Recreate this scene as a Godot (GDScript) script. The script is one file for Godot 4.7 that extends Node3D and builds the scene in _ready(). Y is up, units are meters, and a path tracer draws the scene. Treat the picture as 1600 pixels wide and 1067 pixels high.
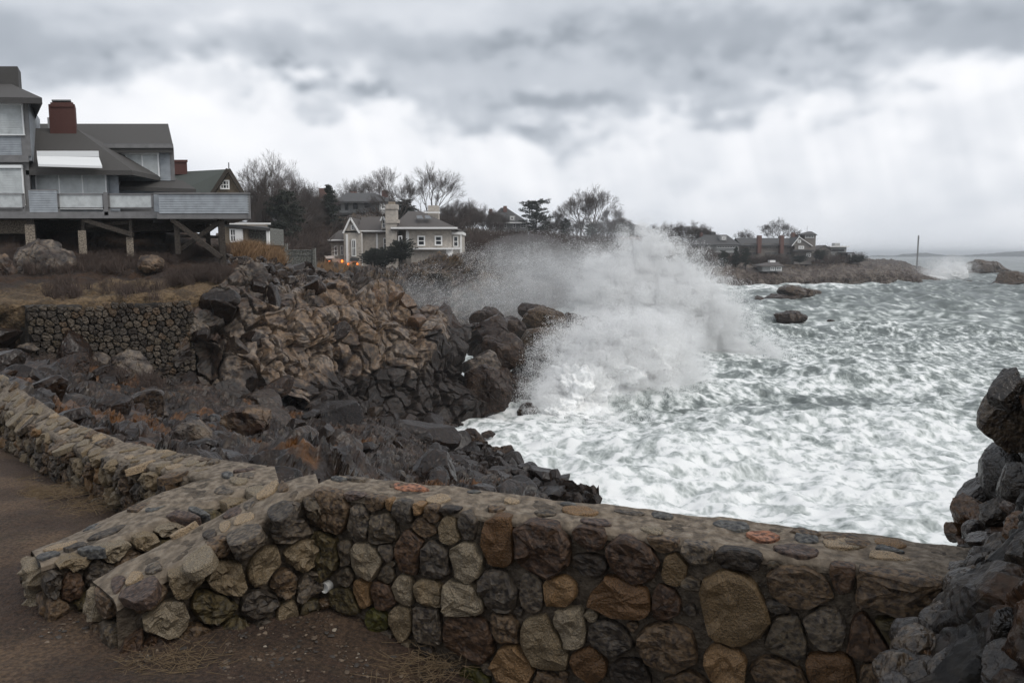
extends Node3D
# A stormy rocky shore under an overcast sky. Sea level is y = 0, north is -z, units are metres.

var N := {}      # shared noises
var T := {}      # shared textures
var M := {}      # shared materials
var taken := {}
var rng := RandomNumberGenerator.new()

# ---------------------------------------------------------------- naming and tagging
func numbered(called: String) -> String:
	var n: int = taken.get(called, 0)
	taken[called] = n + 1
	return called if n == 0 else "%s_%03d" % [called, n]

func tag(o: Node3D, label := "", category := "", group := "", kind := "") -> Node3D:
	if label != "": o.set_meta("label", label)
	if category != "": o.set_meta("category", category)
	if group != "": o.set_meta("group", group)
	if kind != "": o.set_meta("kind", kind)
	return o

func base(called: String, at := Vector3.ZERO, turn := 0.0) -> Node3D:
	var o := Node3D.new()
	o.name = numbered(called)
	o.position = at
	o.rotation.y = turn
	add_child(o)
	return o

func put(called: String, mesh: Mesh, m: Material, parent: Node3D = null, at := Vector3.ZERO) -> MeshInstance3D:
	var o := MeshInstance3D.new()
	o.mesh = mesh
	o.material_override = m
	o.position = at
	if parent == null:
		o.name = numbered(called)
		add_child(o)
	else:
		o.name = called
		parent.add_child(o, true)
	return o

# ---------------------------------------------------------------- noises, textures, materials
func noise(kind: int, freq: float, octaves := 1, sd := 1, fractal := FastNoiseLite.FRACTAL_FBM) -> FastNoiseLite:
	var n := FastNoiseLite.new()
	n.noise_type = kind
	n.frequency = freq
	n.seed = sd
	n.fractal_type = fractal if octaves > 1 else FastNoiseLite.FRACTAL_NONE
	n.fractal_octaves = octaves
	return n

func cells(freq: float, sd: int, dist := FastNoiseLite.DISTANCE_MANHATTAN, ret := FastNoiseLite.RETURN_DISTANCE) -> FastNoiseLite:
	var n := noise(FastNoiseLite.TYPE_CELLULAR, freq, 1, sd)
	n.cellular_distance_function = dist
	n.cellular_return_type = ret
	return n

func lin(r: float, g: float, b: float) -> Color:
	return Color(r, g, b).linear_to_srgb()

func ramp(stops: Array) -> Gradient:
	var g := Gradient.new()
	var off := PackedFloat32Array()
	var col := PackedColorArray()
	for s in stops:
		off.append(s[0])
		col.append(s[1])
	g.offsets = off
	g.colors = col
	return g

func ntex(n: FastNoiseLite, size: int, g: Gradient = null) -> NoiseTexture2D:
	var t := NoiseTexture2D.new()
	t.width = size
	t.height = size
	t.seamless = true
	t.seamless_blend_skirt = 0.25
	t.generate_mipmaps = false
	t.noise = n
	if g: t.color_ramp = g
	return t

func gray(v: float) -> Color:
	return Color(v, v, v)

func surf(col: Color, rough: float, tex: Texture2D = null, scale := 1.0, bump: Texture2D = null, bump_cm := 0.0, vcol := false, spec := 0.5) -> StandardMaterial3D:
	var m := StandardMaterial3D.new()
	m.albedo_color = col
	m.roughness = rough
	m.metallic_specular = spec
	if tex: m.albedo_texture = tex
	m.uv1_triplanar = true
	m.uv1_world_triplanar = true
	m.uv1_scale = Vector3.ONE * scale
	if bump:
		m.heightmap_enabled = true
		m.heightmap_texture = bump
		m.heightmap_scale = bump_cm
	m.vertex_color_use_as_albedo = vcol
	return m

func setup_materials() -> void:
	N.warp = warp
	N.patch = noise(FastNoiseLite.TYPE_SIMPLEX_SMOOTH, 0.22, 4, 21)
	N.patch2 = noise(FastNoiseLite.TYPE_SIMPLEX_SMOOTH, 0.9, 4, 22)
	N.fine = noise(FastNoiseLite.TYPE_SIMPLEX_SMOOTH, 6.0, 3, 41)
	# mottled mineral tone: lichen greys, rust and dark seams in the rock itself
	T.rock = ntex(noise(FastNoiseLite.TYPE_SIMPLEX_SMOOTH, 0.012, 6, 71), 1024, ramp([[0.0, Color(0.26, 0.24, 0.24)], [0.34, Color(0.50, 0.46, 0.45)], [0.5, Color(0.76, 0.72, 0.68)], [0.64, Color(0.95, 0.85, 0.73)], [0.78, Color(1, 0.97, 0.93)], [1.0, Color(1, 1, 1)]]))
	T.grain = ntex(noise(FastNoiseLite.TYPE_VALUE_CUBIC, 0.16, 3, 72), 512, ramp([[0.0, gray(0.45)], [0.4, gray(0.72)], [0.6, gray(0.9)], [0.8, Color(1.0, 0.97, 0.92)], [1.0, gray(1)]]))
	T.granite = ntex(noise(FastNoiseLite.TYPE_VALUE_CUBIC, 0.22, 4, 73), 512, ramp([[0.0, gray(0.25)], [0.36, gray(0.55)], [0.5, Color(0.86, 0.8, 0.72)], [0.62, Color(0.95, 0.88, 0.76)], [0.75, gray(0.98)], [1.0, gray(1)]]))
	T.bump = ntex(noise(FastNoiseLite.TYPE_SIMPLEX_SMOOTH, 0.02, 6, 74), 1024)
	T.ridge = ntex(noise(FastNoiseLite.TYPE_SIMPLEX_SMOOTH, 0.014, 5, 75, FastNoiseLite.FRACTAL_RIDGED), 1024)
	T.dirt = ntex(noise(FastNoiseLite.TYPE_SIMPLEX_SMOOTH, 0.01, 7, 76), 1024, ramp([[0.0, Color(0.45, 0.42, 0.4)], [0.4, Color(0.7, 0.66, 0.62)], [0.6, Color(0.86, 0.82, 0.78)], [1.0, Color(1, 1, 1)]]))
	M.rock = surf(Color.WHITE, 0.62, T.rock, 0.22, T.bump, 4.0, true)
	M.wet = surf(Color.WHITE, 0.36, T.rock, 0.35, T.bump, 3.0, true, 0.36)
	M.near_rock = surf(Color.WHITE, 0.5, T.rock, 0.9, T.bump, 1.2, true, 0.36)
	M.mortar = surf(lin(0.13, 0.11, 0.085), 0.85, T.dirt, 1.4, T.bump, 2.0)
	M.lit_cement = surf(lin(0.26, 0.228, 0.185), 0.85, T.dirt, 1.1, T.bump, 1.6)  # paler than the mortar: light on wall tops put into its colour
	M.dirt = surf(Color.WHITE, 0.92, T.dirt, 2.1, T.bump, 3.0, true)
	M.grass = surf(Color.WHITE, 0.95, T.dirt, 0.5, T.bump, 8.0, true)
	var tones := {
		"brn": [0.135, 0.105, 0.075], "pur": [0.105, 0.082, 0.076], "gry": [0.145, 0.135, 0.12], "tan": [0.24, 0.16, 0.09], "drk": [0.085, 0.08, 0.074], "grn": [0.115, 0.104, 0.085],
		"blk": [0.042, 0.036, 0.031], "org": [0.13, 0.076, 0.038], "gran": [0.22, 0.185, 0.135], "ltg": [0.25, 0.225, 0.185], "olv": [0.085, 0.075, 0.04], "red": [0.075, 0.05, 0.036],
		"rdb": [0.10, 0.068, 0.048], "yel": [0.165, 0.122, 0.074], "sla": [0.11, 0.125, 0.14], "pnk": [0.36, 0.19, 0.13], "pal": [0.36, 0.30, 0.23], "mos": [0.07, 0.075, 0.018],
	}
	for k in tones:
		var c: Array = tones[k]
		var granular: bool = k in ["gran", "ltg", "tan", "yel", "pal", "org"]
		M["st_" + k] = surf(lin(c[0], c[1], c[2]), 0.6, T.granite if granular else T.rock, 2.4 if granular else 1.7, T.bump, 0.9, false, 0.4)

# ---------------------------------------------------------------- mesh helpers
func build(v: PackedVector3Array, idx: PackedInt32Array, flat := false, col := PackedColorArray(), uv := PackedVector2Array()) -> ArrayMesh:
	var a := []
	a.resize(Mesh.ARRAY_MAX)
	var n := PackedVector3Array()
	if flat:
		var v2 := PackedVector3Array()
		var c2 := PackedColorArray()
		v2.resize(idx.size())
		n.resize(idx.size())
		var hasc := col.size() > 0
		if hasc: c2.resize(idx.size())
		for t in range(0, idx.size(), 3):
			var i0 := idx[t]
			var i1 := idx[t + 1]
			var i2 := idx[t + 2]
			var p0 := v[i0]
			var fn := (v[i2] - p0).cross(v[i1] - p0).normalized()
			v2[t] = p0
			v2[t + 1] = v[i1]
			v2[t + 2] = v[i2]
			n[t] = fn
			n[t + 1] = fn
			n[t + 2] = fn
			if hasc:
				c2[t] = col[i0]
				c2[t + 1] = col[i1]
				c2[t + 2] = col[i2]
		a[Mesh.ARRAY_VERTEX] = v2
		a[Mesh.ARRAY_NORMAL] = n
		if hasc: a[Mesh.ARRAY_COLOR] = c2
	else:
		n.resize(v.size())
		for t in range(0, idx.size(), 3):
			var i0 := idx[t]
			var i1 := idx[t + 1]
			var i2 := idx[t + 2]
			var fn := (v[i2] - v[i0]).cross(v[i1] - v[i0])
			n[i0] += fn
			n[i1] += fn
			n[i2] += fn
		for i in n.size():
			n[i] = n[i].normalized()
		a[Mesh.ARRAY_VERTEX] = v
		a[Mesh.ARRAY_NORMAL] = n
		a[Mesh.ARRAY_INDEX] = idx
		if col.size(): a[Mesh.ARRAY_COLOR] = col
		if uv.size(): a[Mesh.ARRAY_TEX_UV] = uv
	var m := ArrayMesh.new()
	m.add_surface_from_arrays(Mesh.PRIMITIVE_TRIANGLES, a)
	return m

func grid_index(nu: int, nv: int) -> PackedInt32Array:
	var idx := PackedInt32Array()
	idx.resize((nu - 1) * (nv - 1) * 6)
	var k := 0
	for j in nv - 1:
		for i in nu - 1:
			var a := j * nu + i
			if (i + j) % 2 == 0:
				idx[k] = a; idx[k + 1] = a + 1; idx[k + 2] = a + nu
				idx[k + 3] = a + 1; idx[k + 4] = a + nu + 1; idx[k + 5] = a + nu
			else:
				idx[k] = a; idx[k + 1] = a + 1; idx[k + 2] = a + nu + 1
				idx[k + 3] = a; idx[k + 4] = a + nu + 1; idx[k + 5] = a + nu
			k += 6
	return idx

func spline(p: PackedVector3Array, n: int) -> PackedVector3Array:
	var out := PackedVector3Array()
	out.resize(n)
	var m := p.size() - 1
	for i in n:
		var t := float(i) / (n - 1) * m
		var k := mini(int(t), m - 1)
		var f := t - k
		var p0 := p[k - 1] if k > 0 else p[k] * 2.0 - p[k + 1]
		var p3 := p[k + 2] if k + 2 <= m else p[k + 1] * 2.0 - p[k]
		out[i] = p[k].cubic_interpolate(p[k + 1], p0, p3, f)
	return out

func even(p: PackedVector3Array, n: int) -> PackedVector3Array:
	var run := PackedFloat32Array([0.0])
	for i in p.size() - 1:
		run.append(run[i] + p[i].distance_to(p[i + 1]))
	var out := PackedVector3Array()
	var k := 0
	for i in n:
		var t := run[-1] * i / (n - 1)
		while k < p.size() - 2 and run[k + 1] < t: k += 1
		out.append(p[k].lerp(p[k + 1], clampf((t - run[k]) / maxf(run[k + 1] - run[k], 1e-6), 0.0, 1.0)))
	return out

# a surface through rows of control points, pushed out along its normal by push(point) and coloured by tint(point)
func sheet(rows: Array, nu: int, nv: int, push: Callable, tint: Callable, flat := true, bent := true) -> ArrayMesh:
	var across := []
	for r in rows:
		across.append(spline(PackedVector3Array(r), nu))
	var v := PackedVector3Array()
	v.resize(nu * nv)
	for i in nu:
		var c := PackedVector3Array()
		for r in across:
			c.append(r[i])
		var s := spline(c, nv) if bent else even(c, nv)
		for j in nv:
			v[j * nu + i] = s[j]
	var d := PackedVector3Array()
	var col := PackedColorArray()
	d.resize(nu * nv)
	col.resize(nu * nv)
	for j in nv:
		for i in nu:
			var k := j * nu + i
			var du := v[k + (1 if i < nu - 1 else 0)] - v[k - (1 if i > 0 else 0)]
			var dv := v[k + (nu if j < nv - 1 else 0)] - v[k - (nu if j > 0 else 0)]
			var n := dv.cross(du).normalized()
			d[k] = v[k] + n * float(push.call(v[k]))
			col[k] = tint.call(d[k])
	return build(d, grid_index(nu, nv), flat, col)

# broken rock: slabs and blocks, each with its own tilt, at three sizes
var strata := Basis(Vector3(0.3, 1.0, 0.2).normalized(), 0.5) * Basis(Vector3(0.9, 0.1, 0.5).normalized(), 0.9)
var blocks := cells(1.0, 51, FastNoiseLite.DISTANCE_EUCLIDEAN, FastNoiseLite.RETURN_CELL_VALUE)
var warp := noise(FastNoiseLite.TYPE_SIMPLEX_SMOOTH, 0.8, 3, 11)
var lumps := noise(FastNoiseLite.TYPE_SIMPLEX_SMOOTH, 0.5, 3, 12)
func facet(q: Vector3) -> float:
	var c := blocks.get_noise_3dv(q) * 40.0
	return wrapf(q.x * sin(c * 7.1) + q.y * sin(c * 11.3 + 1.0) + q.z * sin(c * 5.7 + 2.0), -0.5, 0.5)

func crag(p: Vector3, size: float, amount: float) -> float:
	var q := strata * (p / size)
	var w := warp.get_noise_3dv(q)
	q += Vector3(w, warp.get_noise_3d(q.y + 7.0, q.z, q.x), -w) * 0.22
	q.y *= 1.8
	return (lumps.get_noise_3dv(q * 0.6) * 0.8 + facet(q * 0.9) * 0.16 + facet(Vector3(q.z, q.x, q.y) * 2.3) * 0.07 + w * 0.06) * amount

# broken rock over a surface through rows of control points. Every level [columns, rows, reach] throws its own grid of points about
# and joins them with flat facets; cracks (their spacing and depth in metres) are cut into the result
func broken(rows: Array, nu: int, nv: int, levels: Array, crack: float, depth: float, tint: Callable, sd: int, fade := 0) -> ArrayMesh:
	var across := []
	for r in rows:
		across.append(spline(PackedVector3Array(r), nu))
	var v := PackedVector3Array()
	v.resize(nu * nv)
	for i in nu:
		var c := PackedVector3Array()
		for r in across:
			c.append(r[i])
		var s := spline(c, nv)
		for j in nv:
			v[j * nu + i] = s[j]
	var push := PackedVector3Array()
	push.resize(nu * nv)
	var r := RandomNumberGenerator.new()
	r.seed = sd
	for l in levels:
		var lu: int = l[0]
		var lv: int = l[1]
		var reach: float = l[2]
		var node := PackedVector3Array()
		for k in (lu + 2) * (lv + 2):
			var q := r.randf_range(-1.0, 1.0)
			node.append(Vector3(r.randf_range(-0.75, 0.75), r.randf_range(-0.75, 0.75), q * absf(q) * 1.5) * reach)
		for j in nv:
			var y := float(j) / (nv - 1) * lv
			var jy := int(y)
			var fy := y - jy
			for i in nu:
				var x := float(i) / (nu - 1) * lu + (0.5 if jy % 2 == 1 else 0.0) * 0.0
				var ix := int(x)
				var fx := x - ix
				var a := jy * (lu + 2) + ix
				var b := a + lu + 2
				var d: Vector3
				if (ix * 7 + jy * 3) % 5 < 3:
					if fx + fy < 1.0: d = node[a] + (node[a + 1] - node[a]) * fx + (node[b] - node[a]) * fy
					else: d = node[b + 1] + (node[b] - node[b + 1]) * (1.0 - fx) + (node[a + 1] - node[b + 1]) * (1.0 - fy)
				else:
					if fx > fy: d = node[a] + (node[a + 1] - node[a]) * fx + (node[b + 1] - node[a + 1]) * fy
					else: d = node[a] + (node[b] - node[a]) * fy + (node[b + 1] - node[b]) * fx
				push[j * nu + i] += d
	var seam := cells(1.0 / maxf(crack, 0.01), sd + 3, FastNoiseLite.DISTANCE_EUCLIDEAN, FastNoiseLite.RETURN_DISTANCE2_SUB)
	var d := PackedVector3Array()
	var col := PackedColorArray()
	d.resize(nu * nv)
	col.resize(nu * nv)
	for j in nv:
		for i in nu:
			var k := j * nu + i
			var du := (v[k + (1 if i < nu - 1 else 0)] - v[k - (1 if i > 0 else 0)]).normalized()
			var dv := (v[k + (nu if j < nv - 1 else 0)] - v[k - (nu if j > 0 else 0)]).normalized()
			var n := dv.cross(du).normalized()
			var q := push[k]
			var p := v[k] + du * q.x + dv * q.y + n * q.z
			if depth > 0.0:
				var s := strata * p
				s += Vector3(warp.get_noise_3dv(s * 0.7), warp.get_noise_3d(s.y * 0.7, s.z * 0.7, s.x * 0.7), 0.0) * crack * 0.3
				s.y *= 1.7
				var e := seam.get_noise_3dv(s) + 1.0
				if e < 0.14: p -= n * depth * (1.0 - e / 0.14)
			d[k] = p
			col[k] = tint.call(p)
	return build(d, grid_index(nu, nv), true, col)

func icosphere(sub: int) -> Array:
	var t := (1.0 + sqrt(5.0)) / 2.0
	var v := PackedVector3Array([Vector3(-1, t, 0), Vector3(1, t, 0), Vector3(-1, -t, 0), Vector3(1, -t, 0), Vector3(0, -1, t), Vector3(0, 1, t), Vector3(0, -1, -t), Vector3(0, 1, -t), Vector3(t, 0, -1), Vector3(t, 0, 1), Vector3(-t, 0, -1), Vector3(-t, 0, 1)])
	for i in v.size(): v[i] = v[i].normalized()
	var f := PackedInt32Array([0, 5, 11, 0, 1, 5, 0, 7, 1, 0, 10, 7, 0, 11, 10, 1, 9, 5, 5, 4, 11, 11, 2, 10, 10, 6, 7, 7, 8, 1, 3, 4, 9, 3, 2, 4, 3, 6, 2, 3, 8, 6, 3, 9, 8, 4, 5, 9, 2, 11, 4, 6, 10, 2, 8, 7, 6, 9, 1, 8])
	for s in sub:
		var mid := {}
		var g := PackedInt32Array()
		for k in range(0, f.size(), 3):
			var e := [f[k], f[k + 1], f[k + 2]]
			var m := []
			for j in 3:
				var a: int = mini(e[j], e[(j + 1) % 3])
				var b: int = maxi(e[j], e[(j + 1) % 3])
				var key := a * 1000000 + b
				if not mid.has(key):
					mid[key] = v.size()
					v.append(((v[a] + v[b]) * 0.5).normalized())
				m.append(mid[key])
			g.append_array(PackedInt32Array([e[0], m[0], m[2], m[0], e[1], m[1], m[2], m[1], e[2], m[0], m[1], m[2]]))
		f = g
	return [v, f]

var ico := {}
# one boulder: a sphere cut by random planes, then broken up by crag(); the mesh stands round its own centre
func boulder_mesh(size: Vector3, sub: int, sd: int, rough: float, tint: Callable, at: Vector3, flat := true, cuts := 9) -> ArrayMesh:
	if not ico.has(sub): ico[sub] = icosphere(sub)
	var r := RandomNumberGenerator.new()
	r.seed = sd
	var planes := []
	for k in cuts:
		var n := Vector3(r.randfn(), r.randfn(), r.randfn()).normalized()
		planes.append([n, r.randf_range(0.55, 0.92)])
	var v := PackedVector3Array()
	var col := PackedColorArray()
	var turn := Basis(Vector3(r.randfn(), r.randfn(), r.randfn()).normalized(), r.randf() * TAU)
	var mean := (size.x + size.y + size.z) / 3.0
	for d: Vector3 in ico[sub][0]:
		var rad := 1.0
		for pl in planes:
			var c: float = d.dot(pl[0])
			if c > 0.05: rad = minf(rad, float(pl[1]) / c)
		var p := d * rad * size
		p += d * crag(turn * p + Vector3(sd * 3.7, 0, sd), mean * 0.8, mean * rough)
		v.append(p)
		col.append(tint.call(p + at))
	return build(v, ico[sub][1], flat, col)

# ---------------------------------------------------------------- the scene
func _ready() -> void:
	rng.seed = 7
	camera_and_light()
	setup_materials()
	sea()
	shore()
	walls()
	setup_house_materials()
	grey_house()
	litter()
	boulders()
	plants()
	spray()

func camera_and_light() -> void:
	var cam := Camera3D.new()
	cam.name = "camera"
	cam.position = Vector3(0, 11.0, 0)
	cam.rotation_degrees = Vector3(-6.48, 0, 0)
	cam.fov = 47.58
	cam.near = 0.05
	cam.far = 12000.0
	add_child(cam)
	var e := Environment.new()
	e.background_mode = Environment.BG_SKY
	var sm := PanoramaSkyMaterial.new()
	sm.panorama = sky_picture()
	var sky := Sky.new()
	sky.sky_material = sm
	e.sky = sky
	e.tonemap_mode = Environment.TONE_MAPPER_LINEAR
	e.tonemap_exposure = 1.05
	e.sdfgi_enabled = true
	e.ssao_enabled = true
	e.ssil_enabled = true
	e.fog_enabled = true
	e.fog_density = 0.00028
	e.fog_light_color = Color(0.86, 0.88, 0.9)
	e.volumetric_fog_enabled = true
	e.volumetric_fog_density = 0.0
	var we := WorldEnvironment.new()
	we.name = "world_environment"
	we.environment = e
	add_child(we)
	var sun := DirectionalLight3D.new()
	sun.name = "sun"
	sun.light_energy = 0.5
	sun.light_angular_distance = 40.0
	sun.light_color = Color(1.0, 0.98, 0.95)
	sun.shadow_enabled = true
	add_child(sun)
	sun.look_at_from_position(Vector3(45, 60, 35), Vector3.ZERO)

# overcast: a pale band above the horizon under a grey deck, with darker clouds drifting across it
func sky_picture() -> ImageTexture:
	var w := 1800
	var h := 900
	var big := noise(FastNoiseLite.TYPE_SIMPLEX_SMOOTH, 1.0, 5, 5)
	var soft := noise(FastNoiseLite.TYPE_SIMPLEX_SMOOTH, 1.0, 3, 6)
	# clouds: azimuth, elevation, half width, half height (degrees), darkening
	var puffs := [
		[-12.6, 11.0, 4.6, 1.9, 0.46], [-20.0, 11.6, 5.5, 1.7, 0.24], [3.4, 10.8, 5.0, 0.8, 0.30], [0.6, 8.6, 3.2, 0.7, 0.27], [4.8, 9.0, 1.7, 0.6, 0.2],
		[23.5, 10.6, 4.5, 1.6, 0.2], [31.0, 8.0, 6.0, 2.4, 0.12], [12.5, 8.0, 2.4, 4.0, 0.12], [-32.0, 12.5, 6.0, 2.0, 0.2], [-10.0, 14.6, 14.0, 1.3, 0.16], [14.0, 14.8, 12.0, 2.2, 0.24], [29.0, 13.6, 9.0, 2.0, 0.2],
		[60.0, 10.0, 7.0, 2.2, 0.28], [95.0, 11.5, 6.0, 2.0, 0.3], [140.0, 10.0, 8.0, 2.4, 0.3], [-60.0, 10.0, 6.0, 2.0, 0.3], [-100.0, 11.0, 8.0, 2.2, 0.28], [-150.0, 9.5, 7.0, 2.0, 0.3],
	]
	var bytes := PackedFloat32Array()
	bytes.resize(w * h * 3)
	for y in h:
		var el := 90.0 - (y + 0.5) / h * 180.0
		if el < -1.0:
			for x in w:
				var k := (y * w + x) * 3
				bytes[k] = 0.3
				bytes[k + 1] = 0.31
				bytes[k + 2] = 0.32
			continue
		var ce := cos(deg_to_rad(el))
		var se := sin(deg_to_rad(el))
		for x in w:
			var az := wrapf((x + 0.5) / w * 360.0, -180.0, 180.0)
			var ar := deg_to_rad(az)
			var dx := sin(ar) * ce
			var dz := -cos(ar) * ce
			var na := big.get_noise_3d(dx * 2.4, se * 4.5, dz * 2.4)
			var nb := soft.get_noise_3d(dx * 7.0, se * 13.0, dz * 7.0)
			var nc := soft.get_noise_3d(dx * 21.0 + 9.0, se * 36.0, dz * 21.0)
			var edge := 10.6 + na * 5.5 + nb * 3.4 + nc * 1.6
			var deck := smoothstep(edge - 2.0, edge + 1.8, el)
			var l := lerpf(0.90, 0.60, deck)
			l += deck * (nb * 0.07 + na * 0.06 + nc * 0.025 + 0.09 * smoothstep(13.5, 18.0, el + na * 4.0))
			l += (1.0 - deck) * (nb * 0.07 + na * 0.08)
			l -= 0.14 * smoothstep(8.0, 0.0, el + nb * 2.0)
			if el < 20.0:
				for p in puffs:
					var ux: float = (az - p[0]) / p[2]
					if absf(ux) > 1.9: continue
					var uy: float = (el - p[1]) / p[3]
					if absf(uy) > 1.9: continue
					var rr := sqrt(ux * ux + uy * uy) + nb * 0.7 + nc * 0.5
					l -= float(p[4]) * 0.6 * smoothstep(1.25, 0.25, rr)
				# rain hanging below the deck
				var shaft := soft.get_noise_2d(az * 0.35 + el * 0.10, el * 0.04 + 40.0) * smoothstep(1.0, 5.0, el) * smoothstep(13.0, 9.0, el)
				l += shaft * 0.07 * smoothstep(-0.1, 0.35, sin(deg_to_rad(az * 3.0 + 40.0)))
			l = clampf(l, 0.38, 0.97)
			var k := (y * w + x) * 3
			var cool := 1.0 - l
			bytes[k] = l * (1.0 - 0.15 * cool)
			bytes[k + 1] = l * (1.0 + 0.005)
			bytes[k + 2] = l * (1.0 + 0.03 + 0.18 * cool)
	var im := Image.create_from_data(w, h, false, Image.FORMAT_RGBF, bytes.to_byte_array())
	return ImageTexture.create_from_image(im)

# ---------------------------------------------------------------- sea
var swell := noise(FastNoiseLite.TYPE_SIMPLEX_SMOOTH, 0.02, 2, 101)
var chop := noise(FastNoiseLite.TYPE_SIMPLEX_SMOOTH, 0.11, 4, 102, FastNoiseLite.FRACTAL_RIDGED)
var churn := noise(FastNoiseLite.TYPE_SIMPLEX_SMOOTH, 0.42, 5, 103)
var froth := noise(FastNoiseLite.TYPE_SIMPLEX_SMOOTH, 0.3, 4, 104, FastNoiseLite.FRACTAL_RIDGED)

# how much the water is broken into foam at a place: the cove is white, the open sea only streaked
func foam_cover(x: float, z: float) -> float:
	var d := -z
	var c := 1.05 - smoothstep(34.0, 100.0, d + (x - 12.0) * 0.35) * 0.38 - smoothstep(90.0, 200.0, d) * 0.27
	c -= smoothstep(10.0, 70.0, x - d * 0.28) * 0.13
	# the glassy back of the wave that has just broken
	c -= 0.3 * exp(-pow((d - 52.0 - x * 0.15) / 3.6, 2.0)) * smoothstep(6.0, 11.0, x) * smoothstep(34.0, 20.0, x)
	c -= 0.25 * exp(-pow((d - 60.0 + x * 0.1) / 3.0, 2.0)) * smoothstep(16.0, 24.0, x)
	# broken water along the far shore
	c += 0.38 * smoothstep(40.0, 8.0, absf(d - 238.0 + (x - 85.0) * -0.28)) * smoothstep(150.0, 100.0, x)
	return c + swell.get_noise_2d(x * 3.0, z * 5.0) * 0.2

func sea_height(x: float, z: float) -> float:
	var d := -z
	var far := smoothstep(60.0, 140.0, d)
	var w := swell.get_noise_2d(x, z) * 9.0
	var y := 0.0
	var a := (d * 0.95 - x * 0.28 + w * 0.9) / 17.0 * TAU
	y += (pow(0.5 + 0.5 * sin(a), 1.8) - 0.4) * (0.7 + 1.2 * far)
	var b := (d * 0.85 + x * 0.45 + w * 0.6) / 9.5 * TAU
	y += (pow(0.5 + 0.5 * sin(b), 1.6) - 0.4) * (0.28 + 0.25 * far)
	y += (chop.get_noise_2d(x * 0.8, z * 1.6)) * (0.36 + 0.2 * far)
	var near := smoothstep(95.0, 45.0, d)
	y += near * (churn.get_noise_2d(x, z * 1.15) * 0.3 + froth.get_noise_2d(x * 0.7, z) * 0.24)
	# the ridge of the wave running in behind the burst
	var crest := exp(-pow((d - 73.0 + (x - 10.0) * 0.22) / 4.2, 2.0)) * smoothstep(2.0, 10.0, x) * smoothstep(50.0, 26.0, x)
	y += crest * 1.3
	crest = exp(-pow((d - 57.0 - (x - 9.0) * 0.2) / 2.6, 2.0)) * smoothstep(3.0, 8.0, x) * smoothstep(24.0, 13.0, x)
	y += crest * 1.2
	y *= 1.0 - smoothstep(900.0, 2500.0, d) * 0.85
	return y

func foam_picture(x0: float, x1: float, z0: float, z1: float, w: int, h: int, freq: float, sd: int) -> ImageTexture:
	var lace := noise(FastNoiseLite.TYPE_SIMPLEX_SMOOTH, freq, 5, sd, FastNoiseLite.FRACTAL_RIDGED)
	lace.domain_warp_enabled = true
	lace.domain_warp_amplitude = 0.28 / freq
	lace.domain_warp_frequency = freq * 0.8
	lace.domain_warp_fractal_octaves = 4
	var a := lace.get_image(w, h, false, false, true).get_data()
	var sp := noise(FastNoiseLite.TYPE_SIMPLEX_SMOOTH, freq * 4.0, 5, sd + 1)
	sp.domain_warp_enabled = true
	sp.domain_warp_amplitude = 0.1 / freq
	sp.domain_warp_frequency = freq * 2.0
	var b := sp.get_image(w, h, false, false, true).get_data()
	var d := noise(FastNoiseLite.TYPE_SIMPLEX_SMOOTH, freq * 9.0, 4, sd + 2, FastNoiseLite.FRACTAL_RIDGED).get_image(w, h, false, false, true).get_data()
	var cw := 160
	var cim := Image.create(cw, cw, false, Image.FORMAT_L8)
	for j in cw:
		for i in cw:
			var c := foam_cover(lerpf(x0, x1, (i + 0.5) / cw), lerpf(z0, z1, (j + 0.5) / cw))
			cim.set_pixel(i, j, gray(clampf(c * 0.7, 0.0, 1.0)))
	cim.resize(w, h, Image.INTERPOLATE_CUBIC)
	var c := cim.get_data()
	var table := PackedByteArray()
	table.resize(256 * 3)
	# dark green-grey water, pale aerated water, foam
	var g := ramp([[0.0, lin(0.082, 0.097, 0.093)], [0.32, lin(0.17, 0.192, 0.184)], [0.55, lin(0.37, 0.40, 0.388)], [0.8, lin(0.60, 0.625, 0.615)], [1.0, lin(0.80, 0.81, 0.805)]])
	for k in 256:
		var col := g.sample(k / 255.0)
		table[k * 3] = int(col.r * 255.0)
		table[k * 3 + 1] = int(col.g * 255.0)
		table[k * 3 + 2] = int(col.b * 255.0)
	var out := PackedByteArray()
	out.resize(w * h * 3)
	var o := 0
	for k in w * h:
		var f := a[k] * 0.8 + b[k] * 0.85 + d[k] * 0.28 - 287.0 + c[k] * 1.1
		var t := clampi(maxi(int((f - 120.0) * 1.3 + 132.0), int((c[k] - 112) * 2.1) + ((b[k] + d[k]) >> 1) - 122), 0, 255) * 3
		out[o] = table[t]
		out[o + 1] = table[t + 1]
		out[o + 2] = table[t + 2]
		o += 3
	return ImageTexture.create_from_image(Image.create_from_data(w, h, false, Image.FORMAT_RGB8, out))

func sea_grid(x0: float, x1: float, z0: float, z1: float, nx: int, nz: int) -> ArrayMesh:
	var v := PackedVector3Array()
	var uv := PackedVector2Array()
	v.resize(nx * nz)
	uv.resize(nx * nz)
	for j in nz:
		for i in nx:
			var u := float(i) / (nx - 1)
			var t := float(j) / (nz - 1)
			var x := lerpf(x0, x1, u)
			var z := lerpf(z0, z1, t)
			v[j * nx + i] = Vector3(x, sea_height(x, z), z)
			uv[j * nx + i] = Vector2(u, t)
	return build(v, grid_index(nx, nz), false, PackedColorArray(), uv)

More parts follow.
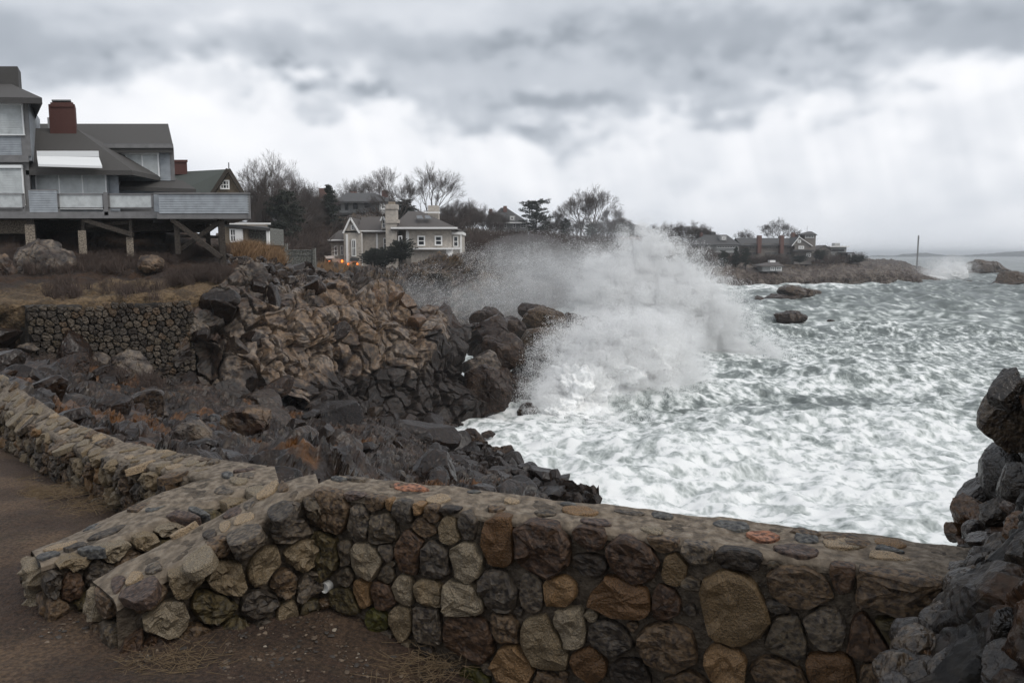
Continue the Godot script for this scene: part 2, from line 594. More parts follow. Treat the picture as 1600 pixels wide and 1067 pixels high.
func water(tex: Texture2D, ripple: Texture2D, times: float, strength: float) -> StandardMaterial3D:
	var m := StandardMaterial3D.new()
	m.albedo_texture = tex
	m.roughness_texture = tex
	m.roughness_texture_channel = BaseMaterial3D.TEXTURE_CHANNEL_RED
	m.roughness = 1.0
	m.metallic_specular = 0.5
	m.texture_repeat = false
	m.heightmap_enabled = true
	m.heightmap_texture = tex
	m.heightmap_scale = strength
	return m

func sea() -> void:
	var o := base("sea")
	tag(o, "storm sea of grey green water streaked with white foam", "sea", "", "structure")
	# each stretch of water has its own foam
	var m1 := water(foam_picture(-20, 80, -112, -20, 1800, 1500, 0.016, 201), null, 1.0, 9.0)
	put("surf", sea_grid(-20, 80, -112, -20, 390, 370), m1, o)
	var m2 := water(foam_picture(-60, 340, -430, -112, 1400, 1500, 0.032, 205), null, 1.0, 22.0)
	put("open_water", sea_grid(-60, 340, -430, -112, 280, 280), m2, o)
	var m3 := water(foam_picture(-1600, 2600, -3400, -430, 512, 700, 0.05, 209), null, 1.0, 60.0)
	put("far_water", sea_grid(-1600, 2600, -3400, -430, 140, 160), m3, o)
	var m4 := surf(lin(0.06, 0.08, 0.08), 0.35)
	put("horizon_water", sea_grid(-9000, 9000, -9500, -3400, 2, 2), m4, o)
	put("side_water", sea_grid(80, 1600, -112, 60, 60, 30), m4, o)

# ---------------------------------------------------------------- land
func mixc(a: Color, b: Color, t: float) -> Color:
	return a.lerp(b, clampf(t, 0.0, 1.0))

const TAN := Color(0.205, 0.158, 0.116)
const GREY := Color(0.23, 0.21, 0.195)
const BLACK := Color(0.028, 0.022, 0.019)
const UMBER := Color(0.072, 0.050, 0.036)
const PLUM := Color(0.050, 0.039, 0.034)
const OCHRE := Color(0.120, 0.062, 0.022)
const STRAW := Color(0.21, 0.155, 0.092)

# tide-blackened rock below a ragged line, brown weathered rock above, grey lichen on top
func tint_cliff(p: Vector3) -> Color:
	var n: float = N.patch.get_noise_3dv(p * 1.3)
	var m: float = N.patch2.get_noise_3dv(p)
	var line := 4.3 + smoothstep(-6.0, -14.0, p.x) * 1.2 - smoothstep(-6.0, -3.0, p.x) * -3.0
	var c := mixc(TAN, GREY, smoothstep(0.0, 0.35, n + m * 0.4 + smoothstep(-11.0, -15.0, p.x) * 0.35))
	c = mixc(c, UMBER, smoothstep(0.18, 0.34, m - n * 0.5))
	c = mixc(c, mixc(UMBER, GREY * 0.42, smoothstep(-0.2, 0.2, m)), smoothstep(-11.6, -13.2, p.x + n * 3.0))
	return mixc(BLACK, c, smoothstep(-0.25, 0.25, (p.y - line) * 0.35 + n * 1.2 + m * 0.35))

func tint_gully(p: Vector3) -> Color:
	var n: float = N.patch.get_noise_3dv(p * 2.0)
	var m: float = N.patch2.get_noise_3dv(p)
	var c := mixc(BLACK, PLUM, smoothstep(-0.1, 0.25, n))
	c = mixc(c, UMBER, smoothstep(0.08, 0.3, m))
	c = mixc(c, GREY * 0.45, smoothstep(0.30, 0.42, m - n * 0.6))
	var g: float = N.patch.get_noise_3d(p.x * 1.2 + 40.0, 0.0, p.z * 1.2)
	if p.y > 3.5: c = mixc(c, OCHRE, smoothstep(0.24, 0.32, g + m * 0.25))
	return c

func tint_bank(p: Vector3) -> Color:
	var n: float = N.patch.get_noise_3dv(p * 1.5)
	var m: float = N.patch2.get_noise_3dv(p)
	var c := mixc(UMBER * 0.7, OCHRE * 0.55, smoothstep(-0.1, 0.2, m))
	# mown straw-coloured lawn on the terrace
	var lawn := smoothstep(-37.6, -36.6, p.z + n * 1.5 + (p.x + 18.0) * 0.45) * smoothstep(-23.0, -21.0, p.x + n * 2.0)
	return mixc(c, mixc(STRAW, STRAW * 0.55, smoothstep(0.0, 0.3, m)), lawn)

func tint_rubble(p: Vector3) -> Color:
	var m: float = N.patch2.get_noise_3dv(p * 1.5)
	return mixc(mixc(BLACK * 1.6, GREY * 1.1, smoothstep(-0.12, 0.2, m)), UMBER, smoothstep(0.1, 0.3, N.patch.get_noise_3dv(p * 2.0)))

func tint_wet(p: Vector3) -> Color:
	var m: float = N.patch2.get_noise_3dv(p)
	return mixc(BLACK * 1.2, PLUM * 0.9, smoothstep(0.0, 0.3, m))

func tint_hill(p: Vector3) -> Color:
	var m: float = N.patch2.get_noise_3dv(p * 0.25)
	var n: float = N.patch.get_noise_3dv(p * 0.3)
	var c := mixc(Color(0.055, 0.042, 0.033), Color(0.11, 0.08, 0.045), smoothstep(-0.05, 0.25, m))
	return mixc(c, mixc(UMBER, GREY * 0.8, smoothstep(-0.2, 0.25, m)), smoothstep(1.5, -1.5, p.y - 7.0 + n * 4.0))

func tint_right(p: Vector3) -> Color:
	var m: float = N.patch2.get_noise_3dv(p * 2.2)
	var n: float = N.patch.get_noise_3dv(p * 3.0)
	var c := mixc(Color(0.022, 0.020, 0.020), Color(0.045, 0.041, 0.038), smoothstep(-0.15, 0.2, m))
	return mixc(c, Color(0.07, 0.042, 0.024), smoothstep(0.2, 0.36, n))

func shore() -> void:
	var o := base("headland")
	tag(o, "rocky headland of brown and black storm washed ledges", "headland", "", "structure")
	put("gully_rock", broken(land_gully, 340, 240, [[13, 14, 0.42], [29, 26, 0.07], [90, 80, 0.014]], 1.8, 0.25, tint_gully, 1), M.wet, o)
	put("cliff_rock", broken(land_cliff, 420, 280, [[11, 7, 0.9], [27, 18, 0.2], [84, 56, 0.05], [210, 140, 0.015]], 1.7, 0.6, tint_cliff, 2), M.rock, o)
	put("bank", broken(land_bank, 240, 160, [[24, 16, 0.14], [90, 60, 0.05], [240, 160, 0.015]], 1.0, 0.0, tint_bank, 3), M.grass, o)
	var rb := base("rubble_bank")
	tag(rb, "bank of broken grey rubble below the board fence", "bank", "", "structure")
	var sp := base("spit")
	tag(sp, "low black ledge of rock running down into the foaming cove", "ledge", "", "structure")
	put("rubble_slope", broken(land_rubble, 240, 140, [[16, 8, 0.4], [60, 34, 0.2], [160, 90, 0.07]], 1.2, 0.5, tint_rubble, 4), M.wet, rb)
	put("spit_rock", broken(land_spit, 300, 150, [[9, 9, 0.4], [26, 26, 0.1], [80, 80, 0.025]], 1.5, 0.3, tint_wet, 5), M.wet, sp)
	var h := base("hillside")
	tag(h, "brown scrubby hillside above the far rocky shore", "hillside", "", "structure")
	put("slope", broken(land_hill, 320, 170, [[20, 8, 0.9], [80, 40, 0.4], [240, 120, 0.12]], 5.0, 1.2, tint_hill, 6), M.rock, h)
	var q := base("point")
	tag(q, "low rocky point reaching into the sea below the far houses", "headland", "", "structure")
	put("point_rock", broken(land_point, 380, 120, [[30, 8, 0.4], [120, 30, 0.22], [380, 100, 0.08]], 3.0, 0.4, tint_hill, 7), M.rock, q)
	var fs := base("far_shore")
	tag(fs, "low hazy blue grey land along the horizon", "land", "", "structure")
	put("ridge", sheet(land_far, 200, 10, func(p): return N.patch.get_noise_3dv(p * 0.02) * 9.0 + N.patch2.get_noise_3dv(p * 0.03) * 3.0, func(_p): return Color(0.05, 0.06, 0.06)), M.grass, fs)
	put_right()

func put_right() -> void:
	var o := base("rock_outcrop")
	tag(o, "dark jagged rock outcrop rising at the end of the near wall", "rock outcrop", "", "structure")
	put("outcrop_face", broken(land_right, 240, 200, [[8, 8, 0.07], [20, 20, 0.022], [70, 60, 0.006]], 0.5, 0.05, tint_right, 8), M.near_rock, o)
	var r := RandomNumberGenerator.new()
	r.seed = 818
	var kinds := []
	for k in 8:
		kinds.append(boulder_mesh(Vector3(1.0, 0.6 + 0.06 * (k % 4), 0.8), 4, 950 + k, 0.22, func(_p): return Color.WHITE, Vector3.ZERO, true, 13))
	var mats := []
	for c in [[0.04, 0.036, 0.034], [0.07, 0.064, 0.058], [0.11, 0.094, 0.076], [0.026, 0.024, 0.023], [0.13, 0.078, 0.04], [0.075, 0.072, 0.075]]:
		mats.append(surf(lin(c[0], c[1], c[2]), 0.36, T.rock, 1.6, T.bump, 1.5, true))
	for b in outcrop_rocks:
		var o2 := put("rock", kinds[r.randi() % 8], mats[int(b[2])], o, b[0])
		o2.basis = Basis(Vector3(0, 0, 1), r.randf_range(0.3, 0.8)) * Basis(Vector3(r.randfn() * 0.3, 1, r.randfn() * 0.3).normalized(), r.randf() * TAU) * Basis.from_scale(b[1])
	put("outcrop_shoulder", broken(land_shoulder, 200, 200, [[10, 12, 0.22], [34, 40, 0.08], [100, 110, 0.025]], 0.9, 0.15, tint_right, 14), M.near_rock, o)
	# the outcrop climbs on to an unseen knoll, its height set to shade the foreground
	var q := base("shading_knoll")
	tag(q, "unseen rock knoll behind the viewpoint shaped to shade the foreground", "rock", "", "structure")
	put("shading_knoll_face", broken(land_shading_knoll, 90, 60, [[8, 6, 0.7], [30, 20, 0.25], [90, 60, 0.06]], 1.5, 0.3, tint_right, 12), M.rock, q)

# ---------------------------------------------------------------- stone walls
# one fieldstone: an outline (2-D, about its centre) swelling out of a face with axes u, v and outward normal n
func stone_mesh(poly: PackedVector2Array, u: Vector3, v: Vector3, n: Vector3, out: float, sd: int, back := 0.05) -> ArrayMesh:
	var k := poly.size()
	var verts := PackedVector3Array()
	var rings := [[1.0, -back], [1.0, out * 0.55], [0.95, out * 0.86], [0.8, out * 1.0], [0.5, out * 1.05], [0.24, out * 1.07]]
	for r in rings:
		for i in k:
			var q: Vector2 = poly[i] * float(r[0])
			var p: Vector3 = u * q.x + v * q.y + n * float(r[1])
			var w := p * 9.0 + Vector3(sd * 1.7, sd * 0.3, 0)
			if r[1] > 0.0: p += n * N.patch2.get_noise_3dv(w) * out * 0.8 + (u * N.warp.get_noise_3dv(w * 2.0) + v * N.warp.get_noise_3dv(w * 2.0 + Vector3(50, 0, 0))) * out * 0.28
			verts.append(p)
	var odd := warp.get_noise_2d(sd * 3.1, 0.0)
	verts.append(n * out * (1.07 + odd * 0.3) + u * odd * out * 0.5)
	var idx := PackedInt32Array()
	for r in rings.size() - 1:
		for i in k:
			var a := r * k + i
			var b := r * k + (i + 1) % k
			idx.append_array(PackedInt32Array([a, a + k, b, b, a + k, b + k]))
	var last := (rings.size() - 1) * k
	for i in k:
		idx.append_array(PackedInt32Array([last + i, verts.size() - 1, last + (i + 1) % k]))
	return build(verts, idx, true)

func blob_outline(rx: float, ry: float, sides: int, r: RandomNumberGenerator) -> PackedVector2Array:
	# a polygon of few uneven corners, its corners cut twice
	var p := PackedVector2Array()
	var off := r.randf() * TAU
	for i in sides:
		var a := off + (i + r.randf_range(-0.28, 0.28)) / sides * TAU
		var k := r.randf_range(0.94, 1.16)
		p.append(Vector2(cos(a) * rx * k, sin(a) * ry * k))
	return rounded(rounded(p, 0.2), 0.26)

func rounded(p: PackedVector2Array, t: float) -> PackedVector2Array:
	var o := PackedVector2Array()
	for i in p.size():
		var a := p[i]
		var b := p[(i + 1) % p.size()]
		o.append(a.lerp(b, t))
		o.append(a.lerp(b, 1.0 - t))
	return o

# the outline of stone i among its neighbours: they share the gap between them by their sizes
func packed_outline(list: Array, i: int, r: RandomNumberGenerator) -> PackedVector2Array:
	var s: Array = list[i]
	var p := PackedVector2Array()
	var sides := 7 + r.randi() % 3
	var off := r.randf() * TAU
	for k in sides:
		var a := off + (k + r.randf_range(-0.3, 0.3)) / sides * TAU
		var f := r.randf_range(1.15, 1.42)
		p.append(Vector2(cos(a) * s[2] * f, sin(a) * s[3] * f))
	for j in list.size():
		if j == i: continue
		var d := Vector2(list[j][0] - s[0], list[j][1] - s[1])
		if d.length() > 0.7 or d.length() < 0.01: continue
		var n := d.normalized()
		var ri := 1.0 / sqrt(pow(n.x / s[2], 2.0) + pow(n.y / s[3], 2.0))
		var rj := 1.0 / sqrt(pow(n.x / list[j][2], 2.0) + pow(n.y / list[j][3], 2.0))
		p = cut(p, d * ri / (ri + rj) - n * 0.008, (n + Vector2(r.randf_range(-0.15, 0.15), r.randf_range(-0.15, 0.15))).normalized())
	p = cut(p, Vector2(0, 0.815 - s[1]), Vector2(0, 1))
	if p.size() < 3: return blob_outline(s[2], s[3], 6, r)
	p = rounded(p, 0.2)
	return rounded(p, 0.25) if p.size() < 16 else p

# packs a face (corner o, axes u, v, width w, height given by low(x), high(x)) with stones whose outlines share their joints
func lay_stones(parent: Node3D, o: Vector3, u: Vector3, v: Vector3, n: Vector3, w: float, low: Callable, high: Callable, size: float, out: float, kinds: Array, sd: int, called := "stone", joint := 0.88, squash := 1.0) -> void:
	var r := RandomNumberGenerator.new()
	r.seed = sd
	var seeds := PackedVector2Array()
	var top := -100.0
	var bottom := 100.0
	for k in 30:
		top = maxf(top, high.call(w * k / 29.0))
		bottom = minf(bottom, low.call(w * k / 29.0))
	var row := 0
	var y := bottom - size * 0.4
	while y < top + size * 0.6:
		var x := -size * r.randf()
		while x < w + size:
			var jit := Vector2(r.randf_range(-0.3, 0.3), r.randf_range(-0.34, 0.34)) * size
			seeds.append(Vector2(x, y) + jit)
			x += size * r.randf_range(0.75, 1.35)
		y += size * 0.92 * squash
		row += 1
	for i in seeds.size():
		var c := seeds[i]
		if c.x < 0.0 or c.x > w or c.y < float(low.call(c.x)) - size * 0.3 or c.y > float(high.call(c.x)): continue
		var lim := high.call(c.x) as float
		var poly := PackedVector2Array([Vector2(-size, -size), Vector2(size, -size), Vector2(size, size), Vector2(-size, size)])
		for j in seeds.size():
			if j == i: continue
			var d := seeds[j] - c
			if d.length() > size * 2.4: continue
			poly = cut(poly, d * 0.5, d.normalized())
		poly = cut(poly, Vector2(0, lim - c.y), Vector2(0, 1))
		poly = cut(poly, Vector2(w - c.x, 0), Vector2(1, 0))
		poly = cut(poly, Vector2(-c.x, 0), Vector2(-1, 0))
		if poly.size() < 3: continue
		var mid := Vector2.ZERO
		for q in poly: mid += q
		mid /= poly.size()
		var area := 0.0
		for q in poly.size():
			poly[q] = (poly[q] - mid) * joint * r.randf_range(0.94, 1.02)
			area = maxf(area, poly[q].length())
		if area < size * 0.22: continue
		if called == "top_stone" and r.randf() < 0.3: continue
		poly = rounded(poly, 0.26)
		if poly.size() < 14: poly = rounded(poly, 0.25)
		var at := c + mid
		put(called, stone_mesh(poly, u, v, n, out * r.randf_range(0.6, 1.35), sd + i), M["st_" + kinds[r.randi() % kinds.size()]], parent, o + u * at.x + v * at.y)

func cut(poly: PackedVector2Array, at: Vector2, n: Vector2) -> PackedVector2Array:
	var o := PackedVector2Array()
	for i in poly.size():
		var a := poly[i]
		var b := poly[(i + 1) % poly.size()]
		var da := (a - at).dot(n)
		var db := (b - at).dot(n)
		if da <= 0.0: o.append(a)
		if da * db < 0.0: o.append(a.lerp(b, da / (da - db)))
	return o

# the mortared core of a wall: a closed section swept between stations [front foot, front top, back top, back foot]
func core(stations: Array, nu: int, rough: float) -> ArrayMesh:
	var rows := []
	for k in 9:
		rows.append([])
	for s in stations:
		var a: Vector3 = s[0]
		var b: Vector3 = s[1]
		var c: Vector3 = s[2]
		var d: Vector3 = s[3]
		var r := 0.045
		var bc := (c - b).normalized()
		var ba := (a - b).normalized()
		var cd := (d - c).normalized()
		var line := [a, a.lerp(b, 0.5), b + ba * r, b + (ba + bc) * r * 0.3, b + bc * r, b.lerp(c, 0.5), c - bc * r, c + cd * r, d]
		for k in 9:
			rows[k].append(line[k])
	rows.reverse()
	return sheet(rows, nu, 70, func(p): return N.patch2.get_noise_3dv(p * 3.0) * rough + N.fine.get_noise_3dv(p * 0.8) * rough * 0.5, func(_p): return Color.WHITE, false, false)

# a skim of cement on a wall top, lapping its edges, coloured paler as if lit
func cap(stations: Array, nu: int) -> ArrayMesh:
	var rows := []
	for k in 7:
		rows.append([])
	for s in stations:
		var b: Vector3 = s[1]
		var c: Vector3 = s[2]
		var bc := (c - b).normalized()
		var up := Vector3(0, 0.012, 0)
		var line := [b - bc * 0.012 - Vector3(0, 0.05, 0), b - bc * 0.014 - Vector3(0, 0.012, 0), b + bc * 0.03 + up, b.lerp(c, 0.5) + up, c - bc * 0.03 + up, c + bc * 0.014 - Vector3(0, 0.012, 0), c + bc * 0.012 - Vector3(0, 0.06, 0)]
		for k in 7:
			rows[k].append(line[k])
	rows.reverse()
	return sheet(rows, nu, 48, func(p): return N.patch2.get_noise_3dv(p * 2.5) * 0.02 + N.fine.get_noise_3dv(p) * 0.008, func(_p): return Color.WHITE, false, false)

func walls() -> void:
	ground()
	near_wall()
	parapets()
	far_wall()

func ground() -> void:
	var o := base("ground")
	tag(o, "bare brown trodden dirt inside the stone walls", "ground", "", "structure")
	put("dirt", sheet(land_ground, 240, 200, func(p): return N.patch2.get_noise_3dv(p) * 0.035 + N.fine.get_noise_3dv(p) * 0.012, func(p):
		var n: float = N.patch.get_noise_3dv(p * 3.0)
		var c := mixc(Color(0.095, 0.062, 0.040), Color(0.185, 0.126, 0.082), smoothstep(-0.25, 0.3, n))
		var m: float = N.patch2.get_noise_3dv(p * 1.4)
		return mixc(c, Color(0.075, 0.068, 0.024), smoothstep(0.12, 0.3, m + n * 0.5 - 0.35 * smoothstep(2.2, 0.4, absf(p.x + 6.2) * 0.5) + 0.05)) if p.x < -4.0 else c), M.dirt, o)

func near_wall() -> void:
	var o := base("stone_wall", Vector3.ZERO)
	tag(o, "mortared fieldstone wall crossing the foreground in front of the surf", "stone wall", "mortared stone walls")
	var u := Vector3(0.918, 0, 0.397)
	var n := Vector3(-0.397, 0, 0.918)
	var f := Vector3(-1.36, 8.6, -5.14)
	var st := []
	for k in 8:
		var x := lerpf(-0.02, 4.6, k / 7.0)
		var thick := lerpf(0.36, 0.62, k / 7.0)
		var p := f + u * x
		st.append([p + Vector3(0, -1.0, 0) - n * 0.02, p + Vector3(0, 0.8, 0) - n * 0.02, p + Vector3(0, 0.8, 0) - n * thick, p + Vector3(0, -1.2, 0) - n * thick])
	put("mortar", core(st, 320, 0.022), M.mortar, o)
	put("lit_cement_cap", cap(st, 320), M.lit_cement, o)
	var r := RandomNumberGenerator.new()
	r.seed = 77
	var i := 0
	var chinks := []
	for s in near_stones:
		i += 1
		var poly := packed_outline(near_stones, i - 1, r)
		var out := clampf(minf(s[2], s[3]) * 0.5, 0.025, 0.06) * r.randf_range(0.7, 1.35)
		put("stone", stone_mesh(poly, u, Vector3.UP, n, out, i), M["st_" + s[4]], o, f + u * float(s[0]) + Vector3(0, s[1], 0))
	# small chinking stones wedged in the joints
	for k in 900:
		var x := r.randf_range(0.03, 4.3)
		var y := r.randf_range(-0.5, 0.76)
		var room := 1.0
		for s in near_stones:
			room = minf(room, Vector2((x - s[0]) / (s[2] * 1.3), (y - s[1]) / (s[3] * 1.3)).length() - 1.0)
		for q in chinks:
			room = minf(room, (Vector2(x, y) - q).length() / 0.055 - 1.0)
		if room < 0.1: continue
		chinks.append(Vector2(x, y))
		i += 1
		var rad := r.randf_range(0.022, 0.05)
		put("chink_stone", stone_mesh(blob_outline(rad * r.randf_range(0.8, 1.5), rad, 5, r), u, Vector3.UP, n, rad * 0.5, i, 0.03), M["st_" + ["gry", "grn", "brn", "drk", "ltg"][r.randi() % 5]], o, f + u * x + Vector3(0, y, 0))
	for s in top_stones:
		i += 1
		var poly := blob_outline(s[2], maxf(s[3], 0.03), 5 + r.randi() % 3, r)
		put("top_stone", stone_mesh(poly, u, -n, Vector3.UP, 0.016, i), M["st_" + s[4]], o, Vector3(s[0], 9.411, s[1]))
	# a white drain pipe end sticking out low by the corner
	var pipe := base("drain_pipe", f + u * 0.10 + Vector3(0, 0.13, 0) - n * 0.02)
	tag(pipe, "short white plastic drain pipe end poking out low in the near wall", "pipe")
	var tube := PackedVector3Array()
	var idx := PackedInt32Array()
	var prof := [[0.034, 0.0], [0.034, 0.06], [0.029, 0.06], [0.029, 0.045], [0.001, 0.045]]
	for q in prof:
		for k in 20:
			var a := k / 20.0 * TAU
			tube.append((u * cos(a) + Vector3.UP * sin(a) * 1.1) * float(q[0]) + n * float(q[1]))
	for q in prof.size() - 1:
		for k in 20:
			var a := q * 20 + k
			var b := q * 20 + (k + 1) % 20
			idx.append_array(PackedInt32Array([a, a + 20, b, b, a + 20, b + 20]))
	put("tube", build(tube, idx, true), surf(lin(0.62, 0.61, 0.58), 0.4), pipe)

# stones along a swept wall: its front face and its top, from one station to another
func dress(parent: Node3D, st: Array, a: int, b: int, size: float, out: float, kinds: Array, top_kinds: Array, sd: int, top_size := 0.0, squash := 1.0) -> void:
	var t0: Vector3 = st[a][1]
	var t1: Vector3 = st[b][1]
	var flat0 := Vector3(t0.x, 0, t0.z)
	var w := flat0.distance_to(Vector3(t1.x, 0, t1.z))
	var u := (Vector3(t1.x, 0, t1.z) - flat0) / w
	var n := Vector3(-u.z, 0, u.x)
	if n.z < 0.0: n = -n
	var way := 1 if b > a else -1
	var xs := PackedFloat32Array()
	var tops := PackedFloat32Array()
	var feet := PackedFloat32Array()
	var bulge := 0.0
	for k in range(a, b + way, way):
		var q: Vector3 = st[k][1]
		xs.append((Vector3(q.x, 0, q.z) - flat0).dot(u))
		tops.append(q.y)
		feet.append(st[k][0].y)
		bulge = maxf(bulge, (Vector3(q.x, 0, q.z) - flat0).dot(n))
	var read := func(x: float, ys: PackedFloat32Array) -> float:
		for k in xs.size() - 1:
			if x <= xs[k + 1]: return lerpf(ys[k], ys[k + 1], clampf((x - xs[k]) / maxf(xs[k + 1] - xs[k], 0.001), 0.0, 1.0))
		return ys[-1]
	lay_stones(parent, flat0 + n * bulge * 0.6, u, Vector3.UP, n, w, func(x): return read.call(x, feet), func(x): return read.call(x, tops) + 0.005, size, out, kinds, sd, "stone", 0.93, squash)
	if top_size <= 0.0: return
	for k in range(a, b, way):
		var p0: Vector3 = st[k][1]
		var p1: Vector3 = st[k + way][1]
		var bk: Vector3 = st[k][2]
		var ut := (p1 - p0).normalized()
		var nt := (bk - p0).cross(ut).normalized()
		if nt.y < 0.0: nt = -nt
		var vt := ut.cross(nt).normalized()
		if vt.dot(bk - p0) < 0.0: vt = -vt
		var th := (bk - p0).dot(vt)
		lay_stones(parent, p0 + nt * (0.004 if top_size < 0.25 else 0.012), ut, vt, nt, p0.distance_to(p1), func(_x): return 0.02, func(_x): return th - 0.02, top_size, 0.02, top_kinds, sd + 5 + k, "top_stone", 0.84, 0.6)

func parapets() -> void:
	var kinds := ["brn", "gry", "grn", "brn", "olv", "gran", "drk", "ltg", "rdb"]
	var tops := ["pal", "ltg", "sla", "gry", "brn", "pal", "pur", "drk"]
	var o := base("stair_wall")
	tag(o, "sloping fieldstone stair wall joining the near wall at its corner", "stone wall", "mortared stone walls")
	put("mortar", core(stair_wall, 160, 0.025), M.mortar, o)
	put("lit_cement_cap", cap(stair_wall, 160), M.lit_cement, o)
	end_cap(o, stair_wall[-1])
	dress(o, stair_wall, stair_wall.size() - 1, 0, 0.21, 0.07, kinds, tops, 300, 0.26)
	var p := base("stair_wall")
	tag(p, "sloping fieldstone stair wall running down from the low left wall", "stone wall", "mortared stone walls")
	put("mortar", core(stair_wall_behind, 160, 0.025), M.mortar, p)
	put("lit_cement_cap", cap(stair_wall_behind, 160), M.lit_cement, p)
	end_cap(p, stair_wall_behind[-1])
	dress(p, stair_wall_behind, stair_wall_behind.size() - 1, 0, 0.21, 0.08, kinds, tops, 400, 0.27)

# the rough end of a wall, closed with a few big stones
func end_cap(o: Node3D, s: Array) -> void:
	var f: Vector3 = s[1]
	var b: Vector3 = s[2]
	var w := Vector3(f.x, 0, f.z).distance_to(Vector3(b.x, 0, b.z))
	var u := (Vector3(f.x, 0, f.z) - Vector3(b.x, 0, b.z)) / w
	var n := Vector3(u.z, 0, -u.x)
	if n.x > 0.0: n = -n
	lay_stones(o, Vector3(b.x, 0, b.z) - n * 0.03, u, Vector3.UP, n, w, func(_x): return 8.2, func(x): return lerpf(b.y, f.y, x / w), 0.24, 0.08, ["brn", "gry", "ltg", "grn"], 555, "end_stone", 0.97)

func far_wall() -> void:
	var kinds := ["brn", "gry", "grn", "brn", "gran", "gry", "drk", "tan", "ltg"]
	var tops := ["gry", "ltg", "gran", "ltg", "pal", "gry", "ltg", "gran", "brn"]
	var o := base("low_stone_wall")
	tag(o, "low fieldstone wall with slab top bending along the dirt path", "stone wall", "mortared stone walls")
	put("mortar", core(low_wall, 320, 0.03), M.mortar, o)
	put("lit_cement_cap", cap(low_wall, 320), M.lit_cement, o)
	for k in [[1, 3], [3, 5], [5, 7], [7, 10]]:
		dress(o, low_wall, k[0], k[1], 0.17, 0.07, kinds, tops, 600 + k[0] * 10, 0.22, 1.15)
	sea_wall()
	var t := base("terrace_wall")
	tag(t, "dark dry stone retaining wall holding up the brown lawn terrace", "retaining wall", "")
	var a: Vector3 = terrace_wall[0]
	var b: Vector3 = terrace_wall[1]
	var c: Vector3 = terrace_wall[2]
	var d: Vector3 = terrace_wall[3]
	var w := Vector3(a.x, 0, a.z).distance_to(Vector3(b.x, 0, b.z))
	var u := (Vector3(b.x, 0, b.z) - Vector3(a.x, 0, a.z)) / w
	var n := Vector3(-u.z, 0, u.x)
	var back := -n * 0.12
	put("backing", core([[c + back, a + back, a + back * 6.0, c + back * 6.0], [c.lerp(d, 0.5) + back, a.lerp(b, 0.5) + back, a.lerp(b, 0.5) + back * 6.0, c.lerp(d, 0.5) + back * 6.0], [d + back, b + back, b + back * 6.0, d + back * 6.0]], 120, 0.05), surf(lin(0.03, 0.027, 0.024), 0.8, T.rock, 1.0), t)
	lay_stones(t, Vector3(a.x, 0, a.z), u, Vector3.UP, n, w, func(x): return lerpf(c.y, d.y, x / w), func(x): return lerpf(a.y, b.y, x / w) + 0.1 * sin(x * 2.3), 0.3, 0.1, ["drk", "blk", "gry", "grn", "drk", "brn", "drk", "gry"], 900, "stone", 0.9)

# small stones and dead leaves lying on the dirt
func litter() -> void:
	var r := RandomNumberGenerator.new()
	r.seed = 31
	var o := base("pebbles")
	tag(o, "scattered pebbles and grit on the bare dirt", "pebbles", "", "stuff")
	var kinds := [boulder_mesh(Vector3(1, 0.6, 0.8), 2, 61, 0.25, func(_p): return Color.WHITE, Vector3.ZERO), boulder_mesh(Vector3(0.8, 0.5, 1), 2, 62, 0.3, func(_p): return Color.WHITE, Vector3.ZERO)]
	var mats := [surf(lin(0.16, 0.12, 0.085), 0.8), surf(lin(0.05, 0.042, 0.036), 0.7), surf(lin(0.26, 0.22, 0.17), 0.8), surf(lin(0.10, 0.072, 0.05), 0.8)]
	for m in 4:
		var mm := MultiMesh.new()
		mm.transform_format = MultiMesh.TRANSFORM_3D
		mm.mesh = kinds[m % 2]
		var xs := []
		for k in [800, 1300, 200, 1300][m]:
			var y := pow(r.randf(), 0.8) * (land_ground.size() - 2.001)
			var x := 2.0 + r.randf() * 8.0
			var p0: Vector3 = land_ground[int(y)][int(x)]
			var p1: Vector3 = land_ground[int(y)][int(x) + 1]
			var p2: Vector3 = land_ground[int(y) + 1][int(x)]
			var p3: Vector3 = land_ground[int(y) + 1][int(x) + 1]
			var p := p0.lerp(p1, x - int(x)).lerp(p2.lerp(p3, x - int(x)), y - int(y))
			var s := 0.005 + 0.02 * pow(r.randf(), 4.0)
			xs.append(Transform3D(Basis(Vector3.UP, r.randf() * TAU) * Basis.from_scale(Vector3(s, s * 0.8, s)), p))
		mm.instance_count = xs.size()
		for k in xs.size(): mm.set_instance_transform(k, xs[k])
		var n := MultiMeshInstance3D.new()
		n.name = "pebble_scatter"
		n.multimesh = mm
		n.material_override = mats[m]
		o.add_child(n, true)
	# a drift of dead stalks against the low wall
	scatter("dead_stalks", "drift of dead brown stalks on the dirt below the low wall", "grass", [stalks(3), stalks(4)], surf(lin(0.16, 0.11, 0.06), 0.9), stalk_list, Vector2(0.10, 0.22), 71)

func stalks(sd: int) -> ArrayMesh:
	var r := RandomNumberGenerator.new()
	r.seed = sd
	var v := PackedVector3Array()
	var idx := PackedInt32Array()
	for k in 26:
		var a := Vector3(r.randfn(), absf(r.randfn()) * 0.1, r.randfn()) * 0.6
		var d := Vector3(r.randfn(), r.randf() * 0.25, r.randfn()).normalized() * r.randf_range(0.3, 1.0)
		limb(v, idx, a, a + d, 0.012, 0.006, 3)
	return build(v, idx)

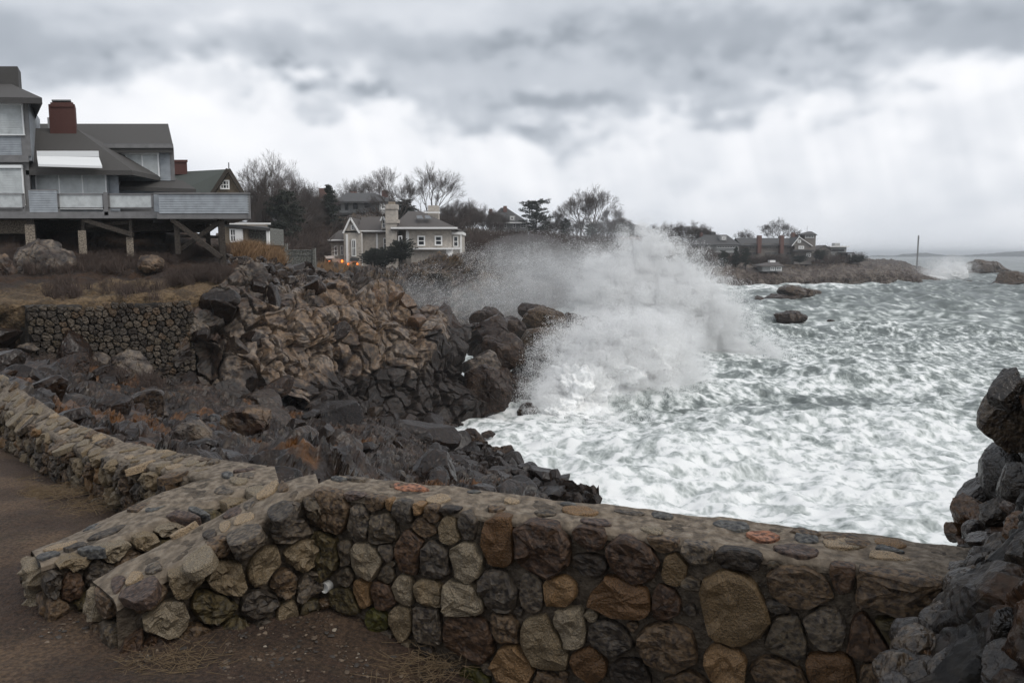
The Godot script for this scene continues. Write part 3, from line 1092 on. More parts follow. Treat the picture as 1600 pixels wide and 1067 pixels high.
func sea_wall() -> void:
	var o := base("sea_wall")
	tag(o, "long dark stone sea wall below the taupe house half hidden by spray", "sea wall")
	var a: Vector3 = sea_wall_line[0]
	var b: Vector3 = sea_wall_line[1]
	var w := Vector3(a.x, 0, a.z).distance_to(Vector3(b.x, 0, b.z))
	var u := (Vector3(b.x, 0, b.z) - Vector3(a.x, 0, a.z)) / w
	var n := Vector3(-u.z, 0, u.x)
	var d := Vector3(0, -4.5, 0)
	var k := -n * 0.2
	put("backing", core([[a + d + k, a + k, a - n, a + d - n], [a.lerp(b, 0.5) + d + k, a.lerp(b, 0.5) + k, a.lerp(b, 0.5) - n, a.lerp(b, 0.5) + d - n], [b + d + k, b + k, b - n, b + d - n]], 60, 0.06), surf(lin(0.035, 0.031, 0.028), 0.8, T.rock, 0.6), o)
	lay_stones(o, Vector3(a.x, 0, a.z), u, Vector3.UP, n, w, func(x): return lerpf(a.y, b.y, x / w) - 4.4, func(x): return lerpf(a.y, b.y, x / w) + 0.05, 0.85, 0.22, ["drk", "blk", "drk", "gry", "blk", "grn"], 990, "stone", 0.93)

# ---------------------------------------------------------------- buildings
func setup_house_materials() -> void:
	T.plain = ntex(noise(FastNoiseLite.TYPE_SIMPLEX_SMOOTH, 0.012, 6, 303), 512, ramp([[0.0, gray(0.82)], [0.5, gray(0.93)], [1.0, gray(1.0)]]))
	T.shingle = ntex(noise(FastNoiseLite.TYPE_VALUE, 0.07, 3, 301), 512, ramp([[0.0, gray(0.62)], [0.5, gray(0.85)], [1.0, gray(1.0)]]))
	M.siding = surf(lin(0.38, 0.41, 0.44), 0.6, T.plain, 0.3)
	M.grey_trim = surf(lin(0.215, 0.21, 0.21), 0.6, T.plain, 0.3)
	M.shutter = surf(lin(0.62, 0.65, 0.65), 0.5, T.plain, 0.3)
	M.awning = surf(lin(0.80, 0.81, 0.81), 0.5)
	M.brown_roof = surf(lin(0.092, 0.086, 0.081), 0.85, T.shingle, 2.0)
	M.green_roof = surf(lin(0.075, 0.085, 0.075), 0.85, T.shingle, 2.0)
	M.slate_roof = surf(lin(0.09, 0.088, 0.088), 0.8, T.shingle, 1.0)
	M.taupe_roof = surf(lin(0.12, 0.105, 0.098), 0.85, T.shingle, 1.0)
	M.brick = surf(lin(0.125, 0.048, 0.038), 0.85, T.shingle, 3.0)
	M.far_brick = surf(lin(0.20, 0.105, 0.085), 0.85, T.shingle, 1.0)
	M.timber = surf(lin(0.075, 0.065, 0.055), 0.8, T.dirt, 0.8)
	M.concrete = surf(lin(0.42, 0.39, 0.34), 0.85, T.dirt, 0.9)
	M.taupe = surf(lin(0.50, 0.45, 0.395), 0.85, T.plain, 0.25)
	M.white = surf(lin(0.82, 0.81, 0.79), 0.6)
	M.pale_grey = surf(lin(0.41, 0.41, 0.40), 0.8, T.plain, 0.2)
	M.shingle_wall = surf(lin(0.27, 0.24, 0.215), 0.85, T.shingle, 0.8)
	M.stone_house = surf(lin(0.30, 0.27, 0.235), 0.85, T.granite, 0.5)
	M.plain_panel = surf(lin(0.3, 0.31, 0.32), 0.35)
	M.glass = surf(lin(0.02, 0.023, 0.027), 0.08)
	M.fence = surf(lin(0.24, 0.265, 0.265), 0.8, T.dirt, 0.6)
	M.metal = surf(lin(0.2, 0.2, 0.2), 0.4)

func box_mesh(lo: Vector3, hi: Vector3, askew := 0.0) -> ArrayMesh:
	var v := PackedVector3Array()
	for k in 8:
		v.append(Vector3((hi.x if k & 1 else lo.x) + (0.0 if k & 4 else askew), hi.y if k & 2 else lo.y, hi.z if k & 4 else lo.z))
	return build(v, PackedInt32Array([0, 2, 1, 1, 2, 3, 4, 5, 6, 5, 7, 6, 0, 1, 4, 1, 5, 4, 2, 6, 3, 3, 6, 7, 0, 4, 2, 2, 4, 6, 1, 3, 5, 3, 7, 5]).duplicate(), true)

func at_corner(o: Node3D) -> Vector3:
	return o.position if o.get_parent() == self else o.position + at_corner(o.get_parent())

# a box between two corners given in the world; its far side may stand askew of its front
func bx(parent: Node3D, called: String, m: Material, lo: Vector3, hi: Vector3, askew := 0.0) -> MeshInstance3D:
	var c := (lo + hi) * 0.5
	return put(called, box_mesh(lo - c, hi - c, askew), m, parent, c - at_corner(parent))

# flat faces over corner points given in the world, with a thickness below them
func facets(parent: Node3D, called: String, m: Material, pts: Array, faces: Array, thick := 0.0) -> MeshInstance3D:
	var c: Vector3 = pts[0]
	var v := PackedVector3Array()
	var idx := PackedInt32Array()
	for f in faces:
		var from := v.size()
		for k in f: v.append(pts[k] - c)
		for k in range(1, f.size() - 1):
			idx.append_array(PackedInt32Array([from, from + k, from + k + 1]))
		if thick > 0.0:
			var low := v.size()
			for k in f: v.append(pts[k] - c - Vector3(0, thick, 0))
			for k in range(1, f.size() - 1):
				idx.append_array(PackedInt32Array([low, low + k + 1, low + k]))
			for k in f.size():
				var a: int = from + k
				var b: int = from + (k + 1) % f.size()
				idx.append_array(PackedInt32Array([a, low + k, b, b, low + k, low + (k + 1) % f.size()]))
	return put(called, build(v, idx, true), m, parent, c - at_corner(parent))

# lapped boards on a wall that faces the sea (+z): each board leans out at its lower edge
func clap(parent: Node3D, called: String, m: Material, lo: Vector3, hi: Vector3, pitch: float) -> MeshInstance3D:
	var v := PackedVector3Array()
	var idx := PackedInt32Array()
	var c := Vector3((lo.x + hi.x) * 0.5, lo.y, hi.z)
	var y := lo.y
	while y < hi.y - 0.01:
		var t := minf(y + pitch, hi.y)
		var k := v.size()
		for p in [Vector3(lo.x, y, hi.z), Vector3(hi.x, y, hi.z), Vector3(lo.x, y, hi.z + 0.03), Vector3(hi.x, y, hi.z + 0.03), Vector3(lo.x, t, hi.z + 0.004), Vector3(hi.x, t, hi.z + 0.004)]:
			v.append(p - c)
		idx.append_array(PackedInt32Array([k, k + 2, k + 1, k + 1, k + 2, k + 3, k + 2, k + 4, k + 3, k + 3, k + 4, k + 5]))
		y = t
	return put(called, build(v, idx, true), m, parent, c - at_corner(parent))

# a window facing the sea: frame, glass, bars
func win(parent: Node3D, lo: Vector3, hi: Vector3, frame: Material, bars := 1, wide := 0.12) -> void:
	var f := Node3D.new()
	f.name = "window"
	f.position = Vector3((lo.x + hi.x) * 0.5, lo.y, hi.z) - at_corner(parent)
	parent.add_child(f, true)
	var z0 := hi.z - 0.05
	var z1 := hi.z + 0.06
	bx(f, "frame", frame, Vector3(lo.x, lo.y, z0), Vector3(lo.x + wide, hi.y, z1))
	bx(f, "frame", frame, Vector3(hi.x - wide, lo.y, z0), Vector3(hi.x, hi.y, z1))
	bx(f, "frame", frame, Vector3(lo.x + wide, hi.y - wide, z0), Vector3(hi.x - wide, hi.y, z1))
	bx(f, "sill", frame, Vector3(lo.x + wide, lo.y, z0), Vector3(hi.x - wide, lo.y + wide, z1 + 0.05))
	bx(f, "pane", M.glass, Vector3(lo.x + wide, lo.y + wide, z0), Vector3(hi.x - wide, hi.y - wide, hi.z + 0.012))
	if bars > 0:
		var my := (lo.y + hi.y) * 0.5
		bx(f, "bar", frame, Vector3(lo.x + wide, my - wide * 0.3, z0), Vector3(hi.x - wide, my + wide * 0.3, z1 - 0.02))
	if bars > 1:
		for k in bars - 1:
			var mx := lerpf(lo.x, hi.x, (k + 1.0) / bars)
			bx(f, "bar", frame, Vector3(mx - wide * 0.3, lo.y + wide, z0), Vector3(mx + wide * 0.3, hi.y - wide, z1 - 0.03))

# a roller shutter of white slats in its box
func shutter(parent: Node3D, lo: Vector3, hi: Vector3, leaves: int) -> void:
	var f := Node3D.new()
	f.name = "roller_shutter"
	f.position = Vector3((lo.x + hi.x) * 0.5, lo.y, hi.z) - at_corner(parent)
	parent.add_child(f, true)
	bx(f, "shutter_box", M.awning, Vector3(lo.x - 0.05, hi.y - 0.16, hi.z), Vector3(hi.x + 0.05, hi.y, hi.z + 0.16))
	bx(f, "sill", M.awning, Vector3(lo.x - 0.05, lo.y - 0.05, hi.z), Vector3(hi.x + 0.05, lo.y, hi.z + 0.1))
	for k in leaves:
		var a := lerpf(lo.x, hi.x, float(k) / leaves) + 0.03
		var b := lerpf(lo.x, hi.x, (k + 1.0) / leaves) - 0.03
		clap(f, "slats", M.shutter, Vector3(a, lo.y, hi.z), Vector3(b, hi.y - 0.16, hi.z + 0.02), 0.09)
		bx(f, "rail", M.awning, Vector3(b, lo.y, hi.z), Vector3(b + 0.06, hi.y - 0.16, hi.z + 0.075))
	bx(f, "rail", M.awning, Vector3(lo.x - 0.03, lo.y, hi.z), Vector3(lo.x + 0.03, hi.y - 0.16, hi.z + 0.075))

func brace(parent: Node3D, called: String, m: Material, a: Vector3, b: Vector3, w: float) -> void:
	var d := b - a
	var z := d.cross(Vector3.RIGHT if absf(d.normalized().y) > 0.9 else Vector3.UP).normalized()
	var x := d.normalized()
	var y := z.cross(x)
	var c := (a + b) * 0.5
	var o := put(called, box_mesh(Vector3(-d.length() * 0.5, -w * 0.5, -w * 0.5), Vector3(d.length() * 0.5, w * 0.5, w * 0.5)), m, parent, c - at_corner(parent))
	o.basis = Basis(x, y, z)

# ---------------------------------------------------------------- boulders
func tint_boulder(kind: String) -> Callable:
	match kind:
		"wet": return func(p: Vector3):
			var m: float = N.patch2.get_noise_3dv(p * 0.8)
			return mixc(BLACK * 1.7, UMBER * 0.9, smoothstep(-0.1, 0.25, m))
		"brown": return func(p: Vector3):
			var m: float = N.patch2.get_noise_3dv(p * 0.7)
			return mixc(BLACK * 2.0, TAN * 0.55, smoothstep(-0.2, 0.3, m + clampf((p.y - 1.2) * 0.25, -0.5, 0.4)))
		"grey": return func(p: Vector3):
			var m: float = N.patch2.get_noise_3dv(p * 1.2)
			return mixc(PLUM * 0.9, GREY * 0.75, smoothstep(-0.25, 0.25, m))
		"tan": return func(p: Vector3):
			var m: float = N.patch2.get_noise_3dv(p * 1.2)
			return mixc(UMBER, TAN * 0.85, smoothstep(-0.25, 0.2, m))
	return func(_p): return GREY * 0.7

func boulders() -> void:
	for b in boulder_list:
		var at: Vector3 = b[0]
		var o := put(b[5], boulder_mesh(b[1], b[2], b[3], 0.42, tint_boulder(b[4]), at), M.wet if b[4] in ["wet", "brown"] else M.rock, null, at)
		o.rotation.y = 0.0
		tag(o, b[6], "rock", b[7])
	# broken rock lying over the ledges
	var kinds := []
	for k in 10:
		kinds.append(boulder_mesh(Vector3(1.0, 0.55 + 0.05 * (k % 4), 0.8), 4, 900 + k, 0.14, func(_p): return Color.WHITE, Vector3.ZERO, true, 15))
	var r := RandomNumberGenerator.new()
	r.seed = 5150
	var mats := []
	for c in [BLACK * 1.3, BLACK * 1.9, PLUM * 0.9, UMBER * 0.8, UMBER * 1.2, GREY * 0.5, TAN * 1.1, TAN * 1.5]:
		mats.append(surf(Color(c.r * 0.5, c.g * 0.43, c.b * 0.38).linear_to_srgb(), 0.3, T.rock, 0.45, T.bump, 2.0, true, 0.42))
	var owners := [get_node("headland"), get_node("spit"), get_node("rubble_bank"), get_node("headland")]
	var turn_no := -1
	for f in [[land_gully, 290, 0.32, 1.15, [0, 0, 1, 2, 3, 1, 4, 5]], [land_spit, 60, 0.3, 0.9, [0, 0, 1, 2]], [land_rubble, 70, 0.25, 0.6, [1, 2, 5, 5, 3]], [land_cliff, 40, 0.35, 0.8, [3, 4, 6, 6, 7, 7, 5]]]:
		var rows: Array = f[0]
		turn_no += 1
		for k in int(f[1]):
			var y := r.randf() * (rows.size() - 1.001)
			var x: float = r.randf() * (rows[0].size() - 1.001)
			var p0: Vector3 = rows[int(y)][int(x)]
			var p1: Vector3 = rows[int(y)][int(x) + 1]
			var p2: Vector3 = rows[int(y) + 1][int(x)]
			var p3: Vector3 = rows[int(y) + 1][int(x) + 1]
			var p := p0.lerp(p1, x - int(x)).lerp(p2.lerp(p3, x - int(x)), y - int(y))
			if p.y < 0.3: continue
			var s: float = r.randf_range(f[2], f[3]) * clampf(-p.z / 28.0, 0.45, 1.2)
			if f[0] == land_cliff and p.y < 4.5: continue
			var which: int = f[4][r.randi() % f[4].size()]
			if turn_no == 3 and p.x < -12.0: which = [1, 3, 2, 5][r.randi() % 4]
			if turn_no < 2: s *= 1.0 if r.randf() < 0.35 else 0.62
			var o := put("rock", kinds[r.randi() % kinds.size()], mats[which], owners[turn_no], p + Vector3(0, s * 0.1, 0))
			o.basis = Basis(Vector3(r.randfn() * 0.4, 1, r.randfn() * 0.4).normalized(), r.randf() * TAU) * Basis.from_scale(Vector3(s * r.randf_range(0.7, 1.6), s, s))
			o.basis = Basis(Vector3(0, 0, 1), 0.35) * o.basis

# ---------------------------------------------------------------- trees and scrub
# adds a tapering limb; returns nothing, the mesh grows in v, idx
func limb(v: PackedVector3Array, idx: PackedInt32Array, a: Vector3, b: Vector3, ra: float, rb: float, sides: int) -> void:
	var d := (b - a).normalized()
	var x := d.cross(Vector3(0.31, 0.2, 0.93)).normalized()
	var y := d.cross(x)
	var k := v.size()
	for i in sides:
		var t := i * TAU / sides
		var e := x * cos(t) + y * sin(t)
		v.append(a + e * ra)
		v.append(b + e * rb)
	for i in sides:
		var p := k + i * 2
		var q := k + ((i + 1) % sides) * 2
		idx.append_array(PackedInt32Array([p, p + 1, q, q, p + 1, q + 1]))

func grow(v: PackedVector3Array, idx: PackedInt32Array, p: Vector3, d: Vector3, length: float, rad: float, level: int, r: RandomNumberGenerator, lift: float, thin: float) -> void:
	var segs := 3 if level > 1 else 2
	var at := p
	var dir := d
	var r0 := rad
	for s in segs:
		var next := at + dir * length / segs
		var r1 := lerpf(rad, rad * 0.55, (s + 1.0) / segs)
		limb(v, idx, at, next, r0, r1, 5 if level > 3 else 3)
		at = next
		r0 = r1
		dir = (dir + Vector3(r.randfn(), r.randfn() + lift, r.randfn()) * 0.16).normalized()
		if level > 0 and (s > 0 or level < 3):
			for k in 1:
				var side := dir.cross(Vector3(r.randfn(), r.randfn(), r.randfn())).normalized()
				var nd := (dir * r.randf_range(0.75, 1.0) + side * r.randf_range(0.4, 0.7) + Vector3(0, lift, 0)).normalized()
				grow(v, idx, at, nd, length * r.randf_range(0.52, 0.78), maxf(r1 * 0.62, thin), level - 1, r, lift, thin)
	if level > 0:
		for k in 2:
			var side := dir.cross(Vector3(r.randfn(), r.randfn(), r.randfn())).normalized()
			grow(v, idx, at, (dir + side * r.randf_range(0.25, 0.5) + Vector3(0, lift * 0.5, 0)).normalized(), length * r.randf_range(0.6, 0.8), maxf(r0 * 0.75, thin), level - 1, r, lift, thin)

# unit-height bare crown: trunk and twigs as two meshes
func bare_tree(sd: int, levels: int, thin: float, stems := 1) -> Array:
	var r := RandomNumberGenerator.new()
	r.seed = sd
	var tv := PackedVector3Array()
	var ti := PackedInt32Array()
	var cv := PackedVector3Array()
	var ci := PackedInt32Array()
	for s in stems:
		var lean := Vector3(r.randfn() * 0.1, 1, r.randfn() * 0.1).normalized() if stems == 1 else Vector3(cos(s * 2.4) * 0.3, 1, sin(s * 2.4) * 0.3).normalized()
		var top := lean * 0.26
		limb(tv, ti, Vector3(0, -0.05, 0), top * 0.5, 0.026, 0.021, 7)
		limb(tv, ti, top * 0.5, top, 0.021, 0.018, 7)
		for k in 4:
			var a := k * TAU / 4 + r.randf()
			var nd := Vector3(cos(a) * 0.6, 1.0, sin(a) * 0.6).normalized()
			grow(cv, ci, top * r.randf_range(0.75, 1.0), nd, r.randf_range(0.2, 0.27), 0.0115, levels, r, 0.28, thin)
		grow(cv, ci, top, lean, 0.27, 0.015, levels, r, 0.2, thin)
	return [build(tv, ti), build(cv, ci)]

# a ragged evergreen: boughs carrying many small needle sprays
func conifer(sd: int, spread: float, flat_top: float, boughs := 90, sprays := 80, leaf := 1.5) -> Array:
	var r := RandomNumberGenerator.new()
	r.seed = sd
	var tv := PackedVector3Array()
	var ti := PackedInt32Array()
	limb(tv, ti, Vector3(0, -0.05, 0), Vector3(0.01, 0.5, 0), 0.024, 0.015, 6)
	limb(tv, ti, Vector3(0.01, 0.5, 0), Vector3(0.0, 0.95, 0.01), 0.015, 0.004, 6)
	var cv := PackedVector3Array()
	var ci := PackedInt32Array()
	for k in boughs:
		var h := lerpf(0.16, 0.97, pow(r.randf(), 0.8))
		var a := r.randf() * TAU
		var shape := lerpf(1.0 - h, sqrt(maxf(0.0, 1.0 - pow((h - 0.62) / 0.42, 2.0))), flat_top)
		var out := spread * (shape + 0.06) * r.randf_range(0.55, 1.15)
		var root := Vector3(0, h, 0)
		var tip := root + Vector3(cos(a) * out, out * r.randf_range(-0.1, 0.35), sin(a) * out)
		limb(tv, ti, root, tip, 0.005, 0.0015, 3)
		for s in sprays:
			var t := sqrt(r.randf())
			var p := root.lerp(tip, t) + Vector3(r.randfn(), r.randfn() * 0.6, r.randfn()) * 0.022
			var q := Vector3(r.randfn(), r.randfn() * 0.6 + 0.3, r.randfn()).normalized() * r.randf_range(0.012, 0.026) * leaf
			var w := q.cross(Vector3(r.randfn(), r.randfn(), r.randfn())).normalized() * 0.0065 * leaf
			var n := cv.size()
			cv.append(p - w); cv.append(p + w); cv.append(p + q); cv.append(p - q * 0.4 + w.cross(q).normalized() * 0.006)
			ci.append_array(PackedInt32Array([n, n + 2, n + 1, n, n + 3, n + 2]))
	return [build(tv, ti), build(cv, ci, true)]

# a leafless bush of fine stems, one metre high
func scrub(sd: int, stems: int, thin: float, wide: float) -> ArrayMesh:
	var r := RandomNumberGenerator.new()
	r.seed = sd
	var v := PackedVector3Array()
	var idx := PackedInt32Array()
	for k in stems:
		var a := r.randf() * TAU
		var out := sqrt(r.randf()) * wide
		var p := Vector3(cos(a) * out * 0.4, 0, sin(a) * out * 0.4)
		var d := Vector3(cos(a) * out + r.randfn() * 0.15, 1.0, sin(a) * out + r.randfn() * 0.15).normalized()
		grow(v, idx, p, d, r.randf_range(0.3, 0.55), thin * 1.6, 2, r, 0.12, thin * 0.6)
	return build(v, idx)

func tuft(sd: int, blades: int) -> ArrayMesh:
	var r := RandomNumberGenerator.new()
	r.seed = sd
	var v := PackedVector3Array()
	var idx := PackedInt32Array()
	for k in blades:
		var p := Vector3(r.randfn() * 0.22, 0, r.randfn() * 0.22)
		var d := Vector3(r.randfn() * 0.35, 1.0, r.randfn() * 0.35)
		var h := r.randf_range(0.5, 1.1)
		var w := Vector3(r.randfn(), 0, r.randfn()).normalized() * 0.016
		var bend := Vector3(r.randfn(), -0.4, r.randfn()) * 0.22
		var n := v.size()
		v.append_array(PackedVector3Array([p - w, p + w, p + d * h * 0.55 - w * 0.7, p + d * h * 0.55 + w * 0.7, p + d * h + bend]))
		idx.append_array(PackedInt32Array([n, n + 2, n + 1, n + 1, n + 2, n + 3, n + 2, n + 4, n + 3]))
	return build(v, idx, true)

func stand(kind: Array, called: String, m: Array, at: Vector3, high: float, turn: float, label: String, wide := 1.0, group := "bare winter trees") -> void:
	var o := base(called, at, turn)
	o.scale = Vector3(high * wide, high, high * wide)
	put("trunk", kind[0], m[0], o)
	put("crown", kind[1], m[1], o)
	tag(o, label, "tree", group)

func scatter(called: String, label: String, category: String, meshes: Array, m: Material, spots: Array, high: Vector2, sd: int) -> void:
	# spots: [corner, corner, corner, corner, how many] over sloping ground
	var r := RandomNumberGenerator.new()
	r.seed = sd
	var o := base(called)
	tag(o, label, category, "", "stuff")
	var places := []
	for k in meshes.size(): places.append([])
	for s in spots:
		for k in int(s[4]):
			var u := r.randf()
			var w := r.randf()
			var p: Vector3 = (s[0] as Vector3).lerp(s[1], u).lerp((s[2] as Vector3).lerp(s[3], u), w)
			var h := r.randf_range(high.x, high.y)
			places[r.randi() % meshes.size()].append(Transform3D(Basis(Vector3.UP, r.randf() * TAU) * Basis.from_scale(Vector3(h * r.randf_range(0.8, 1.3), h, h)), p))
	for k in meshes.size():
		var mm := MultiMesh.new()
		mm.transform_format = MultiMesh.TRANSFORM_3D
		mm.mesh = meshes[k]
		mm.instance_count = places[k].size()
		for i in places[k].size(): mm.set_instance_transform(i, places[k][i])
		var n := MultiMeshInstance3D.new()
		n.name = called + "_clump"
		n.multimesh = mm
		n.material_override = m
		o.add_child(n, true)

func plants() -> void:
	M.bark = surf(lin(0.055, 0.045, 0.04), 0.9, T.dirt, 0.6)
	M.twig = surf(lin(0.075, 0.058, 0.050), 0.9)
	M.brush = surf(lin(0.070, 0.048, 0.038), 0.9)
	M.needles = surf(lin(0.024, 0.028, 0.018), 0.8)
	M.straw = surf(lin(0.20, 0.12, 0.06), 0.9)
	M.hedge = surf(lin(0.020, 0.024, 0.018), 0.8)
	var wood := [M.bark, M.twig]
	var green := [M.bark, M.needles]
	var near := [bare_tree(1, 5, 0.00065), bare_tree(2, 5, 0.00065), bare_tree(5, 5, 0.00065)]
	var far := [bare_tree(3, 5, 0.0009), bare_tree(4, 5, 0.0009)]
	var pines := [conifer(1, 0.30, 0.0), conifer(2, 0.42, 1.0), conifer(3, 0.34, 0.6)]
	for t in tree_list:
		var k: Array = {"n0": near[0], "n1": near[1], "n2": near[2], "f0": far[0], "f1": far[1], "p0": pines[0], "p1": pines[1], "p2": pines[2]}[t[0]]
		var ever: bool = t[0][0] == "p"
		stand(k, "evergreen_tree" if ever else "bare_tree", green if ever else wood, t[1], t[2], t[3], t[5], t[4], "evergreen trees on the hill" if ever else "bare winter trees on the hill")
	var bushes := [scrub(1, 26, 0.012, 0.9), scrub(2, 30, 0.011, 0.7), scrub(3, 24, 0.012, 1.1)]
	scatter("scrub", "leafless brown scrub covering the hillside around the houses", "scrub", bushes, M.brush, scrub_list, Vector2(1.0, 4.4), 41)
	scatter("thicket", "band of bare grey thicket along the crest behind the houses", "thicket", [far[0][1], far[1][1], near[1][1]], M.twig, thicket_list, Vector2(6.0, 11.0), 47)
	var small := [scrub(7, 22, 0.009, 0.9), tuft(5, 60)]
	scatter("brambles", "brown brambles and dead weeds on the bank under the deck", "brambles", small, M.brush, bramble_list, Vector2(0.2, 0.75), 42)
	scatter("dry_grass", "tall straw coloured dry grass beside the board fence", "grass", [tuft(8, 90), tuft(9, 80)], M.straw, straw_list, Vector2(0.5, 1.1), 43)
	var low := [conifer(6, 0.9, 1.0, 150, 70, 2.6)]
	for h in hedge_list:
		var o := base("evergreen_bush", h[0])
		o.scale = h[1]
		put("trunk", low[0][0], M.bark, o)
		put("foliage", low[0][1], M.hedge, o)
		tag(o, h[2], "bush", "dark evergreen bushes")

# ---------------------------------------------------------------- breaking waves and spray
func mist(parent: Node3D, at: Vector3, size: Vector3, m: FogMaterial) -> void:
	var f := FogVolume.new()
	f.name = "mist"
	f.shape = RenderingServer.FOG_VOLUME_SHAPE_ELLIPSOID
	f.size = size
	f.position = at
	f.material = m
	parent.add_child(f, true)

func fogs(density: float) -> FogMaterial:
	var m := FogMaterial.new()
	m.density = density
	m.albedo = Color(0.985, 0.99, 0.995)
	return m

# a cubic metre-unit of air holding flying drops, drawn out along y
func drops(sd: int, count: int, size: float) -> ArrayMesh:
	var r := RandomNumberGenerator.new()
	r.seed = sd
	var v := PackedVector3Array()
	var idx := PackedInt32Array()
	for k in count:
		var p := Vector3(r.randf() - 0.5, r.randf() - 0.5, r.randf() - 0.5)
		var s := size * (0.45 + 1.1 * pow(r.randf(), 3.0))
		var n := v.size()
		var d := Vector3(r.randfn() * 0.35 - 0.35, 1.0, r.randfn() * 0.35).normalized() * s * r.randf_range(1.2, 3.0)
		var x := d.cross(Vector3(r.randfn(), 0.2, r.randfn())).normalized() * s
		var z := x.cross(d).normalized() * s
		v.append_array(PackedVector3Array([p + x, p - x * 0.5 + z * 0.87, p - x * 0.5 - z * 0.87, p + d, p - d]))
		idx.append_array(PackedInt32Array([n, n + 3, n + 1, n + 1, n + 3, n + 2, n + 2, n + 3, n, n, n + 1, n + 4, n + 1, n + 2, n + 4, n + 2, n, n + 4]))
	return build(v, idx, true)

# fills the air with drops, cube by cube: dense where the puffs [centre, half size, strength] overlap, torn into wisps along the wind
func drop_cloud(parent: Node3D, puffs: Array, cell: float, sizes: Array, m: Material, sd: int, wisp: float) -> void:
	var lo := Vector3(1e9, 1e9, 1e9)
	var hi := -lo
	for p in puffs:
		lo = lo.min(p[0] - p[1] * 1.7)
		hi = hi.max(p[0] + p[1] * 1.7)
	lo.y = maxf(lo.y, -0.4)
	var torn := noise(FastNoiseLite.TYPE_SIMPLEX_SMOOTH, 0.16 / wisp, 4, sd)
	var wind := Basis(Vector3(0, 0, 1), 0.85)
	var r := RandomNumberGenerator.new()
	r.seed = sd
	var xs := []
	for k in sizes.size(): xs.append([])
	var n := ((hi - lo) / cell).ceil()
	for i in int(n.x):
		for j in int(n.y):
			for k in int(n.z):
				var p := lo + Vector3(i + 0.5, j + 0.5, k + 0.5) * cell
				var t := 0.0
				for q in puffs:
					var u: Vector3 = (p - q[0]) / q[1]
					var e := u.length_squared()
					if e < 2.9: t += float(q[2]) * exp(-1.6 * e)
				if t < 0.02: continue
				var w := wind * p
				t *= clampf(0.7 + 1.3 * torn.get_noise_3d(w.x, w.y * 0.3, w.z), 0.03, 1.6)
				var level := int(floorf(sizes.size() + 0.5 + log(maxf(t, 1e-4)) / log(1.6) + r.randf() - 0.5))
				if level < 0: continue
				level = mini(level, sizes.size() - 1)
				var turn := Basis(Vector3.UP, (r.randi() % 4) * PI * 0.5)
				if r.randf() < 0.5: turn = turn * Basis(Vector3.RIGHT, PI)
				turn = Basis(Vector3(r.randfn(), r.randfn(), r.randfn()).normalized(), r.randf_range(0.0, 0.6)) * turn
				xs[level].append(Transform3D(turn * Basis.from_scale(Vector3.ONE * cell * 1.15), p + Vector3(r.randf() - 0.5, r.randf() - 0.5, r.randf() - 0.5) * cell))
	for level in sizes.size():
		if xs[level].is_empty(): continue
		var mm := MultiMesh.new()
		mm.transform_format = MultiMesh.TRANSFORM_3D
		mm.mesh = sizes[level]
		mm.instance_count = xs[level].size()
		for k in xs[level].size(): mm.set_instance_transform(k, xs[level][k])
		var o := MultiMeshInstance3D.new()
		o.name = "drops"
		o.multimesh = mm
		o.material_override = m
		parent.add_child(o, true)

func drop_sizes(sd: int, size: float) -> Array:
	var out := []
	for k in 15:
		out.append(drops(sd * 20 + k, int(4.0 * pow(1.6, k)), size))
	return out

# a heap of thrown foam: a dome swelling in rounded bursts
func foam_heap(size: Vector3, sub: int, sd: int) -> ArrayMesh:
	if not ico.has(sub): ico[sub] = icosphere(sub)
	var b1 := noise(FastNoiseLite.TYPE_SIMPLEX_SMOOTH, 1.5, 5, sd, FastNoiseLite.FRACTAL_FBM)
	b1.fractal_gain = 0.55
	var b2 := noise(FastNoiseLite.TYPE_CELLULAR, 2.4, 3, sd + 1)
	var v := PackedVector3Array()
	for d: Vector3 in ico[sub][0]:
		var k := 1.0 + b1.get_noise_3dv(d) * 0.5 - (b2.get_noise_3dv(d * 1.3) + 0.5) * 0.22 + b1.get_noise_3dv(d * 4.0) * 0.13 + b1.get_noise_3dv(d * 11.0) * 0.05
		v.append(d * k * size)
	return build(v, ico[sub][1])

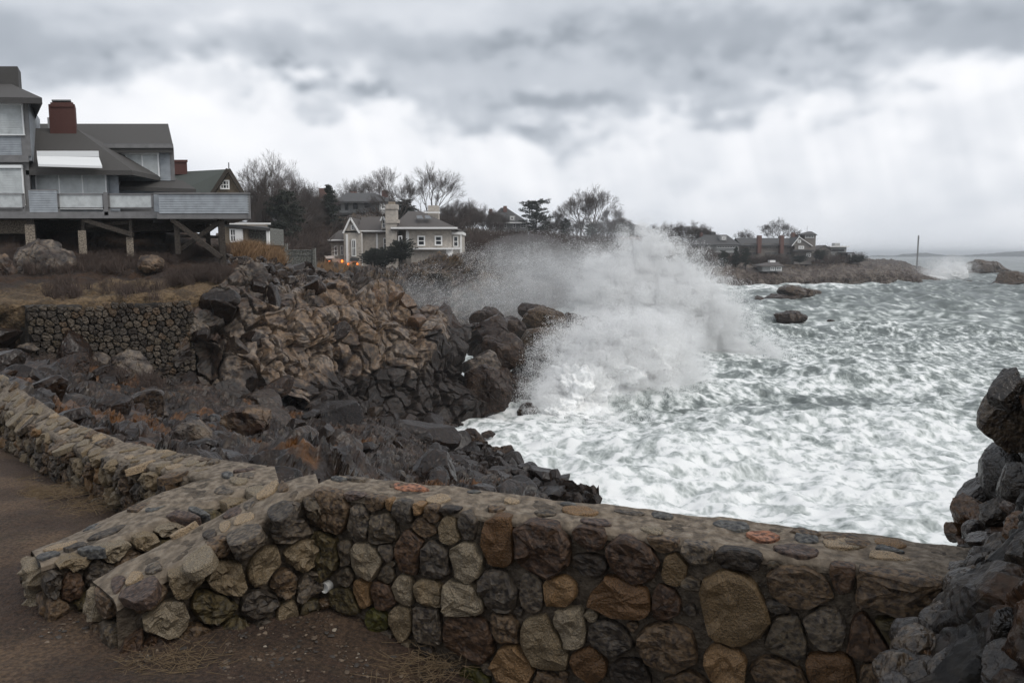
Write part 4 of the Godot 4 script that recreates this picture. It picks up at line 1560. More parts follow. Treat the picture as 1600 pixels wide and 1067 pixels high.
func spray() -> void:
	var foam := surf(lin(0.90, 0.905, 0.90), 0.95)
	var drop := surf(lin(0.96, 0.965, 0.965), 0.6)
	drop.backlight_enabled = true
	drop.backlight = Color(0.95, 0.95, 0.95)
	var r := RandomNumberGenerator.new()
	r.seed = 99
	# the wave bursting on the boulders
	var o := base("wave_burst")
	tag(o, "dome of white water bursting against the brown boulders", "wave", "", "stuff")
	for h in burst_heaps:
		put("foam", foam_heap(h[1], 5, int(h[2])), foam, o, h[0])
	drop_cloud(o, burst_puffs, 0.7, drop_sizes(10, 0.017), drop, 61, 0.5)
	# the tall plume behind it
	var p := base("spray_plume")
	tag(p, "tall plume of spray blowing back from the breaker behind the burst", "spray", "", "stuff")
	drop_cloud(p, plume_puffs, 1.2, drop_sizes(20, 0.0125), drop, 62, 1.0)
	# thin drift over the rocks and the shore beyond
	var t := base("spray_drift")
	tag(t, "thin veil of spray drifting over the boulders below the taupe house", "spray", "", "stuff")
	drop_cloud(t, drift_puffs, 2.4, drop_sizes(30, 0.0058), drop, 63, 2.2)
	var m3 := fogs(0.016)
	for s in drift_mist:
		for k in int(s[2]):
			var d := Vector3(r.randfn(), r.randfn(), r.randfn()) * 0.55
			var q := r.randf_range(0.5, 1.0) * float(s[3])
			mist(t, s[0] + d * s[1], Vector3(q * 1.5, q * 0.8, q), m3)
	# the distant splash on the point
	var f := base("distant_splash")
	tag(f, "distant white splash thrown up on the tip of the point", "spray", "", "stuff")
	for h in splash_heaps:
		put("foam", foam_heap(h[1], 4, int(h[2])), foam, f, h[0])
	drop_cloud(f, splash_puffs, 2.4, drop_sizes(40, 0.010), drop, 64, 2.0)

# ---------------------------------------------------------------- surveyed points of the land
var land_gully := [
	[Vector3(-13.35, 8.13, -13), Vector3(-10.396, 8.13, -13), Vector3(-7.422, 8.383, -11), Vector3(-5.077, 8.253, -9.2), Vector3(-3.494, 8.264, -8.2), Vector3(-2.389, 8.261, -8), Vector3(-1.54, 7.68, -9), Vector3(-0.514, 6.36, -12), Vector3(0.772, 4.04, -18)],
	[Vector3(-16.338, 8.286, -16), Vector3(-12.722, 8.286, -16), Vector3(-10.053, 8.329, -15), Vector3(-7.666, 7.813, -14), Vector3(-5.499, 7.537, -13), Vector3(-3.862, 7.141, -13), Vector3(-2.551, 6.325, -15), Vector3(-1.294, 4.912, -19), Vector3(1.381, 1.993, -27)],
	[Vector3(-20.374, 8.031, -20), Vector3(-15.865, 8.031, -20), Vector3(-13.367, 7.946, -20), Vector3(-10.917, 7.013, -20), Vector3(-8.434, 6.241, -20), Vector3(-5.918, 5.81, -20), Vector3(-4.103, 4.719, -22), Vector3(-2.334, 3.645, -25), Vector3(0, 1.338, -31)],
	[Vector3(-25.432, 7.604, -25), Vector3(-19.804, 7.604, -25), Vector3(-17.352, 7.359, -26), Vector3(-14.706, 6.146, -27), Vector3(-11.342, 5.502, -27), Vector3(-8.731, 4.531, -28), Vector3(-6.078, 3.604, -30), Vector3(-3.906, 2.437, -33), Vector3(-1.725, 0.436, -37)],
	[Vector3(-28.452, 7.479, -28), Vector3(-22.155, 7.479, -28), Vector3(-19.33, 7.256, -29), Vector3(-16.853, 5.952, -31), Vector3(-13.411, 5.165, -32), Vector3(-10.569, 4.076, -34), Vector3(-7.673, 2.774, -38), Vector3(-5.663, 1.296, -42), Vector3(-3.301, -0.341, -46)],
	[Vector3(-30.461, 7.429, -30), Vector3(-23.72, 7.429, -30), Vector3(-20.65, 7.18, -31), Vector3(-17.919, 5.962, -33), Vector3(-15.066, 4.894, -36), Vector3(-12.106, 3.557, -39), Vector3(-8.872, 2.04, -44), Vector3(-6.327, 0.826, -47), Vector3(-3.002, -0.267, -49.5)],
	[Vector3(-33.444, 7.624, -33), Vector3(-26.043, 7.624, -33), Vector3(-22.606, 7.38, -34), Vector3(-19.512, 6.11, -36), Vector3(-16.082, 5.122, -38.5), Vector3(-13.013, 3.699, -42), Vector3(-9.468, 1.83, -47), Vector3(-6.728, 0.391, -50), Vector3(-3.503, -0.702, -52)],
]
var land_cliff := [
	[Vector3(-19.447, 8.449, -42), Vector3(-15.577, 9.995, -44), Vector3(-13.86, 9.035, -48), Vector3(-12.018, 8.614, -52), Vector3(-9.543, 8.023, -55), Vector3(-7.077, 6.971, -57), Vector3(-4.571, 5.792, -58), Vector3(-2.994, 3.853, -58)],
	[Vector3(-16.017, 8.754, -36), Vector3(-13.783, 10.246, -38.5), Vector3(-12.481, 9.073, -42), Vector3(-11.009, 8.966, -46), Vector3(-9.304, 8.712, -49), Vector3(-6.882, 7.669, -52), Vector3(-4.921, 6.825, -54), Vector3(-3.567, 4.914, -55)],
	[Vector3(-15.526, 8.003, -35), Vector3(-13.279, 8.783, -36.5), Vector3(-11.625, 8.147, -39), Vector3(-10.33, 7.675, -43), Vector3(-8.391, 7.061, -46), Vector3(-6.303, 6.396, -49), Vector3(-4.453, 5.357, -51), Vector3(-2.905, 2.832, -53.5)],
	[Vector3(-15.362, 6.894, -34.5), Vector3(-13.271, 7.369, -35.5), Vector3(-11.225, 6.851, -37.5), Vector3(-9.896, 6.12, -41), Vector3(-8.159, 5.143, -44.5), Vector3(-6.145, 4.149, -47.5), Vector3(-4.39, 2.943, -50), Vector3(-2.553, 1.204, -52.5)],
	[Vector3(-15.48, 5.809, -34), Vector3(-13.139, 6.099, -35), Vector3(-10.977, 5.427, -36.5), Vector3(-9.704, 4.385, -40), Vector3(-8.018, 3.253, -43.5), Vector3(-6.047, 2.126, -46.5), Vector3(-4.323, 1.022, -49), Vector3(-2.338, 0.293, -51.5)],
	[Vector3(-15.351, 4.983, -33), Vector3(-12.453, 4.843, -33), Vector3(-10.586, 3.873, -35), Vector3(-9.272, 2.774, -38), Vector3(-7.782, 1.548, -42), Vector3(-5.88, 0.487, -45), Vector3(-4.164, -0.385, -47), Vector3(-2.169, -0.437, -49.5)],
]
var land_bank := [
	[Vector3(-49.823, 13.356, -50), Vector3(-38.797, 13.356, -50), Vector3(-32.671, 13.356, -50), Vector3(-28.587, 13.356, -50), Vector3(-25.002, 13.239, -51), Vector3(-22.54, 12.584, -54), Vector3(-20.363, 11.054, -62)],
	[Vector3(-39.067, 11.034, -39), Vector3(-30.421, 11.034, -39), Vector3(-26.275, 11.035, -40), Vector3(-23.57, 10.969, -41), Vector3(-20.697, 10.934, -42), Vector3(-18.018, 10.792, -43), Vector3(-16.171, 10.728, -48)],
	[Vector3(-35.191, 9.884, -35), Vector3(-27.403, 9.884, -35), Vector3(-23.729, 9.941, -36), Vector3(-21.335, 9.972, -37), Vector3(-19.023, 10.025, -38.5), Vector3(-16.786, 10.283, -40), Vector3(-14.786, 10.384, -42)],
	[Vector3(-32.255, 9.268, -32), Vector3(-25.117, 9.268, -32), Vector3(-21.812, 9.214, -33), Vector3(-19.664, 9.16, -34), Vector3(-17.592, 9.196, -35.5), Vector3(-15.773, 9.558, -37.5), Vector3(-14.161, 10.086, -40)],
	[Vector3(-29.578, 9.026, -29.3), Vector3(-23.032, 9.026, -29.3), Vector3(-20.122, 8.977, -30.4), Vector3(-18.296, 8.976, -31.6), Vector3(-16.474, 8.928, -33.2), Vector3(-15.013, 8.808, -35.6), Vector3(-13.343, 8.943, -38)],
	[Vector3(-30.577, 7.291, -30.1), Vector3(-23.81, 7.291, -30.1), Vector3(-20.793, 7.025, -31.2), Vector3(-18.853, 6.613, -32.3), Vector3(-16.976, 6.11, -33.9), Vector3(-15.394, 6.083, -36.2), Vector3(-13.273, 7.062, -38.5)],
]
var land_rubble := [
	[Vector3(-17.193, 10.852, -46), Vector3(-17.094, 10.621, -52), Vector3(-16.413, 10.071, -57), Vector3(-15.316, 9.482, -62), Vector3(-14.287, 9, -68)],
	[Vector3(-15.913, 10.44, -43), Vector3(-15.467, 10.234, -47), Vector3(-14.987, 9.726, -52), Vector3(-14.093, 9.183, -57), Vector3(-12.986, 8.732, -63)],
	[Vector3(-15.021, 10.063, -41), Vector3(-14.663, 9.764, -44.5), Vector3(-13.996, 9.254, -48.5), Vector3(-12.899, 8.831, -53), Vector3(-12.175, 8.293, -59)],
	[Vector3(-14.113, 8.889, -39), Vector3(-13.538, 8.588, -42), Vector3(-12.653, 8.192, -45), Vector3(-11.789, 7.715, -50), Vector3(-10.891, 7.135, -56)],
]
var land_spit := [
	[Vector3(-3.718, 0.793, -40), Vector3(-1.996, 0.399, -43), Vector3(-0.321, 1.041, -38), Vector3(0.89, 1.007, -35), Vector3(2.243, 0.917, -33), Vector3(3.586, 0.92, -31.2)],
	[Vector3(-3.657, 1.191, -36), Vector3(-1.977, 1.048, -39), Vector3(-0.451, 1.388, -35.5), Vector3(0.796, 1.144, -33.5), Vector3(2.028, 1.005, -31.8), Vector3(3.379, 0.879, -30.5)],
	[Vector3(-2.955, 2.341, -29), Vector3(-1.629, 1.585, -32), Vector3(-0.259, 1.574, -30.5), Vector3(0.767, 1.124, -30), Vector3(2.034, 0.744, -29.8), Vector3(3.276, 0.509, -29.5)],
	[Vector3(-2.355, 3.125, -23), Vector3(-1.28, 2.44, -25), Vector3(-0.222, 1.754, -26), Vector3(0.693, 1.04, -27), Vector3(1.918, 0.423, -28), Vector3(3.229, 0.045, -29)],
]
var land_hill := [
	[Vector3(-19.794, -1.625, -62), Vector3(-16.405, -0.872, -70), Vector3(-12.007, 0.134, -80), Vector3(-7.74, -0.069, -93), Vector3(-1.827, 0.207, -110), Vector3(5.595, -0.223, -135), Vector3(17.752, -0.388, -165), Vector3(35.575, -0.435, -205), Vector3(54.335, -0.556, -235), Vector3(70.163, -0.469, -250)],
	[Vector3(-20.045, 8.907, -64), Vector3(-17.309, 8.547, -75), Vector3(-14.184, 7.763, -86), Vector3(-9.405, 9.986, -104), Vector3(-2.916, 7.916, -118), Vector3(3.585, 6.258, -145), Vector3(14.421, 5.564, -175), Vector3(31.44, 4.764, -212), Vector3(50.574, 3.282, -236), Vector3(70.645, 1.93, -252)],
	[Vector3(-27.642, 9.696, -80), Vector3(-28.08, 8.306, -110), Vector3(-21.435, 8.37, -124), Vector3(-11.947, 8.741, -132), Vector3(-2.629, 10.225, -160), Vector3(7.804, 10.39, -190), Vector3(24.028, 10.277, -225), Vector3(41.417, 9.445, -240), Vector3(58.702, 8.306, -255), Vector3(76.304, 6.682, -265)],
	[Vector3(-49.233, 11.789, -120), Vector3(-45.668, 15.546, -155), Vector3(-37.825, 18.382, -178), Vector3(-24.848, 18.726, -190), Vector3(-10.562, 16.608, -215), Vector3(6.146, 15.492, -250), Vector3(29.308, 15.047, -275), Vector3(51.439, 13.338, -285), Vector3(70.237, 11.497, -295), Vector3(88.718, 10.037, -300)],
	[Vector3(-77.146, 11.989, -200), Vector3(-67.829, 15.88, -230), Vector3(-51.08, 18.204, -260), Vector3(-28.487, 19.035, -290), Vector3(-10.164, 16.066, -310), Vector3(8.12, 14.245, -330), Vector3(37.335, 13.302, -350), Vector3(66.818, 12.227, -370), Vector3(90.509, 10.4, -380), Vector3(113.855, 9.764, -385)],
]
var land_point := [
	[Vector3(58.463, -0.605, -236), Vector3(71.931, -0.218, -249), Vector3(83.512, 0.019, -253), Vector3(95.79, 0.227, -258), Vector3(109.31, 0.153, -265), Vector3(123.406, 0.091, -272), Vector3(136.605, -0.07, -276), Vector3(151.191, -0.078, -282), Vector3(184.659, 0.008, -320)],
	[Vector3(60.816, 3.359, -246), Vector3(72.944, 3.973, -253), Vector3(84.361, 3.679, -256), Vector3(96.75, 3.751, -261), Vector3(110.353, 4.216, -268), Vector3(124.977, 4.693, -276), Vector3(139.302, 4.556, -282), Vector3(152.889, 2.945, -290), Vector3(184.796, 0.905, -325)],
	[Vector3(64.615, 8.446, -262), Vector3(77.139, 7.511, -268), Vector3(89.517, 6.345, -272), Vector3(103.658, 6.437, -280), Vector3(119.234, 7.461, -290), Vector3(135.668, 7.585, -300), Vector3(152.949, 7.217, -310), Vector3(173.816, 4.541, -330), Vector3(190.453, 1.557, -340)],
	[Vector3(70.261, 9.154, -285), Vector3(83.41, 9.121, -290), Vector3(98.622, 8.811, -300), Vector3(114.658, 8.485, -310), Vector3(131.495, 8.665, -320), Vector3(149.165, 8.592, -330), Vector3(172.636, 7.588, -350), Vector3(186.984, 4.052, -355), Vector3(198.653, 1.592, -360)],
	[Vector3(83.945, 4.346, -340), Vector3(97.936, 4.346, -340), Vector3(115.219, 4.15, -350), Vector3(129.621, 4.15, -350), Vector3(148.139, 3.954, -360), Vector3(162.952, 3.954, -360), Vector3(182.789, 2.242, -370), Vector3(192.43, 0.862, -365), Vector3(201.487, 0.263, -365)],
]
var land_right := [
	[Vector3(3.11, 9.013, -5.2), Vector3(3.153, 9.082, -5.1), Vector3(3.292, 9.22, -5.2), Vector3(3.523, 9.223, -5.7), Vector3(3.711, 9.315, -5.9), Vector3(3.9, 9.469, -5.9), Vector3(3.161, 9.96, -4.9), Vector3(3.079, 10.163, -4.7), Vector3(3.162, 10.351, -4.5)],
	[Vector3(2.692, 9.276, -4.5), Vector3(2.721, 9.33, -4.4), Vector3(2.823, 9.493, -4.4), Vector3(3.007, 9.515, -4.7), Vector3(3.142, 9.63, -4.8), Vector3(3.293, 9.775, -4.8), Vector3(2.883, 10.069, -4.3), Vector3(2.892, 10.252, -4.2), Vector3(3.084, 10.443, -4.1)],
	[Vector3(2.224, 9.318, -3.9), Vector3(2.293, 9.429, -3.8), Vector3(2.385, 9.569, -3.7), Vector3(2.468, 9.733, -3.7), Vector3(2.622, 9.832, -3.8), Vector3(2.709, 9.965, -3.8), Vector3(2.615, 10.174, -3.6), Vector3(2.589, 10.347, -3.5), Vector3(2.749, 10.525, -3.5)],
	[Vector3(1.835, 9.141, -3.5), Vector3(1.922, 9.374, -3.35), Vector3(2.056, 9.517, -3.3), Vector3(2.124, 9.677, -3.2), Vector3(2.178, 9.884, -3.1), Vector3(2.273, 10.02, -3.1), Vector3(2.286, 10.234, -3), Vector3(2.374, 10.389, -3), Vector3(2.471, 10.606, -2.9)],
	[Vector3(1.603, 8.911, -3.3), Vector3(1.713, 9.239, -3.05), Vector3(1.798, 9.46, -2.9), Vector3(1.897, 9.641, -2.8), Vector3(1.958, 9.835, -2.7), Vector3(2.008, 10.018, -2.6), Vector3(2.044, 10.232, -2.5), Vector3(2.155, 10.405, -2.5), Vector3(2.245, 10.674, -2.4)],
	[Vector3(1.526, 8.654, -3.1), Vector3(1.595, 9.015, -2.8), Vector3(1.659, 9.256, -2.6), Vector3(1.805, 9.464, -2.5), Vector3(1.925, 9.747, -2.4), Vector3(1.985, 10.008, -2.3), Vector3(2.012, 10.247, -2.2), Vector3(2.08, 10.464, -2.1), Vector3(2.205, 10.728, -2)],
]
# fieldstones of the near wall: along the face, up from its foot, half width, half height, kind
var near_stones := [
	[0.156, 0.670, 0.129, 0.183, "brn"],
	[0.320, 0.814, 0.092, 0.043, "pur"],
	[0.381, 0.629, 0.083, 0.115, "gry"],
	[0.507, 0.774, 0.078, 0.064, "brn"],
	[0.611, 0.773, 0.029, 0.042, "tan"],
	[0.721, 0.767, 0.078, 0.091, "drk"],
	[0.564, 0.598, 0.097, 0.128, "grn"],
	[0.589, 0.467, 0.048, 0.071, "gry"],
	[0.830, 0.788, 0.038, 0.048, "tan"],
	[0.936, 0.755, 0.057, 0.055, "brn"],
	[1.049, 0.804, 0.086, 0.030, "blk"],
	[0.874, 0.657, 0.084, 0.055, "brn"],
	[1.055, 0.662, 0.071, 0.098, "gran"],
	[1.177, 0.707, 0.055, 0.081, "drk"],
	[0.112, 0.370, 0.104, 0.171, "olv"],
	[0.266, 0.395, 0.064, 0.081, "grn"],
	[0.424, 0.376, 0.112, 0.116, "ltg"],
	[0.755, 0.486, 0.086, 0.141, "rdb"],
	[0.962, 0.463, 0.098, 0.111, "drk"],
	[1.171, 0.483, 0.102, 0.129, "ltg"],
	[0.261, 0.225, 0.060, 0.067, "grn"],
	[0.585, 0.295, 0.052, 0.065, "grn"],
	[0.385, 0.129, 0.075, 0.088, "tan"],
	[0.558, 0.146, 0.081, 0.099, "rdb"],
	[0.719, 0.211, 0.071, 0.107, "ltg"],
	[0.906, 0.231, 0.100, 0.084, "gran"],
	[1.154, 0.234, 0.133, 0.117, "ltg"],
	[0.699, 0.007, 0.080, 0.116, "gran"],
	[0.888, 0.008, 0.105, 0.128, "gry"],
	[0.257, 0.069, 0.111, 0.089, "olv"],
	[1.204, 0.009, 0.184, 0.153, "rdb"],
	[0.861, -0.247, 0.078, 0.115, "blk"],
	[0.505, -0.031, 0.074, 0.073, "mos"],
	[0.999, -0.274, 0.077, 0.036, "drk"],
	[1.217, -0.281, 0.089, 0.056, "mos"],
	[1.396, 0.638, 0.099, 0.156, "org"],
	[1.680, 0.645, 0.164, 0.165, "red"],
	[1.979, 0.763, 0.089, 0.071, "red"],
	[1.999, 0.599, 0.113, 0.059, "blk"],
	[2.226, 0.660, 0.148, 0.110, "red"],
	[2.404, 0.792, 0.077, 0.051, "brn"],
	[2.468, 0.642, 0.060, 0.080, "yel"],
	[1.395, 0.336, 0.107, 0.133, "drk"],
	[1.617, 0.363, 0.070, 0.130, "gry"],
	[1.800, 0.402, 0.093, 0.092, "tan"],
	[2.173, 0.428, 0.168, 0.112, "org"],
	[2.423, 0.444, 0.072, 0.087, "red"],
	[1.435, 0.102, 0.100, 0.089, "brn"],
	[1.689, 0.052, 0.140, 0.163, "gran"],
	[1.876, 0.178, 0.098, 0.135, "ltg"],
	[2.094, 0.173, 0.130, 0.090, "drk"],
	[2.445, 0.181, 0.144, 0.128, "brn"],
	[1.495, -0.129, 0.132, 0.109, "tan"],
	[1.983, -0.015, 0.091, 0.110, "org"],
	[1.703, -0.184, 0.064, 0.057, "brn"],
	[2.239, -0.025, 0.104, 0.084, "blk"],
	[2.602, 0.778, 0.085, 0.063, "gry"],
	[2.813, 0.785, 0.120, 0.077, "blk"],
	[2.794, 0.480, 0.155, 0.188, "yel"],
	[3.140, 0.662, 0.149, 0.090, "brn"],
	[3.332, 0.750, 0.056, 0.073, "rdb"],
	[3.266, 0.438, 0.097, 0.110, "gry"],
	[3.087, 0.361, 0.096, 0.112, "grn"],
	[2.769, 0.157, 0.103, 0.106, "tan"],
	[3.048, 0.166, 0.140, 0.083, "brn"],
	[3.301, 0.243, 0.124, 0.111, "org"],
	[2.551, -0.001, 0.103, 0.055, "brn"],
	[3.603, 0.715, 0.191, 0.143, "brn"],
	[3.752, 0.636, 0.045, 0.088, "grn"],
	[3.460, 0.422, 0.087, 0.129, "rdb"],
	[3.606, 0.517, 0.092, 0.081, "olv"],
	[3.500, 0.263, 0.071, 0.083, "brn"],
]
# stones bedded in its top: place, half length, half breadth, kind
var top_stones := [
	[-1.227, -5.329, 0.074, 0.041, "sla"],
	[-0.703, -5.132, 0.162, 0.076, "pnk"],
	[-0.478, -4.880, 0.081, 0.085, "pal"],
	[-0.253, -5.017, 0.063, 0.036, "sla"],
	[0.356, -4.778, 0.056, 0.035, "sla"],
	[0.425, -4.639, 0.121, 0.080, "tan"],
	[0.717, -4.603, 0.102, 0.058, "drk"],
	[0.909, -4.555, 0.078, 0.065, "sla"],
	[-0.007, -4.848, 0.063, 0.055, "pal"],
	[0.501, -4.441, 0.093, 0.061, "pur"],
	[0.813, -4.302, 0.079, 0.070, "ltg"],
	[1.288, -4.384, 0.129, 0.089, "sla"],
	[1.418, -4.216, 0.089, 0.083, "pnk"],
	[1.652, -4.188, 0.075, 0.096, "sla"],
	[1.798, -4.105, 0.091, 0.099, "pal"],
	[1.530, -3.999, 0.122, 0.085, "pur"],
	[1.681, -4.269, 0.087, 0.066, "brn"],
	[2.034, -4.014, 0.088, 0.053, "sla"],
	[1.981, -3.931, 0.109, 0.057, "pal"],
	[2.076, -4.095, 0.093, 0.089, "tan"],
	[1.866, -4.152, 0.129, 0.105, "brn"],
	[1.835, -4.101, 0.076, 0.068, "ltg"],
	[-1.100, -5.319, 0.091, 0.043, "gry"],
	[-0.792, -5.173, 0.057, 0.048, "brn"],
	[-0.111, -4.694, 0.074, 0.045, "brn"],
	[0.205, -4.603, 0.072, 0.050, "grn"],
]
var land_ground := [
	[Vector3(-30.859, 8.015, -16), Vector3(-20.126, 8.015, -16), Vector3(-14.088, 8.015, -16), Vector3(-10.974, 7.923, -14.5), Vector3(-7.669, 8.143, -11.35), Vector3(-5.743, 8.243, -9.4), Vector3(-4.256, 8.334, -7.95), Vector3(-3.294, 8.418, -7), Vector3(-2.27, 8.52, -6), Vector3(-1.331, 8.584, -5.22), Vector3(-0.412, 8.354, -4.72), Vector3(0.379, 8.237, -4.3), Vector3(1.342, 8.054, -3.75)],
	[Vector3(-21.378, 8.193, -11), Vector3(-13.942, 8.193, -11), Vector3(-9.759, 8.193, -11), Vector3(-7.619, 8.275, -10), Vector3(-5.841, 8.432, -8.6), Vector3(-4.664, 8.465, -7.6), Vector3(-3.603, 8.469, -6.7), Vector3(-2.837, 8.52, -6), Vector3(-2.053, 8.525, -5.4), Vector3(-1.276, 8.554, -4.9), Vector3(-0.394, 8.34, -4.5), Vector3(0.371, 8.183, -4.2), Vector3(1.328, 7.986, -3.7)],
	[Vector3(-15.305, 8.329, -7.8), Vector3(-9.981, 8.329, -7.8), Vector3(-6.987, 8.329, -7.8), Vector3(-5.385, 8.48, -7), Vector3(-4.32, 8.564, -6.3), Vector3(-3.652, 8.561, -5.9), Vector3(-2.875, 8.571, -5.3), Vector3(-2.384, 8.55, -5), Vector3(-1.815, 8.586, -4.75), Vector3(-1.19, 8.542, -4.55), Vector3(-0.37, 8.341, -4.2), Vector3(0.346, 8.199, -3.9), Vector3(1.226, 8.064, -3.4)],
	[Vector3(-10.353, 8.523, -5.2), Vector3(-6.752, 8.523, -5.2), Vector3(-4.726, 8.523, -5.2), Vector3(-3.977, 8.524, -5.1), Vector3(-3.368, 8.557, -4.85), Vector3(-2.912, 8.573, -4.65), Vector3(-2.463, 8.569, -4.5), Vector3(-2.111, 8.582, -4.4), Vector3(-1.615, 8.614, -4.2), Vector3(-1.078, 8.557, -4.1), Vector3(-0.336, 8.415, -3.8), Vector3(0.312, 8.318, -3.5), Vector3(1.089, 8.231, -3)],
	[Vector3(-7.31, 8.619, -3.6), Vector3(-4.767, 8.619, -3.6), Vector3(-3.337, 8.619, -3.6), Vector3(-2.86, 8.619, -3.6), Vector3(-2.543, 8.619, -3.6), Vector3(-2.288, 8.619, -3.6), Vector3(-1.996, 8.619, -3.6), Vector3(-1.748, 8.619, -3.6), Vector3(-1.38, 8.619, -3.55), Vector3(-0.905, 8.59, -3.4), Vector3(-0.278, 8.505, -3.1), Vector3(0.263, 8.381, -2.9), Vector3(0.92, 8.339, -2.5)],
	[Vector3(-3.628, 8.172, -1.6), Vector3(-2.366, 8.172, -1.6), Vector3(-1.656, 8.172, -1.6), Vector3(-1.42, 8.172, -1.6), Vector3(-1.262, 8.172, -1.6), Vector3(-1.136, 8.172, -1.6), Vector3(-0.991, 8.172, -1.6), Vector3(-0.868, 8.172, -1.6), Vector3(-0.694, 8.172, -1.6), Vector3(-0.461, 8.169, -1.55), Vector3(-0.15, 8.171, -1.5), Vector3(0.141, 8.189, -1.4), Vector3(0.53, 8.228, -1.3)],
]
var stair_wall := [
	[Vector3(-1.316, 8.25, -5.16), Vector3(-1.316, 9.396, -5.16), Vector3(-1.453, 9.379, -5.56), Vector3(-1.453, 7.95, -5.56)],
	[Vector3(-1.448, 8.3, -5.08), Vector3(-1.448, 9.372, -5.08), Vector3(-1.597, 9.363, -5.45), Vector3(-1.597, 8, -5.45)],
	[Vector3(-1.642, 8.3, -4.97), Vector3(-1.642, 9.263, -4.97), Vector3(-1.824, 9.297, -5.36), Vector3(-1.824, 8, -5.36)],
	[Vector3(-1.886, 8.3, -4.85), Vector3(-1.886, 9.159, -4.85), Vector3(-2.118, 9.153, -5.22), Vector3(-2.118, 8, -5.22)],
	[Vector3(-2.176, 8.25, -4.68), Vector3(-2.176, 9.002, -4.68), Vector3(-2.47, 8.998, -5.05), Vector3(-2.47, 7.95, -5.05)],
	[Vector3(-2.424, 8.25, -4.52), Vector3(-2.424, 8.879, -4.52), Vector3(-2.772, 8.86, -4.88), Vector3(-2.772, 7.95, -4.88)],
]
var stair_wall_behind := [
	[Vector3(-1.917, 8.3, -6.2), Vector3(-1.917, 9.111, -6.2), Vector3(-2.112, 9.116, -6.7), Vector3(-2.112, 8, -6.7)],
	[Vector3(-2.169, 8.3, -6), Vector3(-2.169, 9.098, -6), Vector3(-2.425, 9.127, -6.5), Vector3(-2.425, 8, -6.5)],
	[Vector3(-2.413, 8.3, -5.75), Vector3(-2.413, 9.041, -5.75), Vector3(-2.762, 9.079, -6.25), Vector3(-2.762, 8, -6.25)],
	[Vector3(-2.633, 8.3, -5.5), Vector3(-2.633, 9.01, -5.5), Vector3(-3.043, 8.998, -6), Vector3(-3.043, 8, -6)],
	[Vector3(-2.899, 8.3, -5.2), Vector3(-2.899, 8.962, -5.2), Vector3(-3.367, 8.867, -5.7), Vector3(-3.367, 8, -5.7)],
	[Vector3(-3.137, 8.3, -4.95), Vector3(-3.137, 8.945, -4.95), Vector3(-3.453, 8.865, -5.35), Vector3(-3.453, 8, -5.35)],
]
var low_wall := [
	[Vector3(-24.328, 7.5, -24), Vector3(-24.328, 8.505, -24), Vector3(-25.063, 9.026, -25), Vector3(-25.063, 7.2, -25)],
	[Vector3(-16.774, 7.6, -19), Vector3(-16.774, 8.611, -19), Vector3(-17.437, 9.038, -20), Vector3(-17.437, 7.3, -20)],
	[Vector3(-12.042, 7.7, -15.5), Vector3(-12.042, 8.633, -15.5), Vector3(-12.487, 8.992, -16.3), Vector3(-12.487, 7.4, -16.3)],
	[Vector3(-9.501, 7.8, -13.2), Vector3(-9.501, 8.761, -13.2), Vector3(-9.924, 9.075, -14), Vector3(-9.924, 7.5, -14)],
	[Vector3(-7.588, 7.9, -11.3), Vector3(-7.588, 8.795, -11.3), Vector3(-8.045, 9.03, -12.1), Vector3(-8.045, 7.6, -12.1)],
	[Vector3(-6.313, 7.95, -10), Vector3(-6.313, 8.793, -10), Vector3(-6.627, 8.931, -10.7), Vector3(-6.627, 7.65, -10.7)],
	[Vector3(-5.526, 8, -9.2), Vector3(-5.526, 8.779, -9.2), Vector3(-5.759, 8.876, -9.85), Vector3(-5.759, 7.7, -9.85)],
	[Vector3(-4.723, 8, -8.4), Vector3(-4.723, 8.813, -8.4), Vector3(-4.829, 8.894, -8.95), Vector3(-4.829, 7.7, -8.95)],
	[Vector3(-4.324, 8, -8.05), Vector3(-4.324, 8.862, -8.05), Vector3(-4.32, 8.865, -8.6), Vector3(-4.32, 7.7, -8.6)],
	[Vector3(-3.525, 8.1, -7.3), Vector3(-3.525, 8.96, -7.3), Vector3(-3.495, 8.969, -7.8), Vector3(-3.495, 7.8, -7.8)],
	[Vector3(-2.842, 8.1, -6.7), Vector3(-2.842, 9.046, -6.7), Vector3(-2.823, 9.037, -7.25), Vector3(-2.823, 7.8, -7.25)],
	[Vector3(-2.246, 8.1, -6.3), Vector3(-2.246, 9.119, -6.3), Vector3(-2.189, 9.1, -6.8), Vector3(-2.189, 7.8, -6.8)],
]
var sea_wall_line := [Vector3(-20.415, 8.598, -84), Vector3(-7.589, 8.545, -97)]
var terrace_wall := [Vector3(-19.055, 8.959, -30.3), Vector3(-14.555, 8.804, -35.2), Vector3(-19.274, 5.861, -30.3), Vector3(-14.717, 5.328, -35.2)]

